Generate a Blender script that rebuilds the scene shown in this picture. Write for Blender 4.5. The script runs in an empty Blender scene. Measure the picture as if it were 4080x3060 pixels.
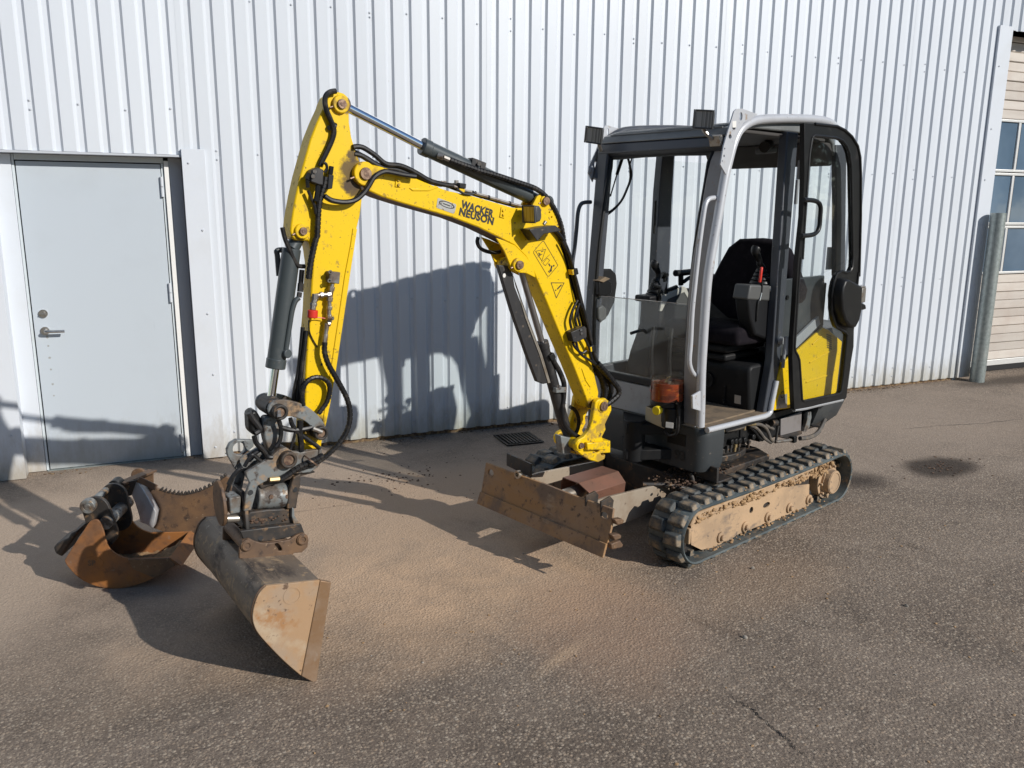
import bpy, bmesh, math, random
from mathutils import Vector, Matrix, noise
R = math.radians
random.seed(11)
scene = bpy.context.scene
COL = scene.collection

# ------------------------------------------------------------------ camera
cam_d = bpy.data.cameras.new('camera'); cam = bpy.data.objects.new('camera', cam_d); COL.objects.link(cam)
cam_d.sensor_width = 36.0; cam_d.lens = 28.976; cam_d.clip_start = 0.05; cam_d.clip_end = 2000
cam.matrix_world = Matrix(((0.9176724, 0.07641026, -0.38992157, 0.0),
                           (-0.39725446, 0.19653974, -0.89641565, 0.0),
                           (0.00813973, 0.97751399, 0.21071341, 1.7955),
                           (0, 0, 0, 1)))
scene.camera = cam

# ------------------------------------------------------------------ sky, sun, exposure
SUN_DIR = Vector((-0.6494, 1.0, -0.62)).normalized()          # the way the light travels
world = bpy.data.worlds.new('World'); scene.world = world; world.use_nodes = True
wn = world.node_tree.nodes; wl = world.node_tree.links
sky = wn.new('ShaderNodeTexSky'); sky.sky_type = 'NISHITA'; sky.sun_disc = False
sky.sun_elevation = math.asin(-SUN_DIR.z)
sky.sun_rotation = math.atan2(-SUN_DIR.x, -SUN_DIR.y)
sky.air_density = 1.0; sky.dust_density = 0.0; sky.ozone_density = 3.0
wn['Background'].inputs['Strength'].default_value = 0.092
wl.new(sky.outputs['Color'], wn['Background'].inputs['Color'])
sun_d = bpy.data.lights.new('sun', 'SUN'); sun_d.energy = 4.25; sun_d.angle = R(0.53); sun_d.color = (1.0, 0.95, 0.885)
sun = bpy.data.objects.new('sun', sun_d); COL.objects.link(sun)
sun.rotation_euler = SUN_DIR.to_track_quat('-Z', 'Y').to_euler(); sun.location = (4, -6, 8)
scene.view_settings.view_transform = 'Standard'; scene.view_settings.look = 'None'
scene.view_settings.exposure = 0.0; scene.view_settings.gamma = 1.0
scene.view_settings.use_curve_mapping = False

# ------------------------------------------------------------------ materials
def lin(c):
    return tuple((v / 12.92 if v <= 0.04045 else ((v + 0.055) / 1.055) ** 2.4) for v in c)
MATS = {}
def mat(name, col, rough=0.5, metal=0.0, layers=(), bump=None, spec=0.5, coat=0.0, rvar=0.0):
    """layers: (noise scale, lo, hi, colour, detail[, stretch xyz]); lo..hi is the mask ramp."""
    m = bpy.data.materials.new(name); m.use_nodes = True; MATS[name] = m
    nt = m.node_tree; N = nt.nodes; L = nt.links; b = N['Principled BSDF']
    b.inputs['Roughness'].default_value = rough; b.inputs['Metallic'].default_value = metal
    b.inputs['Specular IOR Level'].default_value = spec; b.inputs['Coat Weight'].default_value = coat
    tc = N.new('ShaderNodeTexCoord')
    prev = N.new('ShaderNodeRGB'); prev.outputs[0].default_value = (*col, 1); out = prev.outputs[0]
    rough_out = None
    for ly in layers:
        sc, lo, hi, c2, det = ly[:5]
        mp = N.new('ShaderNodeMapping'); L.new(tc.outputs['Object'], mp.inputs['Vector'])
        mp.inputs['Location'].default_value = (random.uniform(-9, 9), random.uniform(-9, 9), random.uniform(-9, 9))
        if len(ly) > 5: mp.inputs['Scale'].default_value = ly[5]
        tx = N.new('ShaderNodeTexNoise'); tx.inputs['Scale'].default_value = sc; tx.inputs['Detail'].default_value = det
        tx.inputs['Roughness'].default_value = 0.62
        L.new(mp.outputs[0], tx.inputs['Vector'])
        rp = N.new('ShaderNodeMapRange'); rp.inputs['From Min'].default_value = lo; rp.inputs['From Max'].default_value = hi
        L.new(tx.outputs['Fac'], rp.inputs['Value'])
        mx = N.new('ShaderNodeMix'); mx.data_type = 'RGBA'
        L.new(rp.outputs[0], mx.inputs['Factor']); L.new(out, mx.inputs[6]); mx.inputs[7].default_value = (*c2, 1)
        out = mx.outputs[2]
        if rvar:
            mr = N.new('ShaderNodeMix'); mr.data_type = 'FLOAT'
            L.new(rp.outputs[0], mr.inputs['Factor'])
            if rough_out is None: mr.inputs[2].default_value = rough
            else: L.new(rough_out, mr.inputs[2])
            mr.inputs[3].default_value = min(1, rough + rvar); rough_out = mr.outputs[0]
    L.new(out, b.inputs['Base Color'])
    if rough_out is not None: L.new(rough_out, b.inputs['Roughness'])
    if bump:
        sc, st = bump[:2]
        tx = N.new('ShaderNodeTexNoise'); tx.inputs['Scale'].default_value = sc; tx.inputs['Detail'].default_value = 6
        L.new(tc.outputs['Object'], tx.inputs['Vector'])
        bp = N.new('ShaderNodeBump'); bp.inputs['Strength'].default_value = st
        bp.inputs['Distance'].default_value = bump[2] if len(bump) > 2 else 0.004
        L.new(tx.outputs['Fac'], bp.inputs['Height']); L.new(bp.outputs[0], b.inputs['Normal'])
    return m
DIRT = (0.16, 0.10, 0.055); DUST = (0.30, 0.22, 0.14); SAND = (0.42, 0.27, 0.15)
mat('cladding', (0.635, 0.675, 0.725), 0.36, layers=[(1.3, 0.45, 0.75, (0.60, 0.635, 0.675), 4, (1, 1, .25)), (38, 0.70, 0.78, (0.5, 0.5, 0.49), 4, (1, 1, .35)), (6, 0.62, 0.85, (0.56, 0.59, 0.62), 6, (3, 3, .10)), (.9, .46, .62, (.67, .71, .755), 3, (1, 1, .15))], bump=(2.2, 0.16, 0.006), spec=.6)
mat('cladding_foot', (0.70, 0.69, 0.66), 0.5)
mat('trim_white', (0.645, 0.685, 0.735), 0.4, layers=[(3, 0.5, 0.8, (0.61, 0.64, 0.67), 5), (60, 0.72, 0.8, (0.4, 0.36, 0.3), 3)], bump=(3, 0.12, 0.006))
mat('door_paint', (0.495, 0.55, 0.60), 0.38, layers=[(2.2, 0.5, 0.8, (0.47, 0.52, 0.565), 4), (90, 0.72, 0.8, (0.36, 0.38, 0.4), 2), (9, 0.66, 0.85, (0.43, 0.48, 0.53), 5, (4, 4, .2))], bump=(120, 0.06, 0.001))
mat('door_frame_paint', (0.60, 0.66, 0.69), 0.4, layers=[(8, 0.55, 0.8, (0.5, 0.52, 0.5), 5)])
mat('frame_bright', (0.80, 0.80, 0.78), 0.5, bump=(60, 0.2, 0.003))
mat('reveal_paint', (0.5, 0.53, 0.57), 0.5)
mat('black_gap', (0.012, 0.012, 0.013), 0.8)
mat('stainless', (0.62, 0.60, 0.57), 0.28, 1.0, layers=[(60, 0.5, 0.8, (0.45, 0.42, 0.38), 3)])
mat('brass', (0.45, 0.33, 0.15), 0.4, 1.0)
mat('zinc_screw', (0.58, 0.61, 0.65), 0.4, 0.0)
mat('ohd_panel', (0.60, 0.55, 0.49), 0.55, layers=[(4, 0.42, 0.72, (0.52, 0.465, 0.41), 6, (.4, 1, 3)), (2, 0.5, 0.8, (0.50, 0.42, 0.36), 5), (22, .62, .8, (.42, .36, .3), 5, (5, 1, .4))], bump=(50, 0.1, 0.002))
mat('ohd_aluminium', (0.74, 0.74, 0.72), 0.35, 0.3)
mat('galvanised', (0.36, 0.40, 0.39), 0.42, 0.55, layers=[(26, 0.42, 0.62, (0.27, 0.31, 0.30), 3), (7, 0.55, 0.8, (0.42, 0.44, 0.42), 4)], bump=(60, 0.1, 0.002))
mat('cast_iron', (0.03, 0.028, 0.026), 0.6, 0.4, layers=[(30, 0.5, 0.7, (0.10, 0.06, 0.035), 4)], bump=(80, .3, .002))
YEL = (0.79, 0.515, 0.004)
mat('yellow_paint', YEL, 0.40, layers=[(3.0, 0.52, 0.80, (0.70, 0.45, 0.012), 5), (34, 0.615, 0.665, (0.42, 0.27, 0.03), 7, (1, 1, .8)), (70, 0.645, 0.68, (0.24, 0.145, 0.03), 5), (15, 0.63, 0.72, (0.40, 0.26, 0.04), 9), (130, 0.69, 0.73, (0.14, 0.085, 0.03), 2)], bump=(14, 0.06, 0.004), rvar=0.3, spec=.32)
mat('yellow_worn', YEL, 0.4, layers=[(13, 0.50, 0.60, (0.42, 0.27, 0.04), 8), (28, 0.575, 0.65, (0.14, 0.085, 0.035), 8)], bump=(22, 0.12, 0.004), rvar=0.3, spec=.32)
mat('yellow_hood', YEL, 0.34, layers=[(60, 0.66, 0.70, (0.30, 0.19, 0.03), 3), (5, .55, .8, (.72, .47, .02), 5), (14, .64, .74, (.45, .30, .05), 8)], rvar=.2, spec=.35)
mat('steel_pin', (0.13, 0.08, 0.06), 0.5, 0.6, layers=[(60, 0.42, 0.6, (0.28, 0.19, 0.13), 5)], bump=(90, .3, .002))
mat('cyl_grey', (0.055, 0.066, 0.070), 0.36, 0.0, layers=[(9, 0.55, 0.78, (0.10, 0.105, 0.10), 6), (45, 0.66, 0.72, (0.16, 0.13, 0.10), 4)], coat=.15, rvar=.2)
mat('guard_steel', (0.028, 0.027, 0.028), 0.45, 0.2, layers=[(12, 0.52, 0.7, (0.065, 0.057, 0.05), 7, (2, 2, .5)), (40, .63, .7, (.15, .115, .085), 5)], bump=(40, .1, .003), rvar=.2)
mat('chrome', (0.80, 0.82, 0.86), 0.07, 1.0)
mat('dark_steel', (0.035, 0.032, 0.030), 0.5, 0.2, layers=[(11, 0.48, 0.66, (0.085, 0.06, 0.042), 7), (30, 0.58, 0.68, (0.19, 0.115, 0.06), 7)], bump=(40, 0.25, 0.003), rvar=.2)
mat('grey_steel', (0.20, 0.215, 0.215), 0.42, 0.2, layers=[(9, 0.48, 0.60, (0.13, 0.10, 0.075), 8), (24, 0.53, 0.62, (0.06, 0.047, 0.04), 8), (13, .57, .66, (.34, .22, .12), 8)], bump=(35, 0.2, 0.003), rvar=.2)
mat('rust_orange', (0.34, 0.135, 0.035), 0.7, 0.1, layers=[(5, 0.42, 0.62, (0.20, 0.10, 0.05), 7), (20, 0.52, 0.68, (0.16, 0.075, 0.035), 7), (9, 0.62, 0.78, (0.27, 0.24, 0.20), 6)], bump=(45, 0.25, 0.003))
mat('rust_brown', (0.125, 0.078, 0.05), 0.62, 0.2, layers=[(6, 0.42, 0.62, (0.20, 0.115, 0.06), 7), (26, 0.56, 0.70, (0.055, 0.038, 0.03), 6), (60, .62, .7, (.27, .19, .12), 4)], bump=(38, 0.25, 0.003))
mat('bucket_side', (0.37, 0.235, 0.13), 0.66, 0.0, layers=[(5, 0.47, 0.56, (0.34, 0.245, 0.165), 9), (6, 0.52, 0.64, (0.42, 0.32, 0.215), 9), (9, 0.58, 0.68, (0.33, 0.17, 0.07), 9), (7, .60, .68, (.22, .15, .10), 9), (36, 0.62, 0.68, (0.13, 0.08, 0.05), 7)], bump=(38, 0.2, 0.003))
mat('bucket_back', (0.22, 0.17, 0.122), 0.55, 0.1, layers=[(4, 0.42, 0.66, (0.15, 0.118, 0.09), 7, (2, .4, 2)), (7, .58, .72, (.30, .225, .15), 7, (1, .5, 1)), (11, 0.54, 0.66, (0.075, 0.06, 0.05), 9, (1, .35, 1)), (24, .56, .64, (.33, .24, .15), 8), (70, .64, .70, (.38, .34, .28), 4)], bump=(40, 0.18, 0.003), rvar=.2)
mat('worn_edge', (0.30, 0.215, 0.15), 0.5, 0.3, layers=[(6, 0.44, 0.62, (0.25, 0.15, 0.08), 7), (9, 0.6, 0.74, (0.42, 0.37, 0.32), 7, (1, 1, .5))], bump=(40, .15, .002))
mat('blade_rust', (0.32, 0.195, 0.105), 0.65, 0.0, layers=[(3.0, 0.44, 0.58, (0.34, 0.185, 0.075), 9, (1, .6, 1.6)), (5, 0.50, 0.62, (0.19, 0.125, 0.082), 9), (9, .60, .70, (.38, .275, .175), 8, (1, .4, 1)), (26, 0.58, 0.68, (0.11, 0.07, 0.048), 8)], bump=(35, 0.2, 0.003), rvar=.15)
mat('guard_rust', (0.20, 0.092, 0.06), 0.55, 0.2, layers=[(7, 0.45, 0.68, (0.155, 0.082, 0.055), 6), (30, 0.60, 0.70, (0.10, 0.05, 0.035), 5)], bump=(40, .15, .002))
mat('arm_steel', (0.36, 0.30, 0.23), 0.5, 0.15, layers=[(6, 0.46, 0.66, (0.27, 0.20, 0.14), 7), (30, .6, .7, (.15, .10, .07), 6)], bump=(40, .1, .002))
mat('boom_grime', (0.105, 0.065, 0.035), 0.85, layers=[(9, 0.45, 0.62, (0.05, 0.034, 0.022), 7), (18, .60, .72, (.30, .19, .03), 6)], bump=(60, .3, .002))
mat('bark', (0.10, 0.075, 0.055), 0.9)
mat('foliage', (0.045, 0.075, 0.02), 0.7, layers=[(1.2, .4, .65, (.075, .10, .03), 4)])
mat('bare_steel', (0.48, 0.44, 0.38), 0.33, 0.8, layers=[(10, 0.48, 0.7, (0.30, 0.23, 0.16), 6)], bump=(40, .1, .002))
mat('rod_worn', (0.34, 0.33, 0.33), 0.28, 0.9)
mat('gusset_silver', (0.52, 0.53, 0.55), 0.4, 0.4, layers=[(12, 0.52, 0.72, (0.36, 0.33, 0.30), 6)], bump=(40, .1, .002))
mat('rubber_track', (0.040, 0.048, 0.051), 0.5, layers=[(9, 0.42, 0.64, (0.085, 0.093, 0.092), 7), (16, 0.52, 0.66, (0.25, 0.19, 0.125), 9)], bump=(60, 0.25, 0.003), rvar=.25)
mat('track_belt', (0.055, 0.070, 0.074), 0.5, layers=[(7, 0.42, 0.66, (0.11, 0.13, 0.13), 7), (15, 0.56, 0.68, (0.30, 0.21, 0.12), 8)], bump=(60, 0.2, 0.003), rvar=.25)
mat('mud_paint', (0.47, 0.32, 0.19), 0.8, layers=[(4, 0.42, 0.60, (0.36, 0.25, 0.155), 8), (9, 0.56, 0.68, (0.22, 0.165, 0.12), 9, (.6, 1, 1.6)), (26, 0.60, 0.70, (0.10, 0.08, 0.07), 8), (9, 0.66, 0.8, (0.46, 0.33, 0.21), 7, (1, 1, .4))], bump=(30, 0.35, 0.004))
mat('mud', (0.42, 0.27, 0.14), 0.95, layers=[(40, 0.42, 0.64, (0.28, 0.175, 0.09), 5)], bump=(90, 0.5, 0.004))
mat('dark_mud', (0.085, 0.052, 0.036), 0.95, layers=[(40, 0.45, 0.64, (0.14, 0.085, 0.05), 5)], bump=(90, 0.5, 0.004))
mat('body_grey', (0.042, 0.048, 0.052), 0.42, layers=[(5, 0.5, 0.75, (0.06, 0.065, 0.065), 6), (40, 0.66, 0.74, (0.15, 0.13, 0.11), 4)], bump=(140, 0.08, 0.001), rvar=.2)
mat('cab_silver', (0.52, 0.535, 0.56), 0.36, 0.15, layers=[(4, 0.5, 0.8, (0.45, 0.46, 0.48), 4), (14, 0.62, 0.70, (0.33, 0.22, 0.13), 8), (60, .66, .72, (.25, .24, .24), 3)])
mat('cab_grey', (0.052, 0.058, 0.070), 0.4, layers=[(9, 0.55, 0.8, (0.075, 0.08, 0.088), 6), (50, 0.66, 0.72, (0.2, 0.17, 0.14), 4)], rvar=.15)
mat('pillar_taupe', (0.27, 0.255, 0.245), 0.45, layers=[(9, 0.5, 0.75, (0.21, 0.195, 0.18), 6), (40, .66, .74, (.3, .17, .08), 5)])
mat('roof_grey', (0.19, 0.20, 0.20), 0.38, layers=[(8, 0.45, 0.70, (0.125, 0.133, 0.133), 6, (1, .3, 1)), (50, .66, .74, (.2, .18, .15), 4)], rvar=.2)
mat('panel_grey', (0.34, 0.35, 0.36), 0.45, layers=[(8, 0.5, 0.75, (0.27, 0.265, 0.255), 6), (40, .66, .74, (.17, .14, .11), 5)])
mat('black_plastic', (0.010, 0.0105, 0.011), 0.40, layers=[(14, 0.55, 0.8, (0.022, 0.021, 0.020), 5)], bump=(200, .12, .001), rvar=.2, spec=.32)
mat('black_hose', (0.010, 0.010, 0.011), 0.42, layers=[(30, 0.52, 0.75, (0.05, 0.042, 0.034), 5)], bump=(90, .15, .002), rvar=.2, spec=.35)
mat('grey_hose', (0.10, 0.09, 0.08), 0.55, layers=[(30, 0.5, 0.7, (0.19, 0.155, 0.115), 5)])
mat('light_body', (0.055, 0.058, 0.06), 0.5, layers=[(12, .5, .8, (.085, .085, .08), 5)], bump=(120, .1, .001))
mat('interior_dark', (0.011, 0.0115, 0.0125), 0.55, layers=[(10, 0.55, 0.8, (0.024, 0.022, 0.020), 5)], bump=(160, .15, .001), spec=.25)
mat('headliner', (0.055, 0.05, 0.047), 0.9, bump=(200, .2, .001))
mat('seat_fabric', (0.010, 0.008, 0.011), 0.95, layers=[(30, 0.5, 0.8, (0.02, 0.016, 0.019), 4)], bump=(260, .3, .001), spec=.15)
mat('console_grey', (0.085, 0.087, 0.085), 0.5, layers=[(9, 0.55, 0.8, (0.085, 0.085, 0.08), 5)])
mat('console_light', (0.50, 0.49, 0.44), 0.5, layers=[(12, 0.55, 0.8, (0.38, 0.36, 0.3), 5)])
mat('console_dark', (0.010, 0.0105, 0.012), 0.5, spec=.25)
mat('red_plastic', (0.62, 0.035, 0.02), 0.35)
mat('yellow_cap', (0.80, 0.62, 0.02), 0.35)
mat('floor_mat', (0.21, 0.155, 0.10), 0.9, layers=[(14, 0.45, 0.65, (0.13, 0.10, 0.07), 6)], bump=(120, .4, .002))
mat('fitting_steel', (0.36, 0.34, 0.31), 0.38, 0.75, layers=[(30, 0.5, 0.7, (0.22, 0.14, 0.09), 5)])
mat('fitting_brass', (0.55, 0.42, 0.22), 0.35, 0.8)
mat('battery_panel', (0.20, 0.185, 0.18), 0.5, layers=[(10, 0.5, 0.75, (0.13, 0.11, 0.10), 6)])
mat('sticker_white', (0.75, 0.74, 0.70), 0.5)
mat('sticker_silver', (0.50, 0.49, 0.47), 0.3, 0.5, layers=[(50, 0.6, 0.68, (0.28, 0.16, 0.08), 4)])
mat('decal_black', (0.02, 0.02, 0.02), 0.45)
mat('beige_paint', (0.42, 0.36, 0.25), 0.5, layers=[(12, 0.5, 0.75, (0.30, 0.24, 0.15), 6)])
mat('amber_grease', (0.27, 0.045, 0.010), 0.25, layers=[(14, 0.45, 0.65, (0.085, 0.012, 0.006), 3, (1, 1, 2.2)), (18, 0.58, 0.72, (0.55, 0.20, 0.03), 2, (.6, .6, 2.4))], coat=.3)
mat('lens_glass', (0.17, 0.18, 0.18), 0.2, 0.0, layers=[(120, .42, .58, (.34, .35, .34), 0, (0, 1, 0))], coat=.5)
mat('lens_amber', (0.36, 0.27, 0.10), 0.2, 0.0, layers=[(120, .45, .6, (.24, .17, .06), 0, (0, 1, 0))], coat=.5)
mat('stone', (0.34, 0.30, 0.25), 0.8, layers=[(30, .5, .7, (.3, .28, .25), 4)])
mat('litter', (0.12, 0.075, 0.045), 0.95, layers=[(40, .45, .6, (.25, .17, .09), 4)], bump=(120, .5, .003))
mat('pane_sky_tint', (0.11, 0.17, 0.24), 0.10, 0.0, layers=[(1.6, .4, .7, (.15, .22, .30), 3)], coat=.6)  # reflected blue sky is put into the panes' own colour

def glass(name, tint, dirt=0.12, refl=0.5):
    """thin pane: clear with fresnel gloss and a film of dust"""
    m = bpy.data.materials.new(name); m.use_nodes = True; MATS[name] = m
    nt = m.node_tree; N = nt.nodes; L = nt.links; N.remove(N['Principled BSDF'])
    tr = N.new('ShaderNodeBsdfTransparent'); tr.inputs['Color'].default_value = (*tint, 1)
    gl = N.new('ShaderNodeBsdfGlossy'); gl.inputs['Roughness'].default_value = 0.02
    ge = N.new('ShaderNodeNewGeometry'); dt = N.new('ShaderNodeVectorMath'); dt.operation = 'DOT_PRODUCT'
    L.new(ge.outputs['Normal'], dt.inputs[0]); L.new(ge.outputs['Incoming'], dt.inputs[1])
    def mt(op, x, y):
        n = N.new('ShaderNodeMath'); n.operation = op
        for i, q in enumerate((x, y)):
            if isinstance(q, (int, float)): n.inputs[i].default_value = q
            else: L.new(q, n.inputs[i])
        return n.outputs[0]
    sch = mt('POWER', mt('SUBTRACT', 1.0, mt('ABSOLUTE', dt.outputs['Value'], 0)), 5.0)      # Schlick, the same from both sides of the pane
    mu = N.new('ShaderNodeMath'); mu.operation = 'MULTIPLY'; mu.inputs[1].default_value = refl
    L.new(mt('MULTIPLY_ADD', sch, .96), mu.inputs[0]); mu.inputs[0].links[0].from_node.inputs[2].default_value = .04
    m1 = N.new('ShaderNodeMixShader'); L.new(mu.outputs[0], m1.inputs[0]); L.new(tr.outputs[0], m1.inputs[1]); L.new(gl.outputs[0], m1.inputs[2])
    df = N.new('ShaderNodeBsdfDiffuse'); df.inputs['Color'].default_value = (0.42, 0.40, 0.36, 1)
    tc = N.new('ShaderNodeTexCoord'); tx = N.new('ShaderNodeTexNoise'); tx.inputs['Scale'].default_value = 7; tx.inputs['Detail'].default_value = 7
    L.new(tc.outputs['Object'], tx.inputs['Vector'])
    rp = N.new('ShaderNodeMapRange'); rp.inputs['From Min'].default_value = .35; rp.inputs['From Max'].default_value = .8
    rp.inputs['To Min'].default_value = dirt * .35; rp.inputs['To Max'].default_value = dirt * 1.7
    L.new(tx.outputs['Fac'], rp.inputs['Value'])
    m2 = N.new('ShaderNodeMixShader'); L.new(rp.outputs[0], m2.inputs[0]); L.new(m1.outputs[0], m2.inputs[1]); L.new(df.outputs[0], m2.inputs[2])
    L.new(m2.outputs[0], N['Material Output'].inputs['Surface'])
glass('glass_clear', (0.97, 0.985, 0.98), 0.006, .55)
glass('glass_door', (0.95, 0.97, 0.97), 0.012, .8)
glass('glass_dusty', (0.95, 0.965, 0.955), 0.085, .9)
glass('clear_plastic', (0.98, 0.94, 0.88), 0.02, .4)

def stains(name, spots, col, noise_scale=16, amp=.9):
    """grease and grime with a ragged edge around given points (x, y, z, radius) of the part's own space"""
    m = MATS[name]; N = m.node_tree.nodes; L = m.node_tree.links; b = N['Principled BSDF']
    src = b.inputs['Base Color'].links[0].from_socket
    tc = N.new('ShaderNodeTexCoord'); nz = N.new('ShaderNodeTexNoise'); nz.inputs['Scale'].default_value = noise_scale; nz.inputs['Detail'].default_value = 7; nz.inputs['Roughness'].default_value = .7
    L.new(tc.outputs['Object'], nz.inputs['Vector'])
    for x, y, z, r in spots:
        d = N.new('ShaderNodeVectorMath'); d.operation = 'DISTANCE'; L.new(tc.outputs['Object'], d.inputs[0]); d.inputs[1].default_value = (x, y, z)
        a = N.new('ShaderNodeMath'); a.operation = 'MULTIPLY_ADD'; L.new(nz.outputs['Fac'], a.inputs[0]); a.inputs[1].default_value = -amp * r * 2; L.new(d.outputs['Value'], a.inputs[2])
        rp = N.new('ShaderNodeMapRange'); L.new(a.outputs[0], rp.inputs['Value']); rp.inputs['From Min'].default_value = r * .12; rp.inputs['From Max'].default_value = -r * .28; rp.inputs['To Max'].default_value = .9
        mx = N.new('ShaderNodeMix'); mx.data_type = 'RGBA'; L.new(rp.outputs[0], mx.inputs['Factor']); L.new(src, mx.inputs[6]); mx.inputs[7].default_value = (*col, 1); src = mx.outputs[2]
    L.new(src, b.inputs['Base Color'])

def low_grime(name, z1, col, amt=.7, ns=9, stretch=(1, 1, .35)):
    """splash dirt that thins out with height (part space z)"""
    m = MATS[name]; N = m.node_tree.nodes; L = m.node_tree.links; b = N['Principled BSDF']; src = b.inputs['Base Color'].links[0].from_socket
    tc = N.new('ShaderNodeTexCoord'); sp = N.new('ShaderNodeSeparateXYZ'); L.new(tc.outputs['Object'], sp.inputs[0])
    mp = N.new('ShaderNodeMapping'); mp.inputs['Scale'].default_value = stretch; L.new(tc.outputs['Object'], mp.inputs['Vector'])
    nz = N.new('ShaderNodeTexNoise'); nz.inputs['Scale'].default_value = ns; nz.inputs['Detail'].default_value = 8; nz.inputs['Roughness'].default_value = .72; L.new(mp.outputs[0], nz.inputs['Vector'])
    a = N.new('ShaderNodeMath'); a.operation = 'MULTIPLY_ADD'; L.new(nz.outputs['Fac'], a.inputs[0]); a.inputs[1].default_value = -z1 * 1.9; L.new(sp.outputs['Z'], a.inputs[2])
    rp = N.new('ShaderNodeMapRange'); L.new(a.outputs[0], rp.inputs['Value']); rp.inputs['From Min'].default_value = 0; rp.inputs['From Max'].default_value = -z1; rp.inputs['To Max'].default_value = amt
    mx = N.new('ShaderNodeMix'); mx.data_type = 'RGBA'; L.new(rp.outputs[0], mx.inputs['Factor']); L.new(src, mx.inputs[6]); mx.inputs[7].default_value = (*col, 1); L.new(mx.outputs[2], b.inputs['Base Color'])
def object_tone(name, lo, hi):
    m = MATS[name]; N = m.node_tree.nodes; L = m.node_tree.links; b = N['Principled BSDF']; src = b.inputs['Base Color'].links[0].from_socket
    oi = N.new('ShaderNodeObjectInfo'); rp = N.new('ShaderNodeMapRange'); L.new(oi.outputs['Random'], rp.inputs['Value']); rp.inputs['To Min'].default_value = lo; rp.inputs['To Max'].default_value = hi
    hs = N.new('ShaderNodeHueSaturation'); L.new(rp.outputs[0], hs.inputs['Value']); L.new(src, hs.inputs['Color']); L.new(hs.outputs[0], b.inputs['Base Color'])
object_tone('cladding', .955, 1.03); object_tone('ohd_panel', .88, 1.08); object_tone('rubber_track', .75, 1.25); object_tone('pane_sky_tint', .8, 1.15)
low_grime('cladding', .30, (.36, .33, .25), .75, 14); low_grime('trim_white', .32, (.36, .31, .23), .8, 12); low_grime('door_paint', .34, (.30, .30, .27), .7, 12)

# ------------------------------------------------------------------ mesh helpers
def crv(pts, n=6, closed=False):
    """Catmull-Rom through 2D or 3D points"""
    P = [Vector(q) for q in pts]; out = []; m = len(P)
    rng = range(m) if closed else range(m - 1)
    for i in rng:
        if closed: a, b, c, d = P[i - 1], P[i], P[(i + 1) % m], P[(i + 2) % m]
        else: a, b, c, d = P[max(i - 1, 0)], P[i], P[i + 1], P[min(i + 2, m - 1)]
        for j in range(n):
            t = j / n
            out.append(0.5 * ((2 * b) + (c - a) * t + (2 * a - 5 * b + 4 * c - d) * t * t + (3 * b - a - 3 * c + d) * t ** 3))
    if not closed: out.append(P[-1])
    return [tuple(q) for q in out]
def arc(cx, cy, r, a0, a1, n=10):
    return [(cx + r * math.cos(R(a0 + (a1 - a0) * i / n)), cy + r * math.sin(R(a0 + (a1 - a0) * i / n))) for i in range(n + 1)]
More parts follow.
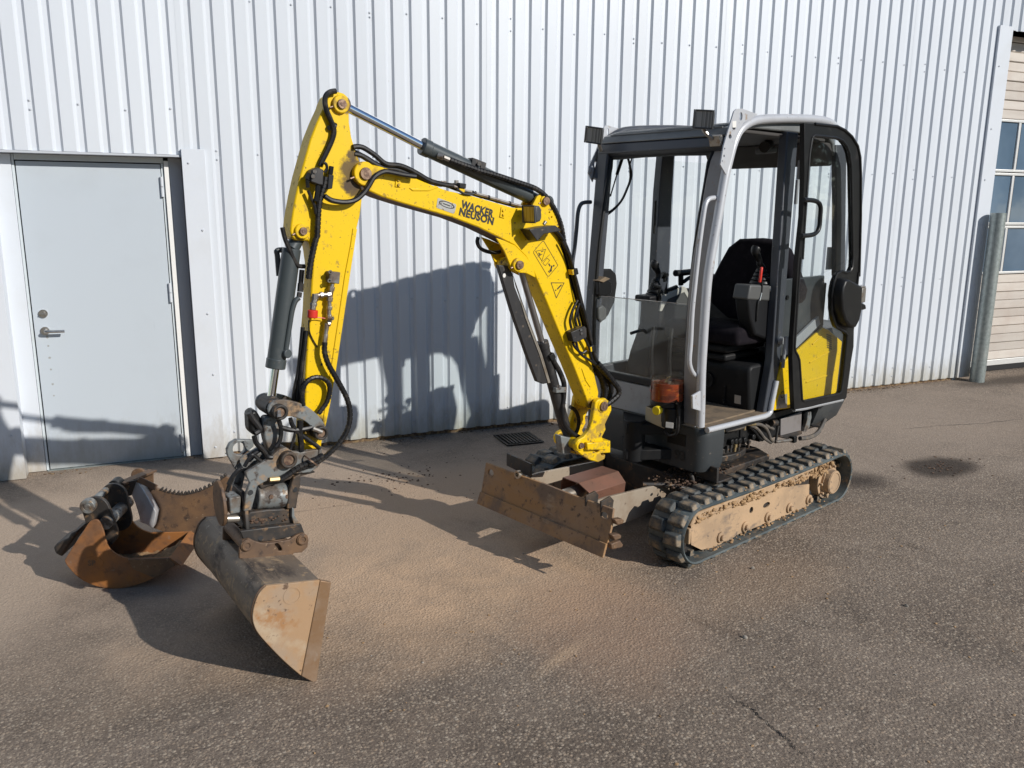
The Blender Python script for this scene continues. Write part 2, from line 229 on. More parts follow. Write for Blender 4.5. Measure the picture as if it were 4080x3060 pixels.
class MB:
    def __init__(s): s.v = []; s.f = []
    def add(s, vs, fs):
        o = len(s.v); s.v += [tuple(q) for q in vs]; s.f += [tuple(i + o for i in f) for f in fs]; return s
    def box(s, x0, x1, y0, y1, z0, z1):
        return s.add([(x, y, z) for z in (z0, z1) for y in (y0, y1) for x in (x0, x1)],
                     [(0, 2, 3, 1), (4, 5, 7, 6), (0, 1, 5, 4), (2, 6, 7, 3), (0, 4, 6, 2), (1, 3, 7, 5)])
    def obox(s, c, size, rot):
        M = rot if isinstance(rot, Matrix) else Matrix.Rotation(rot[1], 3, rot[0])
        c = Vector(c); h = [d / 2 for d in size]
        return s.add([c + M @ Vector((sx * h[0], sy * h[1], sz * h[2])) for sz in (-1, 1) for sy in (-1, 1) for sx in (-1, 1)],
                     [(0, 2, 3, 1), (4, 5, 7, 6), (0, 1, 5, 4), (2, 6, 7, 3), (0, 4, 6, 2), (1, 3, 7, 5)])
    def prism(s, pts, y0, y1):          # outline in x,z swept along y
        n = len(pts)
        vs = [(p[0], y0, p[1]) for p in pts] + [(p[0], y1, p[1]) for p in pts]
        fs = [tuple(range(n)), tuple(range(2 * n - 1, n - 1, -1))] + [(i, (i + 1) % n, n + (i + 1) % n, n + i) for i in range(n)]
        return s.add(vs, fs)
    def prismx(s, pts, x0, x1):         # outline in y,z swept along x
        n = len(pts)
        vs = [(x0, p[0], p[1]) for p in pts] + [(x1, p[0], p[1]) for p in pts]
        return s.add(vs, [tuple(range(n)), tuple(range(2 * n - 1, n - 1, -1))] + [(i, (i + 1) % n, n + (i + 1) % n, n + i) for i in range(n)])
    def prismz(s, pts, z0, z1):         # outline in x,y swept along z
        n = len(pts)
        vs = [(p[0], p[1], z0) for p in pts] + [(p[0], p[1], z1) for p in pts]
        return s.add(vs, [tuple(range(n)), tuple(range(2 * n - 1, n - 1, -1))] + [(i, (i + 1) % n, n + (i + 1) % n, n + i) for i in range(n)])
    def shell(s, pts, y0, y1, t):       # open outline in x,z with wall thickness t (to the left of travel), swept along y
        n = len(pts); nr = []
        for i in range(n):
            a = Vector(pts[max(i - 1, 0)]); b = Vector(pts[min(i + 1, n - 1)]); d = (b - a).normalized(); nr.append(Vector((-d.y, d.x)))
        inn = [(pts[i][0] + nr[i].x * t, pts[i][1] + nr[i].y * t) for i in range(n)]
        return s.prism(list(pts) + inn[::-1], y0, y1) if False else s._shell(pts, inn, y0, y1)
    def _shell(s, A, Bq, y0, y1):
        n = len(A); vs = []
        for y in (y0, y1):
            vs += [(q[0], y, q[1]) for q in A] + [(q[0], y, q[1]) for q in Bq]
        fs = []
        for i in range(n - 1):
            fs += [(i, i + 1, 2 * n + i + 1, 2 * n + i), (n + i, 3 * n + i, 3 * n + i + 1, n + i + 1),
                   (i, n + i, n + i + 1, i + 1), (2 * n + i, 2 * n + i + 1, 3 * n + i + 1, 3 * n + i)]
        fs += [(0, 2 * n, 3 * n, n), (n - 1, 2 * n - 1, 4 * n - 1, 3 * n - 1)]
        return s.add(vs, fs)
    def cyl(s, p0, p1, r0, r1=None, n=20, cap=True):
        p0 = Vector(p0); p1 = Vector(p1); r1 = r0 if r1 is None else r1
        d = (p1 - p0).normalized(); a = d.orthogonal().normalized(); b = d.cross(a)
        vs = [p0 + (a * math.cos(2 * math.pi * i / n) + b * math.sin(2 * math.pi * i / n)) * r0 for i in range(n)]
        vs += [p1 + (a * math.cos(2 * math.pi * i / n) + b * math.sin(2 * math.pi * i / n)) * r1 for i in range(n)]
        fs = [(i, (i + 1) % n, n + (i + 1) % n, n + i) for i in range(n)]
        if cap: fs += [tuple(range(n - 1, -1, -1)), tuple(range(n, 2 * n))]
        return s.add(vs, fs)
    def ring(s, p0, p1, ro, ri, n=24):
        p0 = Vector(p0); p1 = Vector(p1); d = (p1 - p0).normalized(); a = d.orthogonal().normalized(); b = d.cross(a)
        vs = []
        for P, r in ((p0, ro), (p1, ro), (p1, ri), (p0, ri)):
            vs += [P + (a * math.cos(2 * math.pi * i / n) + b * math.sin(2 * math.pi * i / n)) * r for i in range(n)]
        fs = [(k * n + i, k * n + (i + 1) % n, ((k + 1) % 4) * n + (i + 1) % n, ((k + 1) % 4) * n + i) for k in range(4) for i in range(n)]
        return s.add(vs, fs)
    def tube(s, pts, r, n=8, sm=5, flat=None):
        P = [Vector(q) for q in (crv(pts, sm) if sm > 1 and len(pts) > 2 else pts)]
        up = None; rings = []
        for i, q in enumerate(P):
            d = (P[min(i + 1, len(P) - 1)] - P[max(i - 1, 0)]).normalized()
            if up is None: up = d.orthogonal().normalized()
            up = (up - d * up.dot(d)).normalized(); b = d.cross(up)
            rings.append([q + (up * math.cos(2 * math.pi * j / n) + b * math.sin(2 * math.pi * j / n)) * (r if not callable(r) else r(i / (len(P) - 1))) for j in range(n)])
        vs = [q for g in rings for q in g]; fs = []
        for i in range(len(rings) - 1):
            for j in range(n): fs.append((i * n + j, i * n + (j + 1) % n, (i + 1) * n + (j + 1) % n, (i + 1) * n + j))
        fs += [tuple(range(n - 1, -1, -1)), tuple(range((len(rings) - 1) * n, len(rings) * n))]
        return s.add(vs, fs)
    def spiral(s, pts, r, pitch, n=9):   # hose in a spiral guard: a stepped skin
        P = [Vector(q) for q in crv(pts, 8)]; L = [0]
        for a, b in zip(P, P[1:]): L.append(L[-1] + (b - a).length)
        tot = L[-1]; m = int(tot / pitch); out = []; rr = []
        def at(t):
            t = max(0, min(tot, t))
            for i in range(len(L) - 1):
                if t <= L[i + 1]: return P[i].lerp(P[i + 1], (t - L[i]) / max(1e-9, L[i + 1] - L[i]))
            return P[-1]
        for i in range(m):
            for u, q in ((0.0, 1.0), (0.74, 1.0), (0.78, 0.84), (0.97, 0.84)): out.append(at((i + u) * tot / m)); rr.append(r * q)
        return s._rings(out, rr, n)
    def _rings(s, P, rr, n):
        up = None; vs = []; fs = []
        for i, q in enumerate(P):
            d = (P[min(i + 1, len(P) - 1)] - P[max(i - 1, 0)]).normalized()
            if up is None: up = d.orthogonal().normalized()
            up = (up - d * up.dot(d)).normalized(); b = d.cross(up)
            vs += [q + (up * math.cos(2 * math.pi * j / n) + b * math.sin(2 * math.pi * j / n)) * rr[i] for j in range(n)]
        for i in range(len(P) - 1):
            for j in range(n): fs.append((i * n + j, i * n + (j + 1) % n, (i + 1) * n + (j + 1) % n, (i + 1) * n + j))
        fs += [tuple(range(n - 1, -1, -1)), tuple(range((len(P) - 1) * n, len(P) * n))]
        return s.add(vs, fs)
    def lump(s, c, r, seed=0, sq=(1, 1, 1), n=1):
        bm = bmesh.new(); bmesh.ops.create_icosphere(bm, subdivisions=n, radius=1)
        c = Vector(c); vs = []
        for v in bm.verts:
            k = 1 + 0.55 * noise.noise(v.co * 1.7 + Vector((seed * 3.1, seed * 1.7, seed)))
            vs.append((c.x + v.co.x * r * k * sq[0], c.y + v.co.y * r * k * sq[1], c.z + v.co.z * r * k * sq[2]))
        bm.verts.index_update(); fs = [tuple(v.index for v in f.verts) for f in bm.faces]; bm.free()
        return s.add(vs, fs)
    def mesh(s, name, sharp=38):
        me = bpy.data.meshes.new(name); me.from_pydata(s.v, [], s.f)
        bm = bmesh.new(); bm.from_mesh(me); bmesh.ops.recalc_face_normals(bm, faces=bm.faces)
        for f in bm.faces: f.smooth = True
        for e in bm.edges:
            if len(e.link_faces) == 2: e.smooth = e.calc_face_angle(0) < R(sharp)
            else: e.smooth = False
        bm.to_mesh(me); bm.free(); return me
    def build(s, name, m, parent=None, bevel=0, loc=None, rotz=0, sharp=38, seg=2, label=None):
        me = s.mesh(name, sharp); me.materials.append(MATS[m])
        o = bpy.data.objects.new(name, me); COL.objects.link(o)
        if parent: o.parent = parent
        if loc: o.location = loc
        if rotz: o.rotation_euler = (0, 0, rotz)
        if bevel:
            b = o.modifiers.new('bevel', 'BEVEL'); b.width = bevel; b.segments = seg; b.limit_method = 'ANGLE'; b.angle_limit = R(40); b.harden_normals = False
        if label: o['label'] = label
        return o
def empty(name, loc=(0, 0, 0), rotz=0, parent=None):
    o = bpy.data.objects.new(name, None); COL.objects.link(o); o.location = loc; o.rotation_euler = (0, 0, rotz); o.parent = parent
    o.empty_display_size = 0.2; return o
def tag(o, label, cat, group=None):
    o['label'] = label; o['category'] = cat
    if group: o['group'] = group
    return o
def inst(src, parent, M=None, name=None):
    c = bpy.data.objects.new(name or src.name.split('.')[0], src.data); COL.objects.link(c); c.parent = parent
    if M is not None: c.matrix_local = M
    return c
def text_mb(s, size, weight=0.0, spacing=1.0, shear=0.0):
    """flat lettering in the x,z plane starting at the origin"""
    cu = bpy.data.curves.new('lettering', 'FONT'); cu.body = s; cu.size = size; cu.offset = weight; cu.space_character = spacing; cu.shear = shear
    cu.resolution_u = 3; cu.fill_mode = 'FRONT'
    ob = bpy.data.objects.new('lettering', cu); COL.objects.link(ob)
    bpy.context.view_layer.update()
    me = bpy.data.meshes.new_from_object(ob.evaluated_get(bpy.context.evaluated_depsgraph_get()))
    vs = [tuple(v.co) for v in me.vertices]; fs = [tuple(q.vertices) for q in me.polygons]
    bpy.data.objects.remove(ob); bpy.data.curves.remove(cu); bpy.data.meshes.remove(me)
    return vs, fs
def put_text(mb, s, size, org, ux, uz, weight=0, spacing=1.0, shear=0.0, width=None):
    """lay lettering on a plane: org = lower left, ux = reading direction, uz = up"""
    vs, fs = text_mb(s, size, weight, spacing, shear)
    org = Vector(org); ux = Vector(ux); uz = Vector(uz)
    k = 1.0
    if width:
        w = max(v[0] for v in vs) - min(v[0] for v in vs); k = width / w
    return mb.add([org + ux * v[0] * k + uz * v[1] for v in vs], fs)

# ------------------------------------------------------------------ the ground
def ground_material():
    m = bpy.data.materials.new('asphalt'); m.use_nodes = True; MATS['asphalt'] = m
    nt = m.node_tree; N = nt.nodes; L = nt.links; b = N['Principled BSDF']
    b.inputs['Roughness'].default_value = 0.9; b.inputs['Specular IOR Level'].default_value = 0.25
    tc = N.new('ShaderNodeTexCoord')
    def nz(scale, detail=4, rough=.6, dist=0, vec=None):
        t = N.new('ShaderNodeTexNoise'); t.inputs['Scale'].default_value = scale; t.inputs['Detail'].default_value = detail
        t.inputs['Roughness'].default_value = rough; t.inputs['Distortion'].default_value = dist
        L.new(vec or tc.outputs['Object'], t.inputs['Vector']); return t.outputs['Fac']
    def rng(v, a, c, lo=0., hi=1., smooth=False):
        r = N.new('ShaderNodeMapRange'); L.new(v, r.inputs['Value'])
        for k, q in zip(('From Min', 'From Max', 'To Min', 'To Max'), (a, c, lo, hi)): r.inputs[k].default_value = q
        if smooth: r.interpolation_type = 'SMOOTHSTEP'
        return r.outputs[0]
    def mth(op, a, c):
        n = N.new('ShaderNodeMath'); n.operation = op
        for i, q in enumerate((a, c)):
            if isinstance(q, (int, float)): n.inputs[i].default_value = q
            else: L.new(q, n.inputs[i])
        return n.outputs[0]
    def mix(f, a, c):
        n = N.new('ShaderNodeMix'); n.data_type = 'RGBA'
        if isinstance(f, (int, float)): n.inputs['Factor'].default_value = f
        else: L.new(f, n.inputs['Factor'])
        for i, q in ((6, a), (7, c)):
            if isinstance(q, tuple): n.inputs[i].default_value = (*q, 1)
            else: L.new(q, n.inputs[i])
        return n.outputs[2]
    warp = nz(1.7, 5)
    def blob(x, y, rx, ry, ang=0, w=.35):
        mp = N.new('ShaderNodeMapping'); mp.vector_type = 'TEXTURE'
        mp.inputs['Location'].default_value = (x, y, 0); mp.inputs['Rotation'].default_value = (0, 0, R(ang)); mp.inputs['Scale'].default_value = (rx, ry, 1)
        L.new(tc.outputs['Object'], mp.inputs['Vector'])
        ln = N.new('ShaderNodeVectorMath'); ln.operation = 'LENGTH'; L.new(mp.outputs[0], ln.inputs[0])
        d = mth('ADD', ln.outputs['Value'], mth('MULTIPLY', mth('SUBTRACT', warp, .5), 1.6))
        return rng(d, 1.0 + w, 1.0 - w, smooth=True)
    # aggregate
    vo = N.new('ShaderNodeTexVoronoi'); vo.inputs['Scale'].default_value = 74; L.new(tc.outputs['Object'], vo.inputs['Vector'])
    vo2 = N.new('ShaderNodeTexVoronoi'); vo2.inputs['Scale'].default_value = 190; L.new(tc.outputs['Object'], vo2.inputs['Vector'])
    sep = N.new('ShaderNodeSeparateColor'); L.new(vo.outputs['Color'], sep.inputs[0])
    sep2 = N.new('ShaderNodeSeparateColor'); L.new(vo2.outputs['Color'], sep2.inputs[0])
    base = mix(rng(nz(.8, 6, .65, .6), .36, .64), (0.155, 0.122, 0.095), (0.262, 0.210, 0.166))
    base = mix(rng(nz(2.6, 7, .68, 1.2), .52, .70), base, (0.138, 0.110, 0.087))
    base = mix(rng(nz(.35, 5, .6, 1.0), .54, .70), base, (0.29, 0.222, 0.162))
    stone = mix(sep.outputs[1], (0.37, 0.275, 0.195), (0.52, 0.445, 0.35))
    smask = mth('MULTIPLY', rng(sep.outputs[0], .42, .80), rng(vo.outputs['Distance'], .62, .38))
    rough_area = mth('SUBTRACT', 1.0, blob(.1, 4.7, 2.6, 1.5, 8, .5))
    agg = mix(mth('MULTIPLY', smask, mth('ADD', mth('MULTIPLY', rough_area, .58), .18)), base, stone)
    agg = mix(mth('MULTIPLY', rng(sep2.outputs[0], .5, 1.0), .42), agg, (0.075, 0.059, 0.047))
    agg = mix(mth('MULTIPLY', rng(sep2.outputs[2], .80, 1.0), .5), agg, (0.54, 0.44, 0.33))
    # pale dusty strip along the building, tracked sand, rust-brown wash
    agg = mix(mth('MULTIPLY', blob(-.1, 4.9, 2.2, 1.15, 6, .5), .72), agg, (0.47, 0.365, 0.275))
    sand = blob(1.22, 3.52, 1.0, .56, 6, .6)
    agg = mix(mth('MULTIPLY', sand, rng(nz(4.5, 8, .68, .5), .30, .66, .38, .80)), agg, (0.60, 0.41, 0.26))
    agg = mix(mth('MULTIPLY', blob(1.35, 4.6, 1.2, .55, 5, .5), .62), agg, (0.46, 0.32, 0.21))
    agg = mix(mth('MULTIPLY', blob(1.72, 2.85, .40, .42, 30, .5), .5), agg, (0.40, 0.255, 0.165))
    agg = mix(mth('MULTIPLY', blob(1.42, 2.72, .15, .03, 28, .9), .38), agg, (0.58, 0.42, 0.27))
    agg = mix(mth('MULTIPLY', blob(2.6, 2.95, .55, .22, 14, .6), .3), agg, (0.46, 0.32, 0.21))
    agg = mix(mth('MULTIPLY', blob(5.0, 4.9, 3.2, 1.1, 2, .5), .55), agg, (0.33, 0.26, 0.20))
    # oil
    agg = mix(mth('MULTIPLY', blob(5.06, 3.95, .30, .17, 10, .45), .86), agg, (0.030, 0.022, 0.017))
    agg = mix(mth('MULTIPLY', blob(4.28, 3.93, .20, .17, 10, .6), .8), agg, (0.034, 0.025, 0.02))
    agg = mix(mth('MULTIPLY', blob(8.6, 5.85, .9, .16, 0, .6), .7), agg, (0.045, 0.035, 0.028))
    fine = rng(nz(260, 2), .3, .7, .80, 1.2)
    mul = N.new('ShaderNodeMix'); mul.data_type = 'RGBA'; mul.blend_type = 'MULTIPLY'; mul.inputs['Factor'].default_value = 1
    L.new(agg, mul.inputs[6]); cmb = N.new('ShaderNodeCombineColor')
    for i in range(3): L.new(fine, cmb.inputs[i])
    L.new(cmb.outputs[0], mul.inputs[7]); L.new(mul.outputs[2], b.inputs['Base Color'])
    h = mth('ADD', mth('MULTIPLY', rng(vo.outputs['Distance'], .6, .1), .7), mth('ADD', mth('MULTIPLY', nz(240, 4), .8), mth('MULTIPLY', nz(14, 5), 1.2)))
    bp = N.new('ShaderNodeBump'); bp.inputs['Strength'].default_value = .55; bp.inputs['Distance'].default_value = .006
    L.new(h, bp.inputs['Height']); L.new(bp.outputs[0], b.inputs['Normal'])
ground_material()
g = MB(); g.add([(-150, -150, 0), (150, -150, 0), (150, 150, 0), (-150, 150, 0)], [(0, 1, 2, 3)])
ground = g.build('ground', 'asphalt'); ground['kind'] = 'structure'
# cracks in the asphalt: thin wandering sunk-dark slivers
def crack(pts, w):
    mb = MB(); P = crv([(x, y, 0) for x, y in pts], 9); lf = []; rt = []
    for i, q in enumerate(P):
        a = Vector(P[max(i - 1, 0)]); c = Vector(P[min(i + 1, len(P) - 1)]); d = (c - a).normalized(); nn = Vector((-d.y, d.x, 0))
        j = random.uniform(-.008, .008); ww = w * random.uniform(.25, 1.0) * min(1, 3 * i / len(P), 3 * (1 - i / len(P)) + .1)
        lf.append(Vector(q) + nn * (j + ww)); rt.append(Vector(q) + nn * (j - ww))
    n = len(P); vs = [(v.x, v.y, .003) for v in lf] + [(v.x, v.y, .003) for v in rt]
    mb.add(vs, [(i, i + 1, n + i + 1, n + i) for i in range(n - 1)])
    o = mb.build('crack', 'black_gap', ground); return o
crack([(1.8719, 2.2699), (1.8764, 2.1929), (1.8941, 2.1228), (1.8906, 2.0431), (1.8894, 1.9579), (1.8844, 1.8839), (1.8871, 1.8002)], .0035)
crack([(-0.1806, 4.7876), (0.1363, 4.8219), (0.4644, 4.766), (0.8436, 4.7751), (1.2128, 4.7633)], .0016)
crack([(5.5506, 4.805), (6.0437, 4.7679), (6.4498, 4.6888), (6.9517, 4.6598)], .004)

# ------------------------------------------------------------------ the building
P_ = 0.135; X0 = -4.4873 * P_; WY = 6.086; DEP = 0.019
bld = empty('metal_building', (3.0, 6.1, 0))
tag(bld, 'white corrugated metal building with a grey entry door and a sectional garage door', 'building')
BO = Vector((3.0, 6.1, 0))
def rel(mb): mb.v = [(x - BO.x, y - BO.y, z - BO.z) for x, y, z in mb.v]; return mb
def sheet(xa, xb, z0, z1, off):
    pts = []; k0 = int((xa - X0) / P_) - 2; k1 = int((xb - X0) / P_) + 2
    prof = []
    for k in range(k0, k1 + 1):
        xk = X0 + k * P_
        prof += [(xk - .027, DEP), (xk, DEP), (xk + .0155, 0), (xk + .052, 0), (xk + .0885, 0)]
    def yat(x):
        for (a, ya), (b2, yb) in zip(prof, prof[1:]):
            if a <= x <= b2: return ya + (yb - ya) * (x - a) / max(1e-9, b2 - a)
    pts = [(xa, yat(xa))] + [q for q in prof if xa + 1e-4 < q[0] < xb - 1e-4] + [(xb, yat(xb))]
    mb = MB(); n = len(pts)
    nz_ = max(2, int((z1 - z0) / .8)); vs = []
    for j in range(nz_ + 1):
        z = z0 + (z1 - z0) * j / nz_
        vs += [(x, WY + y + off + .0035 * noise.noise(Vector((x * 1.3, z * 1.1, 3))), z) for x, y in pts]
    mb.add(vs, [(j * n + i, j * n + i + 1, (j + 1) * n + i + 1, (j + 1) * n + i) for j in range(nz_) for i in range(n - 1)])
    return rel(mb).build('cladding_sheet', 'cladding', bld, sharp=12)
TOP = 5.4
edges = [-5.2]
k = -34
while X0 + k * P_ + .05 < 14:
    x = X0 + k * P_ + .053
    if x > -5.1: edges.append(x)
    k += 8
edges = sorted(set(edges + [14.0]))
si = 0
for xa, xb in zip(edges, edges[1:]):
    cuts = sorted({xa, xb} | {c for c in (-.88, .235, 7.86, 12.0) if xa < c < xb})
    for a, c in zip(cuts, cuts[1:]):
        mid = (a + c) / 2
        z0 = 2.113 if -.88 < mid < .235 else (3.555 if 7.86 < mid < 12 else .03)
        sheet(a, c + (.02 if c in edges and c < 13.9 else 0), z0, TOP, -.0012 * (si % 2))
    si += 1
# core behind the cladding with the two openings
core = MB(); cy0, cy1 = WY + .026, WY + .34
for a, c, z0, z1 in ((-5.2, -.88, 0, TOP), (-.88, .235, 2.11, TOP), (.235, 7.9, 0, TOP), (7.9, 12.0, 3.56, TOP), (12.0, 14, 0, TOP)):
    core.box(a, c, cy0 + (.001 if a == -.88 else 0), cy1, z0, z1)
rel(core).build('wall_core', 'reveal_paint', bld)
rel(MB().box(-5.2, 14, cy1, 14, TOP - .2, TOP + .1)).build('roof', 'reveal_paint', bld)
# screws: one small head each
hd = MB(); hd.cyl((0, -.001, 0), (0, -.0045, 0), .0085, .0075, 10); hd.cyl((0, -.0045, 0), (0, -.0095, 0), .0048, .0040, 6)
scr = None
def screw(x, y, z):
    global scr
    loc = Vector((x, y, z)) - BO
    if scr is None: scr = hd.build('cladding_screw', 'zinc_screw', bld, loc=loc)
    else:
        c = inst(scr, bld); c.location = loc
for k in range(-2, 66):
    xk = X0 + k * P_ - .0135
    for z, sel in ((.15, k > 6), (1.08, k > 10), (2.13, k > 6), (3.13, k > 8), (2.40, k < 7), (.95, k < 0)):
        if not sel or k % 2 or xk > 7.75: continue
        if -.88 < xk < .24 and z < 2.2: continue
        screw(xk, WY + DEP, z + random.uniform(-.022, .022) + (.03 if k % 16 == 8 else 0))
        if k % 8 == 0: screw(xk + .001, WY + DEP, z - .04)
# trims
def trim(x0, x1, z0, z1, ret, nm='corner_trim'):
    mb = MB(); t = .0025; y = WY - .028
    mb.box(x0, x1, y, y + t, z0, z1); mb.box(ret - (t if ret == x1 else 0), ret + (0 if ret == x1 else t), y + t, WY + .12, z0, z1)
    far = x0 if ret == x1 else x1
    mb.box(min(far, far + (t if far == x0 else -t)), max(far, far + (t if far == x0 else -t)), y + t, WY - .001, z0, z1)
    return rel(mb).build(nm, 'trim_white', bld, .001)
trim(-1.023, -.872, .004, 2.105, -.872); trim(.235, .381, .012, 2.150, .235); trim(7.852, 8.040, .032, 3.58, 8.040)
for x, z in ((.275, 2.06), (.335, 1.62), (.33, 1.05), (.34, .62), (.32, .09), (-.93, .30), (-.95, 1.3), (7.9, 3.2), (7.9, 2.6), (7.9, 2.1), (7.9, 1.3)): screw(x, WY - .028, z)
# drip flashing over the door
rel(MB().box(-.879, .234, WY - .004, WY + .13, 2.098, 2.111)).build('drip_flashing', 'reveal_paint', bld)
# entry door
DY = 6.205
ed = empty('entry_door', Vector((-.32, DY, 0)) - BO, parent=bld); ed['label'] = 'pale blue grey steel entry door with lever handle'
EO = Vector((-.32, DY, 0))
def er(mb): mb.v = [(x - EO.x, y - EO.y, z - EO.z) for x, y, z in mb.v]; return mb
er(MB().box(-.745, .101, DY, DY + .045, .008, 2.052)).build('door_leaf', 'door_paint', ed, .002)
er(MB().box(-.879, -.768, DY - .012, DY + .06, .004, 2.095)).build('jamb_panel', 'trim_white', ed, .001)
er(MB().box(-.766, -.752, DY - .006, DY + .06, .006, 2.095)).build('door_frame', 'door_frame_paint', ed, .001)
er(MB().box(-.750, .122, DY - .004, DY + .06, 2.060, 2.096)).build('door_frame', 'door_frame_paint', ed, .001)
er(MB().box(.106, .120, DY - .006, DY + .06, .006, 2.058)).build('door_frame', 'door_frame_paint', ed, .001)
er(MB().box(.124, .152, DY - .022, DY + .06, .006, 2.075)).build('architrave', 'frame_bright', ed, .002)
er(MB().box(.153, .234, DY - .004, DY + .06, .004, 2.095)).build('jamb_panel', 'reveal_paint', ed)
er(MB().box(-.9, .24, DY + .02, DY + .07, .0, 2.1)).build('door_gap', 'black_gap', ed)
er(MB().box(-.76, .12, DY - .02, DY + .05, .0, .006)).build('threshold', 'galvanised', ed)
for z in (1.905, 1.19, .108):
    h = er(MB().cyl((.104, DY - .012, z - .066), (.104, DY - .012, z - .002), .0105, n=12).cyl((.104, DY - .012, z + .002), (.104, DY - .012, z + .066), .0105, n=12)).build('hinge', 'trim_white', ed)
hn = MB().cyl((-.683, DY - .001, .963), (-.683, DY - .010, .963), .027, n=24).cyl((-.683, DY - .010, .963), (-.683, DY - .052, .963), .011, n=14).tube([(-.684, DY - .05, .963), (-.66, DY - .056, .963), (-.565, DY - .056, .961)], .0095, 10, 4)
er(hn).build('door_handle', 'stainless', ed)
lk = MB().cyl((-.683, DY - .001, 1.078), (-.683, DY - .012, 1.078), .027, n=24).cyl((-.683, DY - .012, 1.078), (-.683, DY - .020, 1.078), .014, n=16).box(-.700, -.668, DY - .030, DY - .018, 1.071, 1.078)
er(lk).build('lock_cylinder', 'stainless', ed)
stains('door_paint', [(-.355, 0, z, r) for z, r in ((.92, .012), (.86, .009), (.78, .011), (.70, .008), (.60, .010), (.52, .007))], (.30, .30, .28), 60, .8)
# sectional garage door
GY = 6.30
gd = empty('garage_door', Vector((10, GY, 0)) - BO, parent=bld); gd['label'] = 'weathered cream sectional garage door with three rows of window panes'
GO = Vector((10, GY, 0))
def gr(mb): mb.v = [(x - GO.x, y - GO.y, z - GO.z) for x, y, z in mb.v]; return mb
def slats(z0, z1, n):
    h = (z1 - z0) / n
    for i in range(n):
        a = z0 + i * h; deep = .007 if i % 2 else 0
        gr(MB().prismx([(GY + deep + .006, a + .001), (GY + deep, a + .007), (GY + deep, a + h - .012), (GY + deep + .012, a + h - .003), (GY + .04, a + h - .003), (GY + .04, a + .001)], 7.92, 12.0)).build('door_slat', 'ohd_panel', gd)
slats(.135, 1.10, 10); slats(2.745, 3.70, 10)
gr(MB().box(7.92, 12, GY - .008, GY + .04, .068, .132)).build('bottom_rail', 'ohd_aluminium', gd, .003)
gr(MB().box(7.92, 12, GY + .0, GY + .035, .006, .066)).build('rubber_seal', 'black_gap', gd)
rows = ((1.10, 1.635), (1.635, 2.195), (2.195, 2.745))
for z0, z1 in rows:
    for zz in (z0 + .006, z1 - .030):
        gr(MB().box(7.92, 12, GY - .006, GY + .04, zz, zz + .026)).build('rail', 'ohd_aluminium', gd, .003)
    for xm in (8.10, 8.655, 9.21, 9.765, 10.32, 10.875, 11.43, 11.975):
        gr(MB().box(xm - .017, xm + .017, GY - .004, GY + .039, z0 + .033, z1 - .031)).build('mullion', 'ohd_aluminium', gd, .003)
    for xm in (8.10, 8.655, 9.21, 9.765, 10.32, 10.875, 11.43):
        gr(MB().box(xm + .018, xm + .537, GY + .012, GY + .018, z0 + .034, z1 - .032)).build('window_pane', 'pane_sky_tint', gd)
        gr(MB().box(xm + .018, xm + .030, GY + .002, GY + .011, z0 + .034, z1 - .032)).build('gasket', 'black_gap', gd)
gr(MB().box(7.9, 12, GY + .045, GY + .06, 0, 3.7)).build('backing', 'black_gap', gd)
gr(MB().box(8.05, 12, GY - .19, GY + .03, 3.56, 3.60)).build('header_soffit', 'ohd_panel', gd)
# plinth gap
rel(MB().box(.40, 7.84, WY + .022, WY + .30, -.05, .030)).build('plinth', 'litter', bld)

# ------------------------------------------------------------------ bollard, drain
bo = MB(); bo.ring((0, 0, 0), (0, 0, 1.77), .073, .066, 40); bo.cyl((0, 0, 1.55), (0, 0, 1.70), .0655, n=32)
tag(bo.build('steel_bollard', 'galvanised', loc=(8.03, 5.955, 0)), 'tall galvanised steel pipe bollard at the wall corner by the garage door', 'bollard')
gt = empty('drain_grate', (2.545, 5.715, 0), R(-2)); tag(gt, 'small square cast iron drain grate beside the wall', 'drain grate')
MB().box(-.145, .145, -.145, .145, .0025, .0045).build('dark_pit_sheet', 'black_gap', gt)  # flat black sheet stands in for the shade below the bars
fr = MB()
for a in ((-.155, -.137, -.155, .155), (.137, .155, -.155, .155), (-.1368, .1368, -.155, -.137), (-.1368, .1368, .137, .155)): fr.box(*a, .005, .012)
fr.build('frame', 'cast_iron', gt, .002)
bar = None
for i in range(9):
    x = -.116 + i * .029
    if bar is None: bar = MB().box(-.0075, .0075, -.1365, .1365, .005, .017).build('bar', 'cast_iron', gt, .002, loc=(x, 0, 0))
    else: c = inst(bar, gt); c.location = (x, 0, 0)

# ------------------------------------------------------------------ litter, crumbs and pebbles on the ground
def scatter(name, spots, m, label):
    mb = MB()
    for (x, y, r, sq) in spots: mb.lump((x, y, r * sq * .55), r, random.random() * 40, (random.uniform(.7, 1.5), random.uniform(.7, 1.4), sq))
    o = mb.build(name, m, sharp=50); o['kind'] = 'stuff'; tag(o, label, 'debris'); return o
sp = []
for cx in [random.uniform(.4, 7.7) for i in range(16)]:
    for j in range(random.randint(6, 22)): sp.append((cx + random.gauss(0, .13), 6.075 - abs(random.gauss(0, .028)), random.choice((.004, .005, .007, .011)), .45))
for i in range(45): sp.append((random.choice((-.85, -.6, .2)) + random.gauss(0, .12), 6.12 + random.gauss(0, .03), random.uniform(.003, .009), .5))
scatter('leaf_litter', sp, 'litter', 'brown leaf litter and crumbs along the foot of the wall')
sp = []
for i in range(110):
    a, d = random.uniform(0, 6.3), abs(random.gauss(0, .22)); sp.append((1.42 + 1.25 * d * math.cos(a), 5.15 + .8 * d * math.sin(a), random.uniform(.002, .009), .5))
for i in range(60): sp.append((random.uniform(.2, 2.4), random.uniform(4.4, 5.9), random.uniform(.002, .005), .6))
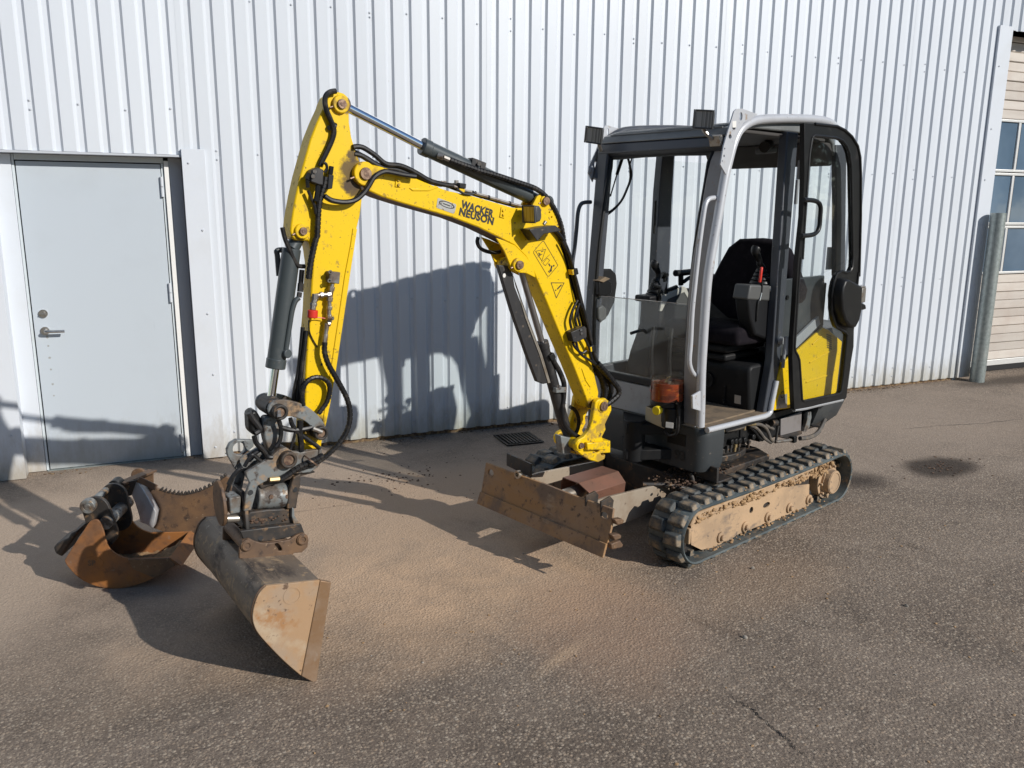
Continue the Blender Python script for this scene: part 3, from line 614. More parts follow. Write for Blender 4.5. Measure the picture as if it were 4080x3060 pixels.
for i in range(70):
    a, d = random.uniform(0, 6.3), abs(random.gauss(0, .28)); sp.append((5.06 + d * math.cos(a), 3.95 + .6 * d * math.sin(a), random.uniform(.003, .010), .5))
scatter('soil_crumbs', sp, 'dark_mud', 'dark soil crumbs scattered on the asphalt')
sp = []
for i in range(160): sp.append((random.uniform(-1.2, 6), random.uniform(1.4, 5.4), random.choice((.002, .0025, .003, .004)), .7))
for q in ((2.6902, 3.0912), (3.0843, 2.4923), (2.2064, 2.5491),): sp.append((*q, .011, .8))
scatter('pebbles', sp, 'stone', 'pale pebbles strewn over the asphalt')
sp = []
for i in range(160): sp.append((random.uniform(.3, 4.2), random.uniform(1.5, 3.3), random.uniform(.002, .006), .6))
scatter('clay_crumbs', sp, 'mud', 'light brown clay crumbs on the near asphalt')

# ------------------------------------------------------------------ the excavator (local x = forward, y = its left side, z = up)
EX = empty('mini_excavator', (2.8631, 4.0004, 0), R(197.8))
tag(EX, 'yellow and grey rubber tracked mini excavator with open cab door and folded boom', 'excavator')
def part(name, mb, m, parent=None, bevel=0, **k): return mb.build(name, m, parent or EX, bevel, **k)
def holed(outer, holes, y0, y1):
    """flat plate in x,z with holes, between y0 and y1"""
    bm = bmesh.new(); loops = []
    for lp in [outer] + list(holes):
        vs = [bm.verts.new((q[0], 0, q[1])) for q in lp]; loops.append(vs)
    ed_ = [bm.edges.new((vs[i], vs[(i + 1) % len(vs)])) for vs in loops for i in range(len(vs))]
    bmesh.ops.triangle_fill(bm, use_beauty=True, edges=ed_)
    bm.verts.index_update(); V = [v.co.copy() for v in bm.verts]; Fc = [tuple(v.index for v in f.verts) for f in bm.faces]; bm.free()
    n = len(V); mb = MB()
    fs = Fc + [tuple(i + n for i in reversed(f)) for f in Fc]; o = 0
    for lp in [outer] + list(holes):
        m_ = len(lp); fs += [(o + i, o + (i + 1) % m_, n + o + (i + 1) % m_, n + o + i) for i in range(m_)]; o += m_
    return mb.add([(v.x, y0, v.z) for v in V] + [(v.x, y1, v.z) for v in V], fs)
def oval(cx, cz, rx, rz, n=14): return [(cx + rx * math.cos(2 * math.pi * i / n), cz + rz * math.sin(2 * math.pi * i / n)) for i in range(n)]
def loft(mb, loops, cap=True):
    n = len(loops[0]); vs = [q for l in loops for q in l]; fs = []
    for k in range(len(loops) - 1): fs += [(k * n + i, k * n + (i + 1) % n, (k + 1) * n + (i + 1) % n, (k + 1) * n + i) for i in range(n)]
    if cap: fs += [tuple(range(n - 1, -1, -1)), tuple(range((len(loops) - 1) * n, len(loops) * n))]
    return mb.add(vs, fs)

# ---- tracks
XF, XR, ZC, RO, RI = .620, -.812, .164, .157, .139
def tpath(t, r, sag=.010):
    st = XF - XR; ar = math.pi * RO; tot = 2 * st + 2 * ar; s = (t % 1.0) * tot
    if s < st: u = s / st; return (XR + s, ZC + r - sag * math.sin(math.pi * u), 0.0)
    s -= st
    if s < ar: a = s / RO; return (XF + r * math.sin(a), ZC + r * math.cos(a), a)
    s -= ar
    if s < st: return (XF - s, ZC - r, math.pi)
    s -= st; a = s / RO + math.pi; return (XR + r * math.sin(a), ZC + r * math.cos(a), a)
lug_mesh = None; guide_mesh = None
def lug_mb(side):
    mb = MB(); b0, b1, t0, t1, h = .037, .053, .027, .043, .025
    mb.add([(-b0, -b1, -.004), (b0, -b1, -.004), (b0, b1, -.004), (-b0, b1, -.004), (-t0, -t1 + .006 * side, h), (t0, -t1 - .004 * side, h), (t0 * .9, t1, h * .93), (-t0, t1 * .92, h)],
           [(0, 3, 2, 1), (4, 5, 6, 7), (0, 1, 5, 4), (1, 2, 6, 5), (2, 3, 7, 6), (3, 0, 4, 7)]); return mb
def track(sign):
    tr = empty('track', (0, 0, 0), 0, EX); tr['label'] = 'near rubber track caked with mud' if sign > 0 else 'far rubber track behind the blade'
    ya, yb = (.392, .615) if sign > 0 else (-.615, -.392)
    n = 132; mb = MB(); vs = []; fs = []
    for i in range(n):
        xo, zo, _ = tpath(i / n, RO); xi, zi, _ = tpath(i / n, RI)
        vs += [(xo, ya + .012, zo), (xo, yb - .012, zo), ((xo + xi) / 2, yb, (zo + zi) / 2), (xi, yb - .004, zi), (xi, ya + .004, zi), ((xo + xi) / 2, ya, (zo + zi) / 2)]
    for i in range(n):
        j = (i + 1) % n
        for q in range(6): fs.append((i * 6 + q, i * 6 + (q + 1) % 6, j * 6 + (q + 1) % 6, j * 6 + q))
    mb.add(vs, fs); part('belt', mb, 'track_belt', tr)
    global lug_mesh, guide_mesh
    for row, yc in ((0, ya + .060), (1, yb - .060)):
        for i in range(38):
            x, z, a = tpath((i + .5 * row) / 38, RO)
            Mx = Matrix.Translation((x, yc, z)) @ Matrix.Rotation(a, 4, 'Y') @ Matrix.Rotation(R(random.uniform(-2.5, 2.5)), 4, 'Z') @ Matrix.Diagonal((random.uniform(.94, 1.06), random.uniform(.95, 1.04) * (1 if row else -1), random.uniform(.82, 1.05), 1))
            if lug_mesh is None:
                lug_mesh = lug_mb(1).build('track_lug', 'rubber_track', tr, .005, seg=2); lug_mesh.matrix_local = Mx
            else:
                c = inst(lug_mesh, tr, Mx); b = c.modifiers.new('bevel', 'BEVEL'); b.width = .005; b.segments = 2; b.limit_method = 'ANGLE'; b.angle_limit = R(40)
    ym = (ya + yb) / 2
    for i in range(36):
        x, z, a = tpath((i + .25) / 36, RI)
        Mx = Matrix.Translation((x, ym + .03 * sign, z)) @ Matrix.Rotation(a, 4, 'Y')
        if guide_mesh is None:
            guide_mesh = MB().prism([(-.020, .002), (.020, .002), (.013, -.030), (-.013, -.030)], -.013, .013).build('guide_lug', 'rubber_track', tr, .003); guide_mesh.matrix_local = Mx
        else: inst(guide_mesh, tr, Mx)
    s = sign
    def yy(a, b): return (min(a * s, b * s), max(a * s, b * s))
    # frame plate with its slots
    out = [(0.6259, 0.2131), (0.6155, 0.094), (0.523, 0.0404), (0.3649, 0.0155), (0.3267, 0.0323), (0.25, 0.0222), (0.1984, 0.0376), (-0.0173, 0.0328), (-0.0617, 0.0342), (-0.1436, 0.0039), (-0.2003, 0.024), (-0.4133, 0.02), (-0.4598, -0.0059), (-0.5686, -0.007), (-0.5482, 0.1645), (-0.0534, 0.2446), (0.3104, 0.2565), (0.5316, 0.2473)]
    holes = [oval(*(0.0724, 0.1507), .019, .019), oval(*(-0.082, 0.1438), .036, .016)]
    mb = holed(out, holes, *yy(.553, .545)); part('frame_plate', mb, 'mud_paint', tr)
    mb = MB(); mb.prism([(.60, .245), (.60, .10), (.50, .055), (-.50, .055), (-.56, .10), (-.56, .235)], *yy(.542, .44)); part('track_frame', mb, 'dark_steel', tr)
    mb = MB(); mb.prism([(.595, .262), (.64, .20), (.57, .215), (-.58, .215), (-.60, .262)], *yy(.56, .43)); part('frame_top', mb, 'mud_paint', tr, .008)
    # idler, rollers, sprocket, drive motor
    mb = MB(); mb.cyl((.62, yy(.44, .525)[0], ZC), (.62, yy(.44, .525)[1], ZC), .125, n=36); part('idler_wheel', mb, 'dark_steel', tr, .006)
    mb = MB(); mb.box(.650, .668, *yy(.530, .575), .115, .200); part('idler_bracket', mb, 'mud_paint', tr, .005)
    for x in (.36, .13, -.10, -.33, -.55):
        mb = MB(); mb.cyl((x, .46 * s, .068), (x, .565 * s, .068), .030, n=20); mb.cyl((x, .565 * s, .068), (x, .580 * s, .068), .016, n=12); part('track_roller', mb, 'mud_paint', tr, .004)
    mb = MB(); mb.ring((-.800, .47 * s, .165), (-.800, .53 * s, .165), .112, .06, 40)
    for i in range(14):
        a = 2 * math.pi * i / 14; mb.obox((-.80 + .118 * math.cos(a), .50 * s, .165 + .118 * math.sin(a)), (.02, .05, .02), Matrix.Rotation(-a, 3, 'Y'))
    part('sprocket', mb, 'mud_paint', tr, .003)
    mb = MB(); hx, hz = -.762, .142
    mb.cyl((hx, .44 * s, hz), (hx, .572 * s, hz), .086, .080, 36); mb.cyl((hx, .572 * s, hz), (hx, .603 * s, hz), .076, .074, 36); mb.ring((hx, .603 * s, hz), (hx, .607 * s, hz), .070, .058, 30)
    mo = part('drive_motor', mb, 'mud_paint', tr, .005)
    MB().obox((hx - .004, .6045 * s, hz + .02), (.05, .003, .038), Matrix.Rotation(R(8), 3, 'Y')).build('maker_plate', 'mud_paint', mo) if False else None
    mb = MB()
    for i in range(9):
        a = 2 * math.pi * i / 9; mb.cyl((hx + .098 * math.cos(a), .53 * s, hz + .098 * math.sin(a)), (hx + .098 * math.cos(a), .578 * s, hz + .098 * math.sin(a)), .009, n=6)
    mb.ring((hx, .50 * s, hz), (hx, .556 * s, hz), .114, .07, 36); part('motor_flange', mb, 'mud_paint', tr, .003)
    # mud on the frame
    mb = MB()
    for i in range(950 if s > 0 else 150):
        x = random.uniform(-.72, .60); y = random.uniform(.47, .585); sl = random.random()
        z = .262 + .016 * noise.noise(Vector((x * 9, y * 9, 1))) - (y - .5) * .22 * (sl if y > .54 else 0) + .004
        if y > .553: z = random.uniform(.212, .252) + .02 * noise.noise(Vector((x * 7, 3, 1))); y = random.uniform(.548, .572)
        mb.lump((x, y * s, z), random.choice((.004, .005, .007, .009, .013)), i, (1.2, .9, .8))
    for i in range(70 if s > 0 else 10): mb.lump((random.uniform(-.70, .50), random.uniform(.545, .60) * s, .028 + random.uniform(0, .01)), random.uniform(.003, .010), i + 900, (1.3, 1, .7))
    for i in range(170 if s > 0 else 10): mb.lump((-.66 + random.uniform(-.12, .12), random.uniform(.50, .575) * s, .225 + random.uniform(-.02, .035)), random.choice((.005, .007, .010, .014)), i + 1900)
    for i in range(110 if s > 0 else 10):
        x, z, a = tpath(random.uniform(.02, .36), RO + .004); mb.lump((x, random.choice((.55, .565, .5, .595)) * s + random.uniform(-.02, .02), z), random.uniform(.003, .008), i + 2900, (1.3, 1.2, .6))
    o = part('caked_mud', mb, 'mud', tr, sharp=60); o['kind'] = 'stuff'
    return tr
track(1); track(-1)

# ---- undercarriage
uc = MB(); uc.prismz([(-.48, -.22), (-.40, -.36), (.28, -.36), (.36, -.22), (.36, .22), (.28, .36), (-.40, .36), (-.48, .22)], .15, .335)
for x in (.24, -.42): uc.cyl((x, -.5, .20), (x, .5, .20), .055, n=20)
uc.cyl((-.08, 0, .335), (-.08, 0, .43), .30, n=48); uc.ring((-.08, 0, .36), (-.08, 0, .40), .335, .29, 48)
und = part('undercarriage', uc, 'dark_steel', None, .006)
mb = MB()
for i in range(650):
    x = random.gauss(.28, .10); y = random.uniform(.16, .40); mb.lump((x, y, .333 + random.uniform(0, .016)), random.choice((.003, .004, .006, .009)), i, (1.2, 1.2, .7))
o = part('soil_on_frame', mb, 'dark_mud', und, sharp=60); o['kind'] = 'stuff'
part('step_plate', MB().obox((.33, .43, .395), (.016, .15, .085), Matrix.Rotation(R(-10), 3, 'Z')).obox((.27, .43, .355), (.13, .15, .012), Matrix.Rotation(0, 3, 'Z')), 'dark_steel', und, .003)
part('hose_pipe', MB().tube([(.62, .22, .335), (.50, .30, .325), (.40, .36, .30), (.385, .375, .34), (.39, .36, .385)], .013, 10), 'dark_steel', und)

# ---- dozer blade
bl = empty('dozer_blade', (0, 0, 0), 0, EX); bl['label'] = 'rusty dozer blade with lifting slots'
prof = [(1.208, .168), (1.178, .226), (1.158, .30), (1.143, .394)]
def moldboard():
    """board in y,t with two slots near the top corners"""
    ys = [-.475, .475]; t_tot = [0]
    for a, b in zip(prof, prof[1:]): t_tot.append(t_tot[-1] + (Vector(b) - Vector(a)).length)
    def at(t):
        for i in range(len(prof) - 1):
            if t <= t_tot[i + 1] + 1e-9: u = (t - t_tot[i]) / (t_tot[i + 1] - t_tot[i]); return Vector(prof[i]).lerp(Vector(prof[i + 1]), u)
        return Vector(prof[-1])
    T = t_tot[-1]; mb = MB()
    up = holed([(-.475, t_tot[1]), (.475, t_tot[1]), (.478, t_tot[2]), (.475, T), (.20, T - .004), (.0, T), (-.2, T - .003), (-.475, T)], [oval(-.425, T - .045, .024, .018), oval(.425, T - .045, .026, .017)], 0, 1)
    vs = []
    for a, y, t in up.v:
        q = at(t); vs.append((q.x - .014 * y, a, q.y))
    return mb.add(vs, up.f)
part('moldboard', moldboard(), 'blade_rust', bl, .002)
part('cutting_edge', MB().prism([(1.209, .166), (1.186, .232), (1.172, .228), (1.195, .163)], -.477, .477), 'blade_rust', bl, .003)
def arm(y):
    return MB().prism([(1.150, .345), (.95, .350), (.42, .318), (.42, .20), (.70, .175), (1.185, .175)], y - .009, y + .009)
part('blade_arm', arm(.255), 'arm_steel', bl, .003); part('blade_arm', arm(-.255), 'arm_steel', bl, .003)
for y in (.40, .30): part('back_plate', MB().prism([(1.145, .19), (1.150, .415), (1.085, .425), (1.06, .40), (1.09, .20)], y - .006, y + .006), 'dark_steel', bl, .002)
part('back_plate', MB().obox((1.05, -.30, .405), (.012, .24, .075), Matrix.Rotation(R(-8), 3, 'Z')), 'dark_steel', bl, .002)
part('shackle', MB().ring((1.135, -.20, .395), (1.155, -.20, .395), .022, .012, 14), 'bare_steel', bl)
for z, x in ((.335, 1.15), (.262, 1.165)):
    part('hinge_lug', MB().prism([(x + .012, z + .02), (x - .04, z + .012), (x - .058, z - .002), (x - .05, z - .016), (x - .01, z - .014)], .472, .505), 'rust_brown', bl, .005)
part('hinge_lug', MB().prism([(1.175, .235), (1.11, .235), (1.085, .205), (1.10, .195), (1.17, .205)], .474, .500), 'rust_brown', bl, .005)
bc = part('lift_cylinder', MB().cyl((1.13, .03, .305), (.90, .03, .315), .036, n=24).cyl((.90, .03, .315), (.64, .03, .322), .044, n=24), 'bare_steel', bl)
part('rod_eye', MB().cyl((1.115, -.03, .306), (1.115, .09, .306), .040, n=24), 'bare_steel', bl, .004)
gd_o = [(-.075, .27), (-.080, .335), (-.035, .385), (.085, .385), (.140, .335), (.130, .25)]
gi_o = [(y * .93 + .002, z - .006) for y, z in gd_o]
g_ = MB(); n_ = len(gd_o); vs = []
for x in (.665, .945): vs += [(x + (.03 if j in (2, 3) and x > .9 else 0), *gd_o[j]) for j in range(n_)] + [(x + (.03 if j in (2, 3) and x > .9 else 0), *gi_o[j]) for j in range(n_)]
fs = []
for j in range(n_ - 1): fs += [(j, j + 1, 2 * n_ + j + 1, 2 * n_ + j), (n_ + j, 3 * n_ + j, 3 * n_ + j + 1, n_ + j + 1), (j, n_ + j, n_ + j + 1, j + 1), (2 * n_ + j, 2 * n_ + j + 1, 3 * n_ + j + 1, 3 * n_ + j)]
fs += [(0, 2 * n_, 3 * n_, n_), (n_ - 1, 2 * n_ - 1, 4 * n_ - 1, 3 * n_ - 1)]
part('cylinder_guard', g_.add(vs, fs), 'guard_rust', bl, .0015)

# ---- upper structure
up = empty('upper_body', (0, 0, 0), 0, EX)
rc = lambda cx, cy, r, a0, a1: arc(cx, cy, r, a0, a1, 7)
fo = [(.0, -.42)] + rc(.36, -.36, .06, -90, 0) + rc(.35, .385, .07, 0, 90) + [(.235, .455), (.235, .30), (.0, .25)]
def sc(o, k, cx=.2, cy=0): return [(cx + (x - cx) * k, cy + (y - cy) * k) for x, y in o]
m_ = MB(); loft(m_, [[(x, y, .405) for x, y in sc(fo, .965)], [(x, y, .44) for x, y in sc(fo, .992)], [(x, y, .60) for x, y in fo], [(x, y, .638) for x, y in fo], [(x, y, .648) for x, y in sc(fo, .985)]])
fc = part('front_cover', m_, 'body_grey', None, sharp=50)
t_ = MB(); put_text(t_, '93', .075, (.4255, .27, .455), (0, 1, 0), (0, 0, 1), .001); part('number_mark', t_, 'decal_black', fc)
t_ = MB()
for i in range(6): t_.box(.4215, .4235, .06 + .002 * (i % 2), .115, .545 + i * .012, .550 + i * .012)
part('vent_slots', t_, 'decal_black', fc)
part('rating_plate', MB().box(.4215, .4235, .22, .34, .535, .60), 'black_plastic', fc)
part('warning_plate', MB().obox((.424, .12, .628), (.004, .10, .028), Matrix.Rotation(0, 3, 'Z')), 'beige_paint', fc)
part('deck', MB().box(-1.0, .235, -.41, .20, .44, .632).box(-.98, .20, .2, .44, .60, .630), 'interior_dark', up)
part('swing_post', MB().cyl((.55, .09, .43), (.55, .09, .66), .06, n=28).prismz([(.40, -.13), (.55, .02), (.62, .09), (.55, .16), (.40, .26)], .44, .50).prismz([(.40, -.13), (.55, .02), (.62, .09), (.55, .16), (.40, .26)], .585, .645), 'interior_dark', up, .005)
cw = [(-.82, -.41)] + rc(-1.10, -.28, .13, 270, 200)[::1] + [(-1.285, -.10), (-1.295, .05), (-1.28, .2)] + rc(-1.13, .30, .14, 165, 90) + [(-.82, .44)]
m_ = MB(); loft(m_, [[(x + .05, y * .94, .385) for x, y in sc(cw, .66, -.88)], [(x + .03, y * .98, .405) for x, y in sc(cw, .78, -.88)], [(x + .01, y, .47) for x, y in sc(cw, .90, -.88)], [(x, y, .56) for x, y in sc(cw, .96, -.9)], [(x, y, .66) for x, y in sc(cw, .99, -.9)], [(x, y, .80) for x, y in cw], [(x, y, 1.03) for x, y in sc(cw, .97, -.9)], [(x, y, 1.07) for x, y in sc(cw, .93, -.9)]])
part('counterweight', m_, 'body_grey', up, sharp=50)
part('engine_hood', MB().prism([(-.30, .64), (-.30, .92), (-.44, .965), (-.74, 1.085), (-.98, 1.0), (-.98, .64)], -.41, .425), 'interior_dark', up, .01)
yo = [(-0.2237, 0.6524), (-0.2585, 0.8052), (-0.3095, 0.922), (-0.3689, 0.9444), (-0.4401, 0.9722), (-0.7426, 1.0928), (-0.8165, 1.0712), (-0.9978, 0.9807), (-0.9924, 0.8287), (-0.9862, 0.6785), (-0.9783, 0.6105), (-0.4022, 0.6382)]
hs = part('hood_side', MB().prism(yo, .432, .450), 'yellow_hood', None, .005); hs['label'] = 'yellow engine side panel seen through the door glass'
for a, b in ([(-0.6146, 0.8903), (-0.9107, 0.946)], [(-0.5906, 0.773), (-0.9094, 0.7845)], [(-0.6271, 1.002), (-0.7439, 1.0486)]):
    part('panel_rib', MB().tube([(a[0], .450, a[1]), (b[0], .450, b[1])], .006, 8, 1), 'yellow_hood', hs)
vg = MB()
for i in range(5):
    for j in range(7):
        x, z = -.795 - i * .013 - j * .003, 1.045 - j * .0135 - i * .004; vg.box(x - .0042, x + .0042, .4502, .4512, z - .0045, z + .0045)
part('vent_grille', vg, 'decal_black', hs)
part('serial_sticker', MB().prism([(-0.2985, 0.7372), (-0.3853, 0.731), (-0.3978, 0.6457), (-0.2756, 0.6585)], .4505, .4515), 'sticker_silver', hs)
t_ = MB(); t_.ring((-.335, .4516, .735), (-.335, .4522, .735), .021, .017, 20); part('sticker_logo', t_, 'decal_black', hs)
part('silver_stripe', MB().prism([(-0.3896, 1.0426), (-0.6643, 1.1687), (-0.6977, 1.118), (-0.4199, 0.9876)], .440, .456), 'panel_grey', up, .002)
part('quarter_panel', MB().prism([(-.29, .96), (-.29, 1.405), (-.74, 1.405), (-.78, 1.10), (-.74, 1.09), (-.44, .97)], .40, .432), 'body_grey', up, .004)
# hydraulics under the door sill
hy = empty('valve_bank', (0, 0, 0), 0, EX)
part('valve_block', MB().box(-.20, .20, .22, .375, .475, .575).box(-.10, -.03, .30, .385, .50, .60), 'black_plastic', hy, .006)
for c in ((0.1921, 0.4, 0.517), (0.1571, 0.4, 0.512), (0.2603, 0.4, 0.5129), (0.0697, 0.4, 0.5105), (0.0303, 0.4, 0.5067), (-0.0079, 0.4, 0.5032), (-0.0577, 0.4, 0.4981), (-0.144, 0.4, 0.5001), (-0.2201, 0.4, 0.4931)):
    part('spool_cap', MB().cyl((c[0], .33, c[2]), (c[0], .405, c[2]), .017, n=16), 'black_plastic', hy, .003)
for i, c in enumerate(((0.2145, 0.4, 0.4798), (0.1798, 0.4, 0.4755), (0.0978, 0.4, 0.4671), (0.0605, 0.4, 0.4649), (0.0165, 0.4, 0.459), (-0.02, 0.4, 0.4571), (-0.1192, 0.4, 0.4536))):
    f_ = part('port_fitting', MB().cyl((c[0], .385, c[2] + .026), (c[0], .385, c[2] + .008), .013, n=6).cyl((c[0], .385, c[2] + .008), (c[0], .385, c[2] - .018), .0075, n=10), 'fitting_brass' if i in (1, 4) else 'dark_steel', hy)
part('upper_spools', MB().cyl((-.06, .34, .595), (.19, .36, .575), .013, n=10).cyl((-.02, .36, .575), (.15, .38, .555), .012, n=10).cyl((.13, .35, .60), (.19, .35, .60), .016, n=10), 'black_plastic', hy)
H = lambda pts, y: [(q[0], y + (q[2] if len(q) > 2 else 0), q[1]) for q in pts]
part('supply_hose', MB().tube(H([(0.1703, 0.6051), (0.0886, 0.5992), (0.0055, 0.5977)], .42), .017, 10, 3), 'grey_hose', hy)
part('hose_end', MB().cyl((0.2342, 0.42, 0.609), (0.1662, 0.42, 0.6049), .012, n=10).cyl((0.2143, 0.42, 0.6075), (0.1864, 0.42, 0.6065), .016, n=6), 'fitting_brass', hy)
part('tee_fitting', MB().cyl((-0.0068, 0.42, 0.614), (-0.0119, 0.42, 0.5708), .009, n=8).cyl((-0.0278, 0.42, 0.6005), (-0.1152, 0.42, 0.5871), .010, n=8), 'fitting_brass', hy)
for pts, r in ((H([(-0.1152, 0.5871), (-0.1783, 0.5724), (-0.2356, 0.542), (-0.2729, 0.4994), (-0.2905, 0.4702), (-0.3257, 0.447)], .42), .010), (H([(-0.0792, 0.5847), (-0.143, 0.5585), (-0.2015, 0.5151), (-0.2468, 0.476), (-0.3204, 0.4363)], .41), .010), (H([(-0.0873, 0.5736), (-0.1532, 0.5317), (-0.1933, 0.4938), (-0.2417, 0.4643)], .40), .009), (H([(-0.9628, 0.4742), (-0.9297, 0.4289), (-0.8772, 0.3929), (-0.7741, 0.3834), (-0.67, 0.3967)], .40), .014), (H([(-0.8458, 0.5453), (-0.8606, 0.4871), (-0.8295, 0.4531), (-0.9184, 0.4267)], .38), .008), (H([(-0.2808, 0.5466), (-0.339, 0.521), (-0.3832, 0.5028)], .38), .010)):
    part('hydraulic_hose', MB().tube(pts, r, 9), 'grey_hose' if r > .0095 else 'black_hose', hy)
part('support_bar', MB().cyl((-0.3672, 0.41, 0.4319), (-0.5467, 0.41, 0.4106), .009, n=10), 'fitting_steel', hy)
part('bar_clamp', MB().obox((-0.576, 0.41, 0.4106), (.035, .03, .04), Matrix.Rotation(0, 3, 'Z')), 'black_plastic', hy, .004)
part('battery_cover', MB().prism([(-0.4782, 0.5472), (-0.7177, 0.5554), (-0.7281, 0.424), (-0.4877, 0.433)], .355, .372), 'battery_panel', up, .004)
part('battery_tray', MB().prism([(-0.4538, 0.4435), (-0.7104, 0.4348), (-0.7159, 0.4128), (-0.5451, 0.4107)], .25, .388), 'dark_steel', up, .003)
part('bracket', MB().prism([(-0.7599, 0.5499), (-0.7964, 0.5468), (-0.8078, 0.509), (-0.7923, 0.4449), (-0.7597, 0.4227), (-0.7229, 0.4292), (-0.7575, 0.5006)], .37, .392), 'grey_steel', up, .003)
part('engine_block', MB().box(-.95, -.30, -.3, .345, .43, .628), 'interior_dark', up)
mb = MB(); mb.prism([(0.3673, 0.6409), (0.3251, 0.6382), (0.3158, 0.5847), (0.358, 0.5853)], .445, .452); part('latch_tab', mb, 'grey_steel', up)
part('linkage_rod', MB().tube(H([(-0.4206, 0.5196), (-0.413, 0.4732), (-0.4061, 0.4213)], .39), .008, 8, 2).cyl((-0.3374, 0.39, 0.5495), (-0.394, 0.39, 0.5426), .02, n=10), 'dark_steel', up)

# ---- cab
cb = empty('cab', (0, 0, 0), 0, EX); cb['label'] = 'cab frame in silver and dark grey with its front window raised'
nearA = [(0.4495, 0.6754), (0.4567, 0.8157), (0.4657, 0.9613), (0.4663, 1.1035), (0.4644, 1.3129), (0.4546, 1.4837)] + [(0.407, 1.7302), (0.3865, 1.8412), (0.3635, 1.9517), (0.337, 2.0401), (0.3066, 2.1179), (0.2611, 2.1786), (0.1793, 2.2204), (0.0791, 2.2415), (-0.1338, 2.2612), (-0.3616, 2.276), (-0.5232, 2.2794), (-0.6347, 2.2684), (-0.7097, 2.236)]
part('side_rail', MB().tube([(x, .448, z) for x, z in nearA], .0235, 14, 3), 'cab_silver', cb)
A2 = nearA[:11]
part('front_pillar', MB().shell([(x + .012, z) for x, z in crv(A2, 3)], .345, .437, .05), 'pillar_taupe', cb, .008)
farA = [(x, z) for x, z in [(0.3424, 2.1134), (0.3545, 1.987), (0.3758, 1.7139), (0.3957, 1.4531), (0.4107, 1.1874), (0.4191, 1.0072)]][::-1]
farA = [(farA[0][0], .66)] + farA
part('front_pillar', MB().shell([(x + .018, z) for x, z in crv(farA, 3)], -.425, -.345, .055), 'cab_grey', cb, .008)
part('side_rail', MB().tube([(x, -.425, z) for x, z in nearA[8:]], .0235, 12, 3), 'cab_grey', cb)
part('window_seal', MB().tube([(.435, .335, .88), (.445, .335, 1.2), (.42, .335, 1.6), (.345, .335, 2.02), (.325, .30, 2.07), (.325, -.29, 2.07), (.345, -.335, 2.02), (.42, -.335, 1.6), (.445, -.335, 1.2), (.435, -.335, .88)], .013, 8, 3), 'black_plastic', cb)
part('front_header', MB().prism([(.335, 2.075), (.368, 2.095), (.345, 2.145), (.26, 2.15), (.26, 2.085)], -.42, .436), 'cab_grey', cb, .006)
ro = part('roof', MB().prism([(.350, 2.148), (.325, 2.188), (.24, 2.216), (.05, 2.240), (-.13, 2.252), (-.36, 2.264), (-.52, 2.266), (-.63, 2.254), (-.70, 2.22), (-.74, 2.165), (-.755, 2.10), (-.725, 2.10), (-.71, 2.16), (-.64, 2.205), (.1, 2.198), (.2, 2.185), (.26, 2.148)], -.415, .428), 'roof_grey', cb, .008)
for i in range(7):
    x = .325 - i * .024; z = 2.192 + .031 * (i / 6) ** .7
    part('roof_rib', MB().cyl((x, -.36, z), (x, .39, z + .001), .004, n=6), 'roof_grey', cb)
part('headliner', MB().box(-.64, .24, -.40, .42, 2.170, 2.190).prism([(-.70, 2.17), (-.60, 2.168), (-.655, 2.085), (-.70, 2.045), (-.735, 2.04), (-.735, 2.12)], -.40, .42), 'headliner', cb, .01)
part('cabin_lamp', MB().obox((-.32, .24, 2.115), (.13, .06, .03), Matrix.Rotation(R(6), 3, 'Y')), 'console_grey', cb, .006)
part('lamp_bracket', MB().cyl((-.25, .27, 2.13), (-.34, .24, 2.15), .03, n=14), 'black_plastic', cb)
# lifting eyes
eye = [(0.3681, 2.2562), (0.3479, 2.2698), (0.3033, 2.2747), (0.1826, 2.261), (0.1621, 2.2596), (0.213, 2.2355), (0.2827, 2.2089), (0.3287, 2.1556), (0.352, 2.0752), (0.3743, 2.0092), (0.4018, 1.9561), (0.4546, 2.0026), (0.4363, 2.0924), (0.4046, 2.1723)]
eh = [oval(*(0.3081, 2.2372), .014, .020), oval(*(0.361, 2.1801), .014, .010), oval(*(0.3882, 2.1378), .013, .011), oval(*(0.4274, 2.0787), .005, .005), oval(*(0.4288, 2.0444), .006, .006), oval(*(0.4413, 2.0195), .004, .004)]
part('lifting_eye', holed(eye, eh, .474, .481), 'cab_silver', cb)
eye2 = [(0.2861, 2.2497), (0.2647, 2.2586), (0.146, 2.2436), (0.1911, 2.2195), (0.2542, 2.1761), (0.3158, 2.1156), (0.3241, 2.0731), (0.3484, 1.9877), (0.3716, 1.9362), (0.4114, 1.9857), (0.4065, 2.0194), (0.3475, 2.114)]
part('lifting_eye', holed(eye2, [oval(*(0.2564, 2.2214), .010, .020), oval(*(0.3529, 2.034), .007, .020), oval(*(0.3777, 2.023), .005, .006)], -.452, -.446), 'cab_silver', cb)
part('hook_sticker', MB().prism([(0.3785, 2.2094), (0.3458, 2.2139), (0.3424, 2.1835), (0.3727, 2.1801)], .4812, .4818), 'sticker_white', cb)
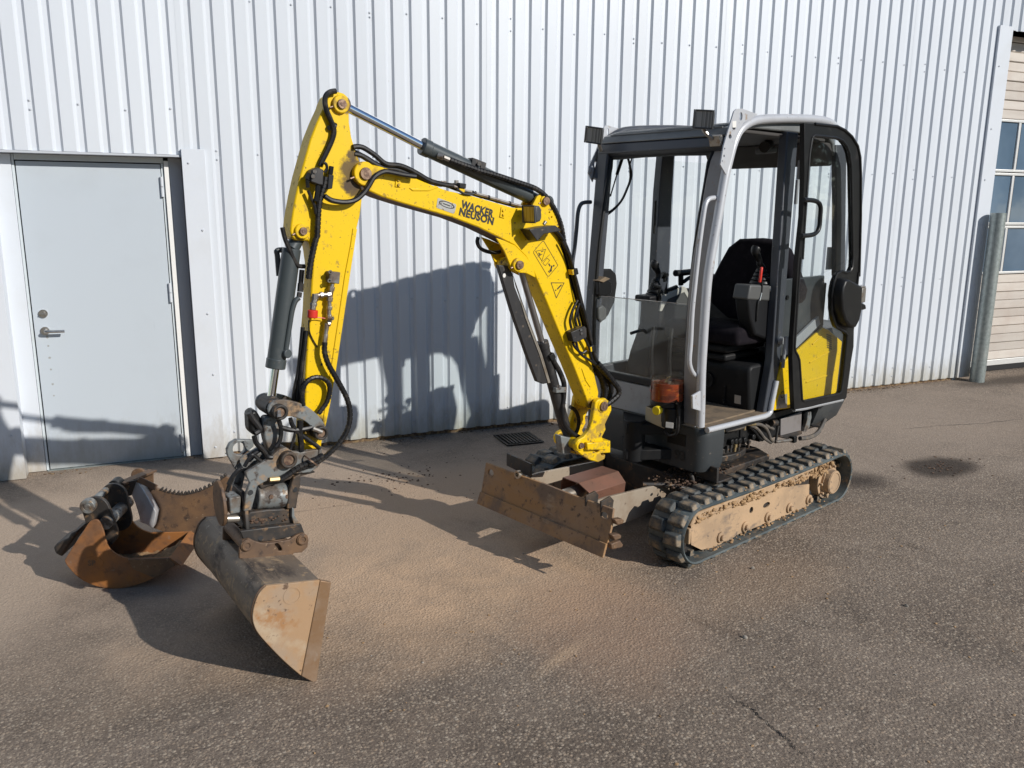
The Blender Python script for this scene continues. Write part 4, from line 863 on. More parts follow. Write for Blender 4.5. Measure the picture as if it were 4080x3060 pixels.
# middle and rear posts
part('door_post', MB().prism([(-.185, 2.20), (-.295, 2.20), (-.295, .945), (-.225, .64), (-.15, .64), (-.205, .95)], .395, .446), 'cab_grey', cb, .006)
part('door_post', MB().prism([(-0.1677, 2.1184), (-0.2819, 2.1273), (-0.2765, 1.8037), (-0.2819, 1.4255), (-0.2725, 1.2424), (-0.1437, 1.2505), (-0.1484, 1.6184), (-0.1514, 1.8942)], -.43, -.375), 'cab_grey', cb, .006)
part('post_grip', MB().tube(H([(-0.0964, 1.8345), (-0.098, 1.812), (-0.0977, 1.7124), (-0.0956, 1.6395)], -.36), .008, 8), 'black_plastic', cb)
part('rear_post', MB().prism([(-0.7283, 2.1592), (-0.8584, 2.166), (-0.9154, 1.8121), (-0.9863, 1.3897), (-0.867, 1.3954), (-0.7978, 1.8114)], .405, .436), 'cab_grey', cb, .006)
part('rear_post', MB().box(-.755, -.69, -.43, -.37, 1.06, 2.12), 'cab_grey', cb, .006)
part('rear_sill', MB().box(-.78, -.70, -.42, .43, 1.06, 1.36), 'interior_dark', cb, .006)
part('far_sill', MB().box(-.76, .42, -.43, -.385, .66, .86), 'cab_grey', cb, .006)
part('rear_hook', MB().tube([(-.72, -.42, 2.02), (-.80, -.425, 2.025), (-.825, -.43, 2.07), (-.84, -.43, 2.14)], .011, 8), 'cab_grey', cb)
part('rear_glass', MB().box(-.748, -.744, -.37, .405, 1.36, 2.05), 'glass_clear', cb)
part('side_glass', MB().box(-.69, .30, -.412, -.408, .86, 2.08), 'glass_clear', cb)
part('paper_notice', MB().prism([(-0.84, 1.569), (-0.9398, 1.5664), (-0.9555, 1.4297), (-0.8398, 1.4314)], .379, .381), 'sticker_white', cb)
part('door_sill', MB().tube([(.40, .458, .648), (.0, .458, .640), (-.185, .458, .640), (-.212, .458, .70), (-.245, .458, .83)], .016, 10, 3), 'cab_silver', cb)
part('sill_plate', MB().box(-.20, .385, .40, .455, .632, .655), 'floor_mat', cb, .003)
part('front_panel', MB().box(.405, .428, -.40, .40, .655, .822), 'panel_grey', cb, .006)
part('window_ledge', MB().box(.40, .437, -.37, .345, .826, .868), 'black_plastic', cb, .006)
ws = part('lower_windscreen', MB().prismx([(-.368, .868), (.33, .868), (.33, 1.302), (-.368, 1.292)], .428, .433), 'glass_dusty', cb); ws['label'] = 'dusty lower half of the windscreen'
part('glass_edge', MB().cyl((.4305, -.366, 1.2935), (.4305, .33, 1.3035), .0022, n=6), 'fitting_steel', cb)
part('mud_flap', MB().prism([(0.5564, 0.8605), (0.5489, 0.8618), (0.489, 0.8761), (0.4789, 0.7671), (0.5479, 0.7901)], .455, .468), 'cab_silver', cb, .003)
part('grab_handle', MB().tube([(q[0] + .0, .425, q[1]) for q in [(0.3582, 1.8452), (0.4221, 1.8444), (0.4592, 1.8367), (0.4816, 1.8109), (0.4929, 1.7596), (0.5057, 1.6715), (0.5161, 1.5828), (0.5297, 1.4336), (0.5411, 1.2826), (0.5399, 1.1285)] + [(0.5431, 1.0387), (0.529, 0.9946), (0.4983, 0.9587), (0.459, 0.9465), (0.421, 0.9524)]], .0125, 10, 4), 'cab_silver', cb)
part('grab_handle', MB().tube([(q[0], -.43, q[1]) for q in [(0.4003, 1.8234), (0.4528, 1.8204), (0.4834, 1.8074), (0.5028, 1.7651), (0.5118, 1.672), (0.524, 1.5612), (0.5374, 1.4842), (0.5423, 1.3719)]], .012, 10, 4), 'cab_grey', cb)
part('door_stop', MB().cyl((-.27, .447, 1.06), (-.27, .475, 1.06), .022, n=14), 'panel_grey', cb)
for z0, z1 in ((1.82, 1.95), (.90, 1.02)): part('hinge_barrel', MB().cyl((-.30, .46, z0), (-.30, .46, z1), .010, n=10), 'panel_grey', cb)
part('side_console_panel', MB().prism([(0.4147, 1.421), (0.3513, 1.4428), (0.279, 1.4398), (0.2349, 1.4084), (0.2238, 1.3493), (0.2399, 1.2416), (0.2924, 1.1636), (0.4011, 1.0959)], -.385, -.36), 'interior_dark', cb, .01)
part('monitor', MB().prism([(0.45, 1.3771), (0.4, 1.4008), (0.3402, 1.367), (0.3373, 1.3048), (0.3822, 1.2899), (0.4467, 1.2984)], -.355, -.30), 'black_plastic', cb, .006)
part('monitor_hood', MB().prism([(0.4608, 1.3828), (0.4071, 1.4044), (0.3627, 1.3909), (0.4223, 1.3721)], -.345, -.29), 'floor_mat', cb, .003)
part('wiper_motor', MB().prism([(0.416, 1.2239), (0.3711, 1.2341), (0.3439, 1.2097), (0.3412, 1.151), (0.3864, 1.1367), (0.4131, 1.1569)], -.37, -.33), 'console_grey', cb, .008)
part('cable', MB().tube(H([(0.1639, 2.0859), (0.141, 2.0355), (0.124, 1.9758), (0.1599, 1.897), (0.2095, 1.827), (0.2986, 1.7704), (0.3815, 1.7558)], -.37), .007, 8), 'black_hose', cb)
part('cable', MB().tube(H([(0.1287, 2.0871), (0.1525, 2.0348), (0.148, 1.9576), (0.1833, 1.8706), (0.2458, 1.8008), (0.3471, 1.7448), (0.3922, 1.7533)], -.36), .004, 8), 'black_hose', cb)
part('gas_strut', MB().cyl((0.2036, -0.37, 2.0842), (0.2506, -0.37, 1.9806), .010, n=10).cyl((0.2506, -0.37, 1.9806), (0.2991, -0.37, 1.8603), .004, n=8), 'black_plastic', cb)
part('strut_bracket', MB().prism([(0.3508, 1.9187), (0.2965, 1.8587), (0.372, 1.8254)], -.375, -.365), 'black_plastic', cb)
part('floor_mat', MB().box(-.14, .40, -.38, .40, .634, .662), 'floor_mat', cb, .002)
# roof lights
def worklight(loc, rz, tilt, lens='lens_glass', s=1.0, name='work_light', parent=None, roll=0):
    w = empty(name, loc, rz, parent or EX)
    w.rotation_euler = (roll, tilt, rz)
    b = MB(); loft(b, [[(-.060 * s, y * s, z * s) for y, z in ((-.028, -.025), (.028, -.025), (.028, .025), (-.028, .025))], [(-.035 * s, y * s, z * s) for y, z in ((-.045, -.040), (.045, -.040), (.045, .040), (-.045, .040))], [(.0, y * s, z * s) for y, z in ((-.050, -.045), (.050, -.045), (.050, .045), (-.050, .045))]])
    b.build('housing', 'light_body', w, .012 * s, seg=3)
    r_ = MB(); r_.v = []; q = [(.001, y * s, z * s) for y, z in ((-.050, -.045), (.050, -.045), (.050, .045), (-.050, .045))]
    for a, c in ((-.052, -.044), (.044, .052)): r_.box(.0005, .010 * s, a * s, c * s, -.046 * s, .046 * s)
    for a, c in ((-.046, -.038), (.038, .046)): r_.box(.0005, .0095 * s, -.0438 * s, .0438 * s, a * s, c * s)
    r_.build('bezel', 'light_body', w, .003)
    MB().box(.001, .005 * s, -.0435 * s, .0435 * s, -.0375 * s, .0375 * s).build('lens', lens, w)
    return w
w1 = worklight((.447, .362, 2.222), R(20), R(8), roll=R(-5)); w1['label'] = 'near roof work light'
w2 = worklight((.452, -.372, 2.188), R(22), R(11), roll=R(-9)); w2['label'] = 'far roof work light'
part('light_bracket', MB().tube([(.43, .35, 2.18), (.42, .36, 2.16), (.39, .38, 2.13)], .011, 8, 3).obox((.375, .39, 2.125), (.03, .06, .05), Matrix.Rotation(R(20), 3, 'Y')), 'fitting_steel', cb)
part('light_bracket', MB().tube([(.42, -.36, 2.15), (.40, -.375, 2.13), (.37, -.39, 2.11)], .011, 8, 3), 'fitting_steel', cb)
# ---- interior
st = empty('operator_seat', (0, 0, 0), 0, EX)
sb = [(0.0323, 1.6162), (0.1052, 1.6268), (0.2874, 1.63)]
zt = sb[0][1]; yl = [(-0.0979, 1.4646), (-0.162, 1.3374), (-0.1522, 1.2807), (-0.1025, 1.2227)]
cy_ = .15
back = [(sb[0][0], zt), (cy_, zt + .008)]
half = [(cy_ - .0, zt + .006), (sb[0][0], zt - .002), ((sb[0][0] + yl[0][0]) / 2 - .01, (zt + yl[0][1]) / 2 + .02), yl[0], yl[1], yl[2], yl[3], (.03, 1.14)]
full = half + [(2 * cy_ - y, z) for y, z in half[::-1]][:-1]
m_ = MB(); loft(m_, [[(-.40 + .06 * ((z - 1.1) < .15), cy_ + (y - cy_) * .93, 1.12 + (z - 1.12) * .97) for y, z in full], [(-.43, y, z) for y, z in full], [(-.50, y, z) for y, z in full], [(-.54, cy_ + (y - cy_) * .9, 1.12 + (z - 1.12) * .95) for y, z in full]])
part('backrest', m_, 'seat_fabric', st, .012, sharp=60)
part('cushion', MB().prism([(-.46, 1.03), (-.46, 1.12), (-.30, 1.12), (-.02, 1.145), (.03, 1.12), (.02, 1.04)], -.16, .36), 'seat_fabric', st, .025, seg=3)
part('suspension', MB().box(-.42, -.02, -.17, .26, .985, 1.028).box(-.40, -.05, -.15, .24, .93, .97), 'interior_dark', st, .012)
part('seat_box', MB().prism([(-.52, .64), (-.52, .93), (-.10, .925), (-.075, .90), (-.105, .64)], -.34, .385), 'interior_dark', cb, .02)
part('heater_vent', MB().ring((-.088, .10, .80), (-.070, .10, .80), .050, .036, 24).cyl((-.095, .10, .80), (-.078, .10, .80), .036, n=20).obox((-.074, .10, .80), (.006, .07, .008), Matrix.Rotation(R(50), 3, 'X')), 'black_plastic', cb)
part('drain_lever', MB().tube([(-.09, .22, .70), (-.085, .225, .78)], .006, 8, 1).cyl((-.10, .22, .69), (-.078, .22, .69), .012, n=10), 'console_dark', cb)
part('info_sticker', MB().obox((-.094, .31, .715), (.003, .042, .05), Matrix.Rotation(R(4), 3, 'Y')), 'sticker_silver', cb)
# left console with joystick
lc = empty('left_console', (0, 0, 0), 0, EX)
co = [(-0.0065, 1.3826), (-0.2719, 1.3691), (-0.3463, 1.3437), (-0.355, 1.2815), (-0.3248, 1.1059), (-0.3039, 1.0471), (-0.2228, 1.0584), (-0.0852, 1.0999), (-0.0257, 1.1943), (0.0085, 1.3057)]
part('console_body', MB().prism(co, .31, .40), 'console_dark', lc, .016, seg=3)
part('console_top', MB().prism([(0.0052, 1.3887), (-0.2557, 1.3695), (-0.3296, 1.3455), (-0.3329, 1.3215), (-0.2721, 1.3314), (-0.2451, 1.2803), (0.0229, 1.3087)], .305, .406), 'console_grey', lc, .010, seg=3)
part('console_strip', MB().prism([(-0.1876, 1.3704), (-0.2643, 1.3507), (-0.2673, 1.329), (-0.1916, 1.3409)], .405, .409), 'console_light', lc, .002)
def bellows(c, parent):
    m_ = MB()
    for i in range(5): m_.cyl((c[0], c[1], c[2] + i * .022), (c[0], c[1], c[2] + i * .022 + .017), .062 - i * .0095, .055 - i * .0095, 20)
    part('bellows', m_, 'black_plastic', parent, .003)
jb = (-0.2042, 0.335, 1.379); bellows(jb, lc)
jt = (-0.1404, 0.335, 1.5791); jm = (-0.1817, 0.335, 1.5115)
rr = lambda t: .017 + .012 * max(0, (t - .55) / .45) ** .8 - (.010 * max(0, (t - .93) / .07) ** 2)
part('joystick', MB().tube([(jb[0], jb[1], jb[2] + .10), (jm[0], jm[1], jm[2] - .02), (jm[0] + .006, jm[1], jm[2]), (jt[0] + .008, jt[1], jt[2] - .02), jt], rr, 14, 6), 'black_plastic', lc)
part('safety_lever', MB().obox((-0.0894, 0.405, 1.4382), (.016, .014, .085), Matrix.Rotation(R(-6), 3, 'Y')), 'red_plastic', lc, .005)
part('lever_rod', MB().tube(H([(-0.1067, 1.4044), (-0.106, 1.3262), (-0.0795, 1.2796), (-0.081, 1.1823)], .405), .007, 8), 'black_plastic', lc)
part('lever_shine', MB().cyl((-0.104, 0.41, 1.3388), (-0.091, 0.41, 1.2974), .0035, n=8), 'stainless', lc)
part('console_knob', MB().cyl((-.33, .405, 1.30), (-.33, .44, 1.30), .013, n=12), 'black_plastic', lc)
# right console with joystick and levers
rcn = empty('right_console', (0, 0, 0), 0, EX)
part('console_body', MB().prism([(0.0074, 1.2555), (-0.1481, 1.2834), (-0.3102, 1.3038), (-0.4155, 1.2278), (-0.4596, 0.7255), (0.1319, 0.7964), (0.0892, 0.9313), (0.0494, 1.0117), (0.0122, 1.0926), (0.0081, 1.1679)], -.36, -.20), 'interior_dark', rcn, .012)
part('console_trim', MB().prism([(0.0091, 1.2767), (-0.1878, 1.3243), (-0.2214, 1.3124), (-0.2654, 1.249), (-0.2557, 1.2327), (-0.2018, 1.2867), (-0.0446, 1.2535), (0.0075, 1.1847), (0.0282, 1.1863)], -.20, -.188), 'console_light', rcn, .003)
part('console_side', MB().prism([(-0.0446, 1.2535), (-0.2018, 1.2867), (-0.2616, 1.2289), (-0.2643, 1.1981), (-0.0416, 1.224)], -.20, -.192), 'console_grey', rcn, .003)
part('switch_box', MB().prism([(0.0996, 1.2799), (-0.0127, 1.2793), (-0.0419, 1.2345), (0.1021, 1.2411)], -.33, -.21), 'console_dark', rcn, .01)
jb = (-0.0211, -0.27, 1.3011); bellows((jb[0], jb[1], jb[2] - .03), rcn)
jt = (-0.0145, -0.27, 1.4691); jm = (-0.0397, -0.27, 1.4058)
part('joystick', MB().tube([(jb[0], jb[1], jb[2]), (jb[0] - .01, jb[1], jb[2] + .05), (jm[0], jm[1], jm[2] - .02), (jm[0] + .004, jm[1], jm[2] + .01), (jt[0] + .01, jt[1], jt[2] - .015), jt], lambda t: rr(t) * 1.02, 14, 6), 'black_plastic', rcn)
for a, b, c in (((0.0251, -0.2, 1.2442), (0.0261, -0.2, 1.3291), (0.0933, -0.2, 1.3471)), ((-0.0323, -0.2, 1.237), (-0.0428, -0.2, 1.3055), (-0.1364, -0.2, 1.3231))):
    part('control_lever', MB().tube([a, b], .010, 8, 1).tube([b, c], .013, 8, 1), 'black_plastic', rcn)
part('throttle_lever', MB().tube([(-0.1446, -0.3, 1.3453), (-0.1416, -0.3, 1.3858)], .010, 8, 1).lump((-0.1414, -0.3, 1.3878), .024, 3, (1, 1, .9), 2), 'black_plastic', rcn)
part('blade_lever', MB().tube([(-0.3368, -0.32, 1.313), (-0.3316, -0.32, 1.3754)], .017, 10, 1).tube([(-0.2749, -0.32, 1.3918), (-0.3304, -0.32, 1.3906), (-0.4605, -0.32, 1.3938)], .021, 10, 3), 'black_plastic', rcn)
part('armrest_bracket', MB().tube([(-0.3368, -0.3, 1.3352), (-0.3802, -0.3, 1.3537), (-0.4359, -0.3, 1.3683)], .013, 8, 3), 'black_plastic', rcn)
part('travel_pedal', MB().tube(H([(0.564, 1.1316), (0.5139, 1.1381), (0.4686, 1.1414), (0.433, 1.123)], .05), .009, 8), 'black_plastic', rcn)
for y in (-.05, .08): part('travel_lever', MB().tube([(.22, y, .67), (.26, y, .95), (.24, y - .01, 1.13)], .011, 8, 4), 'black_plastic', rcn)
part('foot_pedal', MB().obox((.30, .12, .72), (.12, .07, .012), Matrix.Rotation(R(-25), 3, 'Y')).obox((.30, -.12, .72), (.12, .07, .012), Matrix.Rotation(R(-25), 3, 'Y')), 'dark_steel', rcn, .003)
# ---- cab door swung back
dr = empty('cab_door', (0, 0, 0), 0, EX); dr['label'] = 'cab door folded open against the rear of the cab'
YD = .53
outer = [(-0.1793, 2.2357), (-0.2703, 2.2381), (-0.5065, 2.2412), (-0.6219, 2.2261), (-0.7068, 2.1968), (-0.7849, 2.1486), (-0.8261, 2.0885), (-0.8529, 1.994), (-0.9019, 1.751), (-0.9543, 1.398)] + [(-0.9387, 1.4224), (-0.938, 1.3456), (-0.9625, 1.1886), (-0.9564, 1.117), (-0.9451, 1.0721), (-0.9621, 0.9646), (-0.9372, 0.8003), (-0.9331, 0.6454), (-0.9081, 0.6355), (-0.5918, 0.6434), (-0.3402, 0.6494), (-0.3168, 0.6669), (-0.2801, 0.8219), (-0.2478, 0.9789), (-0.2386, 1.1003), (-0.2363, 1.2787), (-0.2263, 1.5121)] + [(-0.2386, 1.7523), (-0.2201, 1.9748)]
inner = [(-0.2689, 2.1658), (-0.2907, 2.1796), (-0.4249, 2.1804), (-0.5291, 2.1808), (-0.5963, 2.1704), (-0.6494, 2.1445), (-0.6898, 2.106), (-0.7253, 2.0373), (-0.779, 1.8118), (-0.8492, 1.5031)] + [(-0.847, 1.5144), (-0.8502, 1.4578), (-0.8295, 1.4304), (-0.7853, 1.4261), (-0.726, 1.4381), (-0.6733, 1.4189), (-0.6468, 1.3801), (-0.6367, 1.3127), (-0.6499, 1.2246), (-0.6789, 1.1595), (-0.7233, 1.1081), (-0.8405, 1.0653), (-0.8663, 1.0466), (-0.8683, 0.9875), (-0.866, 0.7893), (-0.8568, 0.6969), (-0.837, 0.683), (-0.6334, 0.6907), (-0.4201, 0.6985), (-0.3945, 0.7118), (-0.3592, 0.8424), (-0.3287, 0.9513), (-0.307, 0.9813), (-0.2769, 1.009), (-0.2647, 1.0376), (-0.2635, 1.098), (-0.2541, 1.3657), (-0.2526, 1.5342)] + [(-0.2742, 1.5231), (-0.2604, 1.8367), (-0.2567, 2.086)]
part('door_frame', holed(outer, [inner], YD - .014, YD + .014), 'black_plastic', dr, .005)
part('door_seal', MB().tube([(x, YD + .012, z) for x, z in inner + inner[:1]], .0085, 8, 1), 'black_plastic', dr)
part('door_seal', MB().tube([(x + .012 * (1 if x < -.6 else -1) , YD + .016, z) for x, z in outer[1:12]], .008, 8, 1), 'black_plastic', dr)
part('door_glass', MB().prism(inner, YD - .003, YD + .001), 'glass_door', dr)
part('drip_rail', MB().tube([(x, YD + .004, z) for x, z in [(-0.3296, 0.6586), (-0.4694, 0.6494), (-0.5912, 0.6468), (-0.7432, 0.6414), (-0.8946, 0.6361)]], .012, 8, 2), 'panel_grey', dr)
lh = [(-0.662, 1.4061), (-0.7049, 1.4101), (-0.8062, 1.3802), (-0.896, 1.3552), (-0.9059, 1.2857), (-0.9242, 1.1944), (-0.9081, 1.1277), (-0.8641, 1.0816), (-0.7758, 1.1005), (-0.7114, 1.1379), (-0.6535, 1.2148), (-0.6288, 1.3033), (-0.6349, 1.3645)]
m_ = MB(); cxl = sum(q[0] for q in lh) / len(lh); czl = sum(q[1] for q in lh) / len(lh)
lh = [(cxl + (x - cxl) * .92, czl + (z - czl) * .94) for x, z in lh]
loft(m_, [[(x, YD - .02, z) for x, z in lh], [(x, YD + .045, z) for x, z in lh], [(cxl + (x - cxl) * .93, YD + .072, czl + (z - czl) * .93) for x, z in lh]])
part('latch_housing', m_, 'black_plastic', dr, .008, sharp=50)
part('latch', MB().obox((-0.9262, 0.56, 1.337), (.07, .05, .012), Matrix.Rotation(0, 3, 'Z')).obox((-0.9567, 0.56, 1.2857), (.05, .04, .09), Matrix.Rotation(R(3), 3, 'Y')), 'fitting_steel', dr, .004)
part('latch_claw', MB().prism([(-0.8319, 1.2469), (-0.904, 1.2483), (-0.9822, 1.2267), (-0.9973, 1.1996), (-0.9615, 1.1958), (-0.9131, 1.2027), (-0.8894, 1.1884), (-0.8382, 1.2146)], .53, .585), 'black_plastic', dr, .006)
part('latch_pin', MB().cyl((-0.7764, 0.58, 1.2643), (-0.8544, 0.58, 1.2641), .018, n=12).box(-1.035, -1.018, .535, .55, 1.285, 1.305), 'panel_grey', dr)
part('pull_handle', MB().tube([(q[0], .575, q[1]) for q in [(-0.1787, 1.8414), (-0.2749, 1.8397), (-0.3324, 1.829), (-0.3615, 1.8038), (-0.3657, 1.7526), (-0.3653, 1.7011), (-0.3421, 1.6699), (-0.2828, 1.6554), (-0.1843, 1.6536)]], .0125, 10, 4), 'black_plastic', dr)
for z0 in (.99, 1.95): part('door_hinge', MB().cyl((-.245, .50, z0), (-.245, .50, z0 + .10), .014, n=12), 'panel_grey', dr)
# ---- grease pump on the cab front
gp = empty('grease_pump', (0, 0, 0), 0, EX); gp['label'] = 'automatic grease pump with amber reservoir'
gx, gy = .500, .262
part('reservoir', MB().ring((gx, gy, .795), (gx, gy, .913), .0905, .0875, 40), 'clear_plastic', gp)
part('reservoir_lid', MB().cyl((gx, gy, .9135), (gx, gy, .919), .0905, .086, 40), 'clear_plastic', gp)
part('grease_fill', MB().cyl((gx, gy, .797), (gx, gy, .892), .0868, n=40).lump((gx + .01, gy - .01, .890), .045, 5, (1.3, 1.3, .35), 2), 'amber_grease', gp)
part('stirrer', MB().cyl((gx, gy, .86), (gx, gy, .917), .006, n=8).obox((gx, gy, .905), (.15, .012, .003), Matrix.Rotation(R(30), 3, 'Z')), 'fitting_brass', gp)
part('pump_body', MB().cyl((gx, gy, .765), (gx, gy, .794), .088, n=32).cyl((gx + .01, gy + .045, .655), (gx + .01, gy + .045, .765), .052, n=24).box(gx - .06, gx + .02, gy - .02, gy + .09, .67, .76), 'black_plastic', gp, .005)
part('filler_cap', MB().cyl((gx + .075, gy + .01, .752), (gx + .108, gy + .015, .752), .024, n=20), 'yellow_cap', gp, .004)
part('mounting_plate', MB().prismx([(.130, .735), (.255, .715), (.262, .635), (.13, .655)], .505, .512).box(.44, .505, .128, .135, .65, .735), 'beige_paint', gp, .002)
part('pump_label', MB().cyl((gx, gy, .845), (gx, gy, .868), .0910, n=40, cap=False), 'clear_plastic', gp) if False else None
lb = MB()
for i in range(4):
    a0, a1 = R(-62 + i * 6), R(-56 + i * 6)
    lb.add([(gx + .0915 * math.cos(a0), gy + .0915 * math.sin(a0), .838), (gx + .0915 * math.cos(a1), gy + .0915 * math.sin(a1), .838), (gx + .0915 * math.cos(a1), gy + .0915 * math.sin(a1), .868), (gx + .0915 * math.cos(a0), gy + .0915 * math.sin(a0), .868)], [(0, 1, 2, 3)])
lb2 = MB(); lb2.v = [(gx + (x - gx) * 1.008, gy + (y - gy) * 1.008, .840 + (z - .838) * .32) for x, y, z in lb.v]; lb2.f = lb.f
part('pump_sticker', lb, 'sticker_white', gp); part('sticker_band', lb2, 'red_plastic', gp)
part('outlet_hose', MB().tube([(gx + .03, gy + .10, .775), (gx + .035, gy + .108, .74), (gx + .035, gy + .11, .68), (gx + .035, gy + .10, .635), (gx + .03, gy + .05, .612), (gx - .02, gy - .02, .612)], .008, 8, 4), 'black_hose', gp)
part('outlet_fitting', MB().cyl((gx + .03, gy + .10, .735), (gx + .03, gy + .10, .79), .011, n=8).tube([(gx + .03, gy + .105, .79), (gx + .025, gy + .075, .80)], .011, 8, 1), 'black_plastic', gp)
part('fuse_label', MB().obox((gx + .064, gy + .075, .68), (.003, .04, .03), Matrix.Rotation(R(20), 3, 'Z')), 'sticker_white', gp)

# ------------------------------------------------------------------ boom group (local frame: origin at the swing post, x = along the boom)
KP = (.62, .11, 0); PHI = R(-6.5)
def bgroup(name, label=None):
    o = empty(name, KP, PHI, EX)
    if label: o['label'] = label
    return o
def B3(pts, y): return [(q[0], y + (q[2] if len(q) > 2 else 0), q[1]) for q in pts]
def pin(parent, c, y0, y1, rb, rp, boss='yellow_worn', both=True, nut=True):
    """boss with a rusty pin head showing at both ends"""
    part('pin_boss', MB().cyl((c[0], y0, c[1]), (c[0], y1, c[1]), rb, n=30), boss, parent, .004)
    m_ = MB().cyl((c[0], y0 - .010, c[1]), (c[0], y1 + .010, c[1]), rp, n=20)
    m_.cyl((c[0], y1 + .010, c[1]), (c[0], y1 + .012, c[1]), rp * .45, n=10)
    part('pin', m_, 'steel_pin', parent, .003)
    if nut: part('grease_nipple', MB().cyl((c[0] + rb * .9, y1 - .008, c[1] - rb * .3), (c[0] + rb * 1.3, y1 - .008, c[1] - rb * .45), .004, n=6), 'steel_pin', parent)
def stroke(mb, pts, w, y, closed=False):
    P = [Vector(q) for q in pts]; n = len(P)
    for i in range(n if closed else n - 1):
        a, b = P[i], P[(i + 1) % n]; d = (b - a).normalized(); nn = Vector((-d.y, d.x)) * w / 2; a2 = a - d * w / 2; b2 = b + d * w / 2
        yy_ = y + .00012 * (i % 2)
        mb.add([(q.x, yy_, q.y) for q in (a2 + nn, b2 + nn, b2 - nn, a2 - nn)], [(0, 1, 2, 3)])
    return mb
def fillp(mb, pts, y): return mb.add([(q[0], y, q[1]) for q in pts], [tuple(range(len(pts)))])

# ---- boom
bm_ = bgroup('boom', 'yellow angled boom with maker lettering')
BH = .055
bo_up = [(1.571, 1.8966), (1.5822, 1.9196), (1.5756, 1.9454), (1.5507, 1.9607), (1.522, 1.9579), (1.4638, 1.9476), (1.3716, 1.9256), (1.2935, 1.901), (1.2246, 1.8779), (1.154, 1.8577), (1.0323, 1.8382), (0.9054, 1.8094), (0.8134, 1.7889), (0.7461, 1.7882), (0.6842, 1.782), (0.6315, 1.7613), (0.5953, 1.7252), (0.5616, 1.6691), (0.5271, 1.5977), (0.4953, 1.5108)]
bo_rt = [(0.4708, 1.4288), (0.4423, 1.3583), (0.4112, 1.2821), (0.3738, 1.1738), (0.3355, 1.0631), (0.3017, 0.9584), (0.2719, 0.8682), (0.2756, 0.8328), (0.3182, 0.785), (0.3306, 0.7938), (0.3789, 0.8953), (0.4414, 1.0198), (0.5314, 1.1865), (0.6178, 1.3536), (0.6734, 1.4551)]
bo_lo = [(0.7003, 1.5055), (0.7429, 1.5693), (0.8083, 1.6219), (0.885, 1.6552), (1.0012, 1.7032), (1.137, 1.7472), (1.2955, 1.7851), (1.3743, 1.8043), (1.4671, 1.8294), (1.5305, 1.8542), (1.5587, 1.8758)]
part('boom_box', MB().prism(bo_up + bo_rt + bo_lo, -BH, BH), 'yellow_paint', bm_, .006)
def outer_strip(pts, w0, w1, out, nrm):
    A = []; Bq = []
    for i, q in enumerate(pts):
        a = Vector(pts[max(i - 1, 0)]); b = Vector(pts[min(i + 1, len(pts) - 1)]); d = (b - a).normalized(); n = Vector((-d.y, d.x))
        if n.dot(Vector(nrm)) < 0: n = -n
        A.append((q[0] + n.x * out, q[1] + n.y * out)); Bq.append((q[0] + n.x * .0004, q[1] + n.y * .0004))
    return MB()._shell(A, Bq, w0, w1)
part('grimy_underside', outer_strip(bo_lo[2:-1], -.0530, .0530, .0022, (.3, -1)), 'boom_grime', bm_)
# pressed stiffener and cleats
part('stiffener', MB().prism([(1.3422, 1.8672), (1.2712, 1.8631), (1.2188, 1.878), (1.2013, 1.8719), (1.2482, 1.8561), (1.3255, 1.8548)], .0545, .059), 'yellow_paint', bm_, .002)
part('stiffener', MB().prism([(0.3925, 1.0071), (0.3464, 0.9556), (0.3196, 0.9039), (0.3346, 0.9033), (0.3657, 0.9421)], .0545, .059), 'yellow_paint', bm_, .002)
for q in ([(1.4024, 1.908), (1.3776, 1.9062), (1.3813, 1.8674), (1.4072, 1.8693)], [(0.8826, 1.7927), (0.8531, 1.7902), (0.8646, 1.7423), (0.8908, 1.7476)]):
    part('cleat', MB().prism(q, .0545, .060), 'yellow_paint', bm_, .002)
    cx = sum(a for a, b in q) / 4; zc = sum(b for a, b in q) / 4
    part('cleat_bolts', MB().cyl((cx, .06, zc + .009), (cx, .066, zc + .009), .006, n=8).cyl((cx, .06, zc - .010), (cx, .066, zc - .010), .006, n=8), 'yellow_worn', bm_)
pin(bm_, (1.5441, 1.9179), -.072, .072, .047, .024)
# ears for the stick cylinder
ear = [(0.7128, 1.7828), (0.6981, 1.8101), (0.6779, 1.8403), (0.6504, 1.857), (0.6167, 1.852), (0.5992, 1.8275), (0.5999, 1.7944), (0.5632, 1.7529), (0.5274, 1.7107), (0.523, 1.6541), (0.538, 1.6146), (0.5979, 1.7055), (0.6557, 1.7666)]
for y in (-1, 1): part('cylinder_ear', holed(ear, [oval(*(0.5486, 1.6911), .009, .012), oval(*(0.605, 1.7695), .004, .004), oval(*(0.5917, 1.7473), .004, .004)], min(.034 * y, .050 * y), max(.034 * y, .050 * y)), 'yellow_worn', bm_, .002)
pin(bm_, (0.6348, 1.8206), -.058, .058, .026, .019)
lug = [(0.9145, 1.6574), (0.8672, 1.6432), (0.8117, 1.6222), (0.7465, 1.5697), (0.7027, 1.5155), (0.6908, 1.4695), (0.7454, 1.493), (0.8057, 1.4986), (0.8288, 1.516), (0.8695, 1.5974)]
for y in (-1, 1): part('cylinder_lug', MB().prism(lug, min(.0555 * y, .066 * y), max(.0555 * y, .066 * y)), 'yellow_paint', bm_, .003)
pin(bm_, (0.7979, 1.5341), -.082, .082, .032, .020)
# lettering and decals
YB = .0562
lt = MB(); a = Vector((1.0911, 1.7893)); b = Vector((0.9297, 1.7439)); d = (b - a).normalized(); u = Vector((d.y, -d.x))
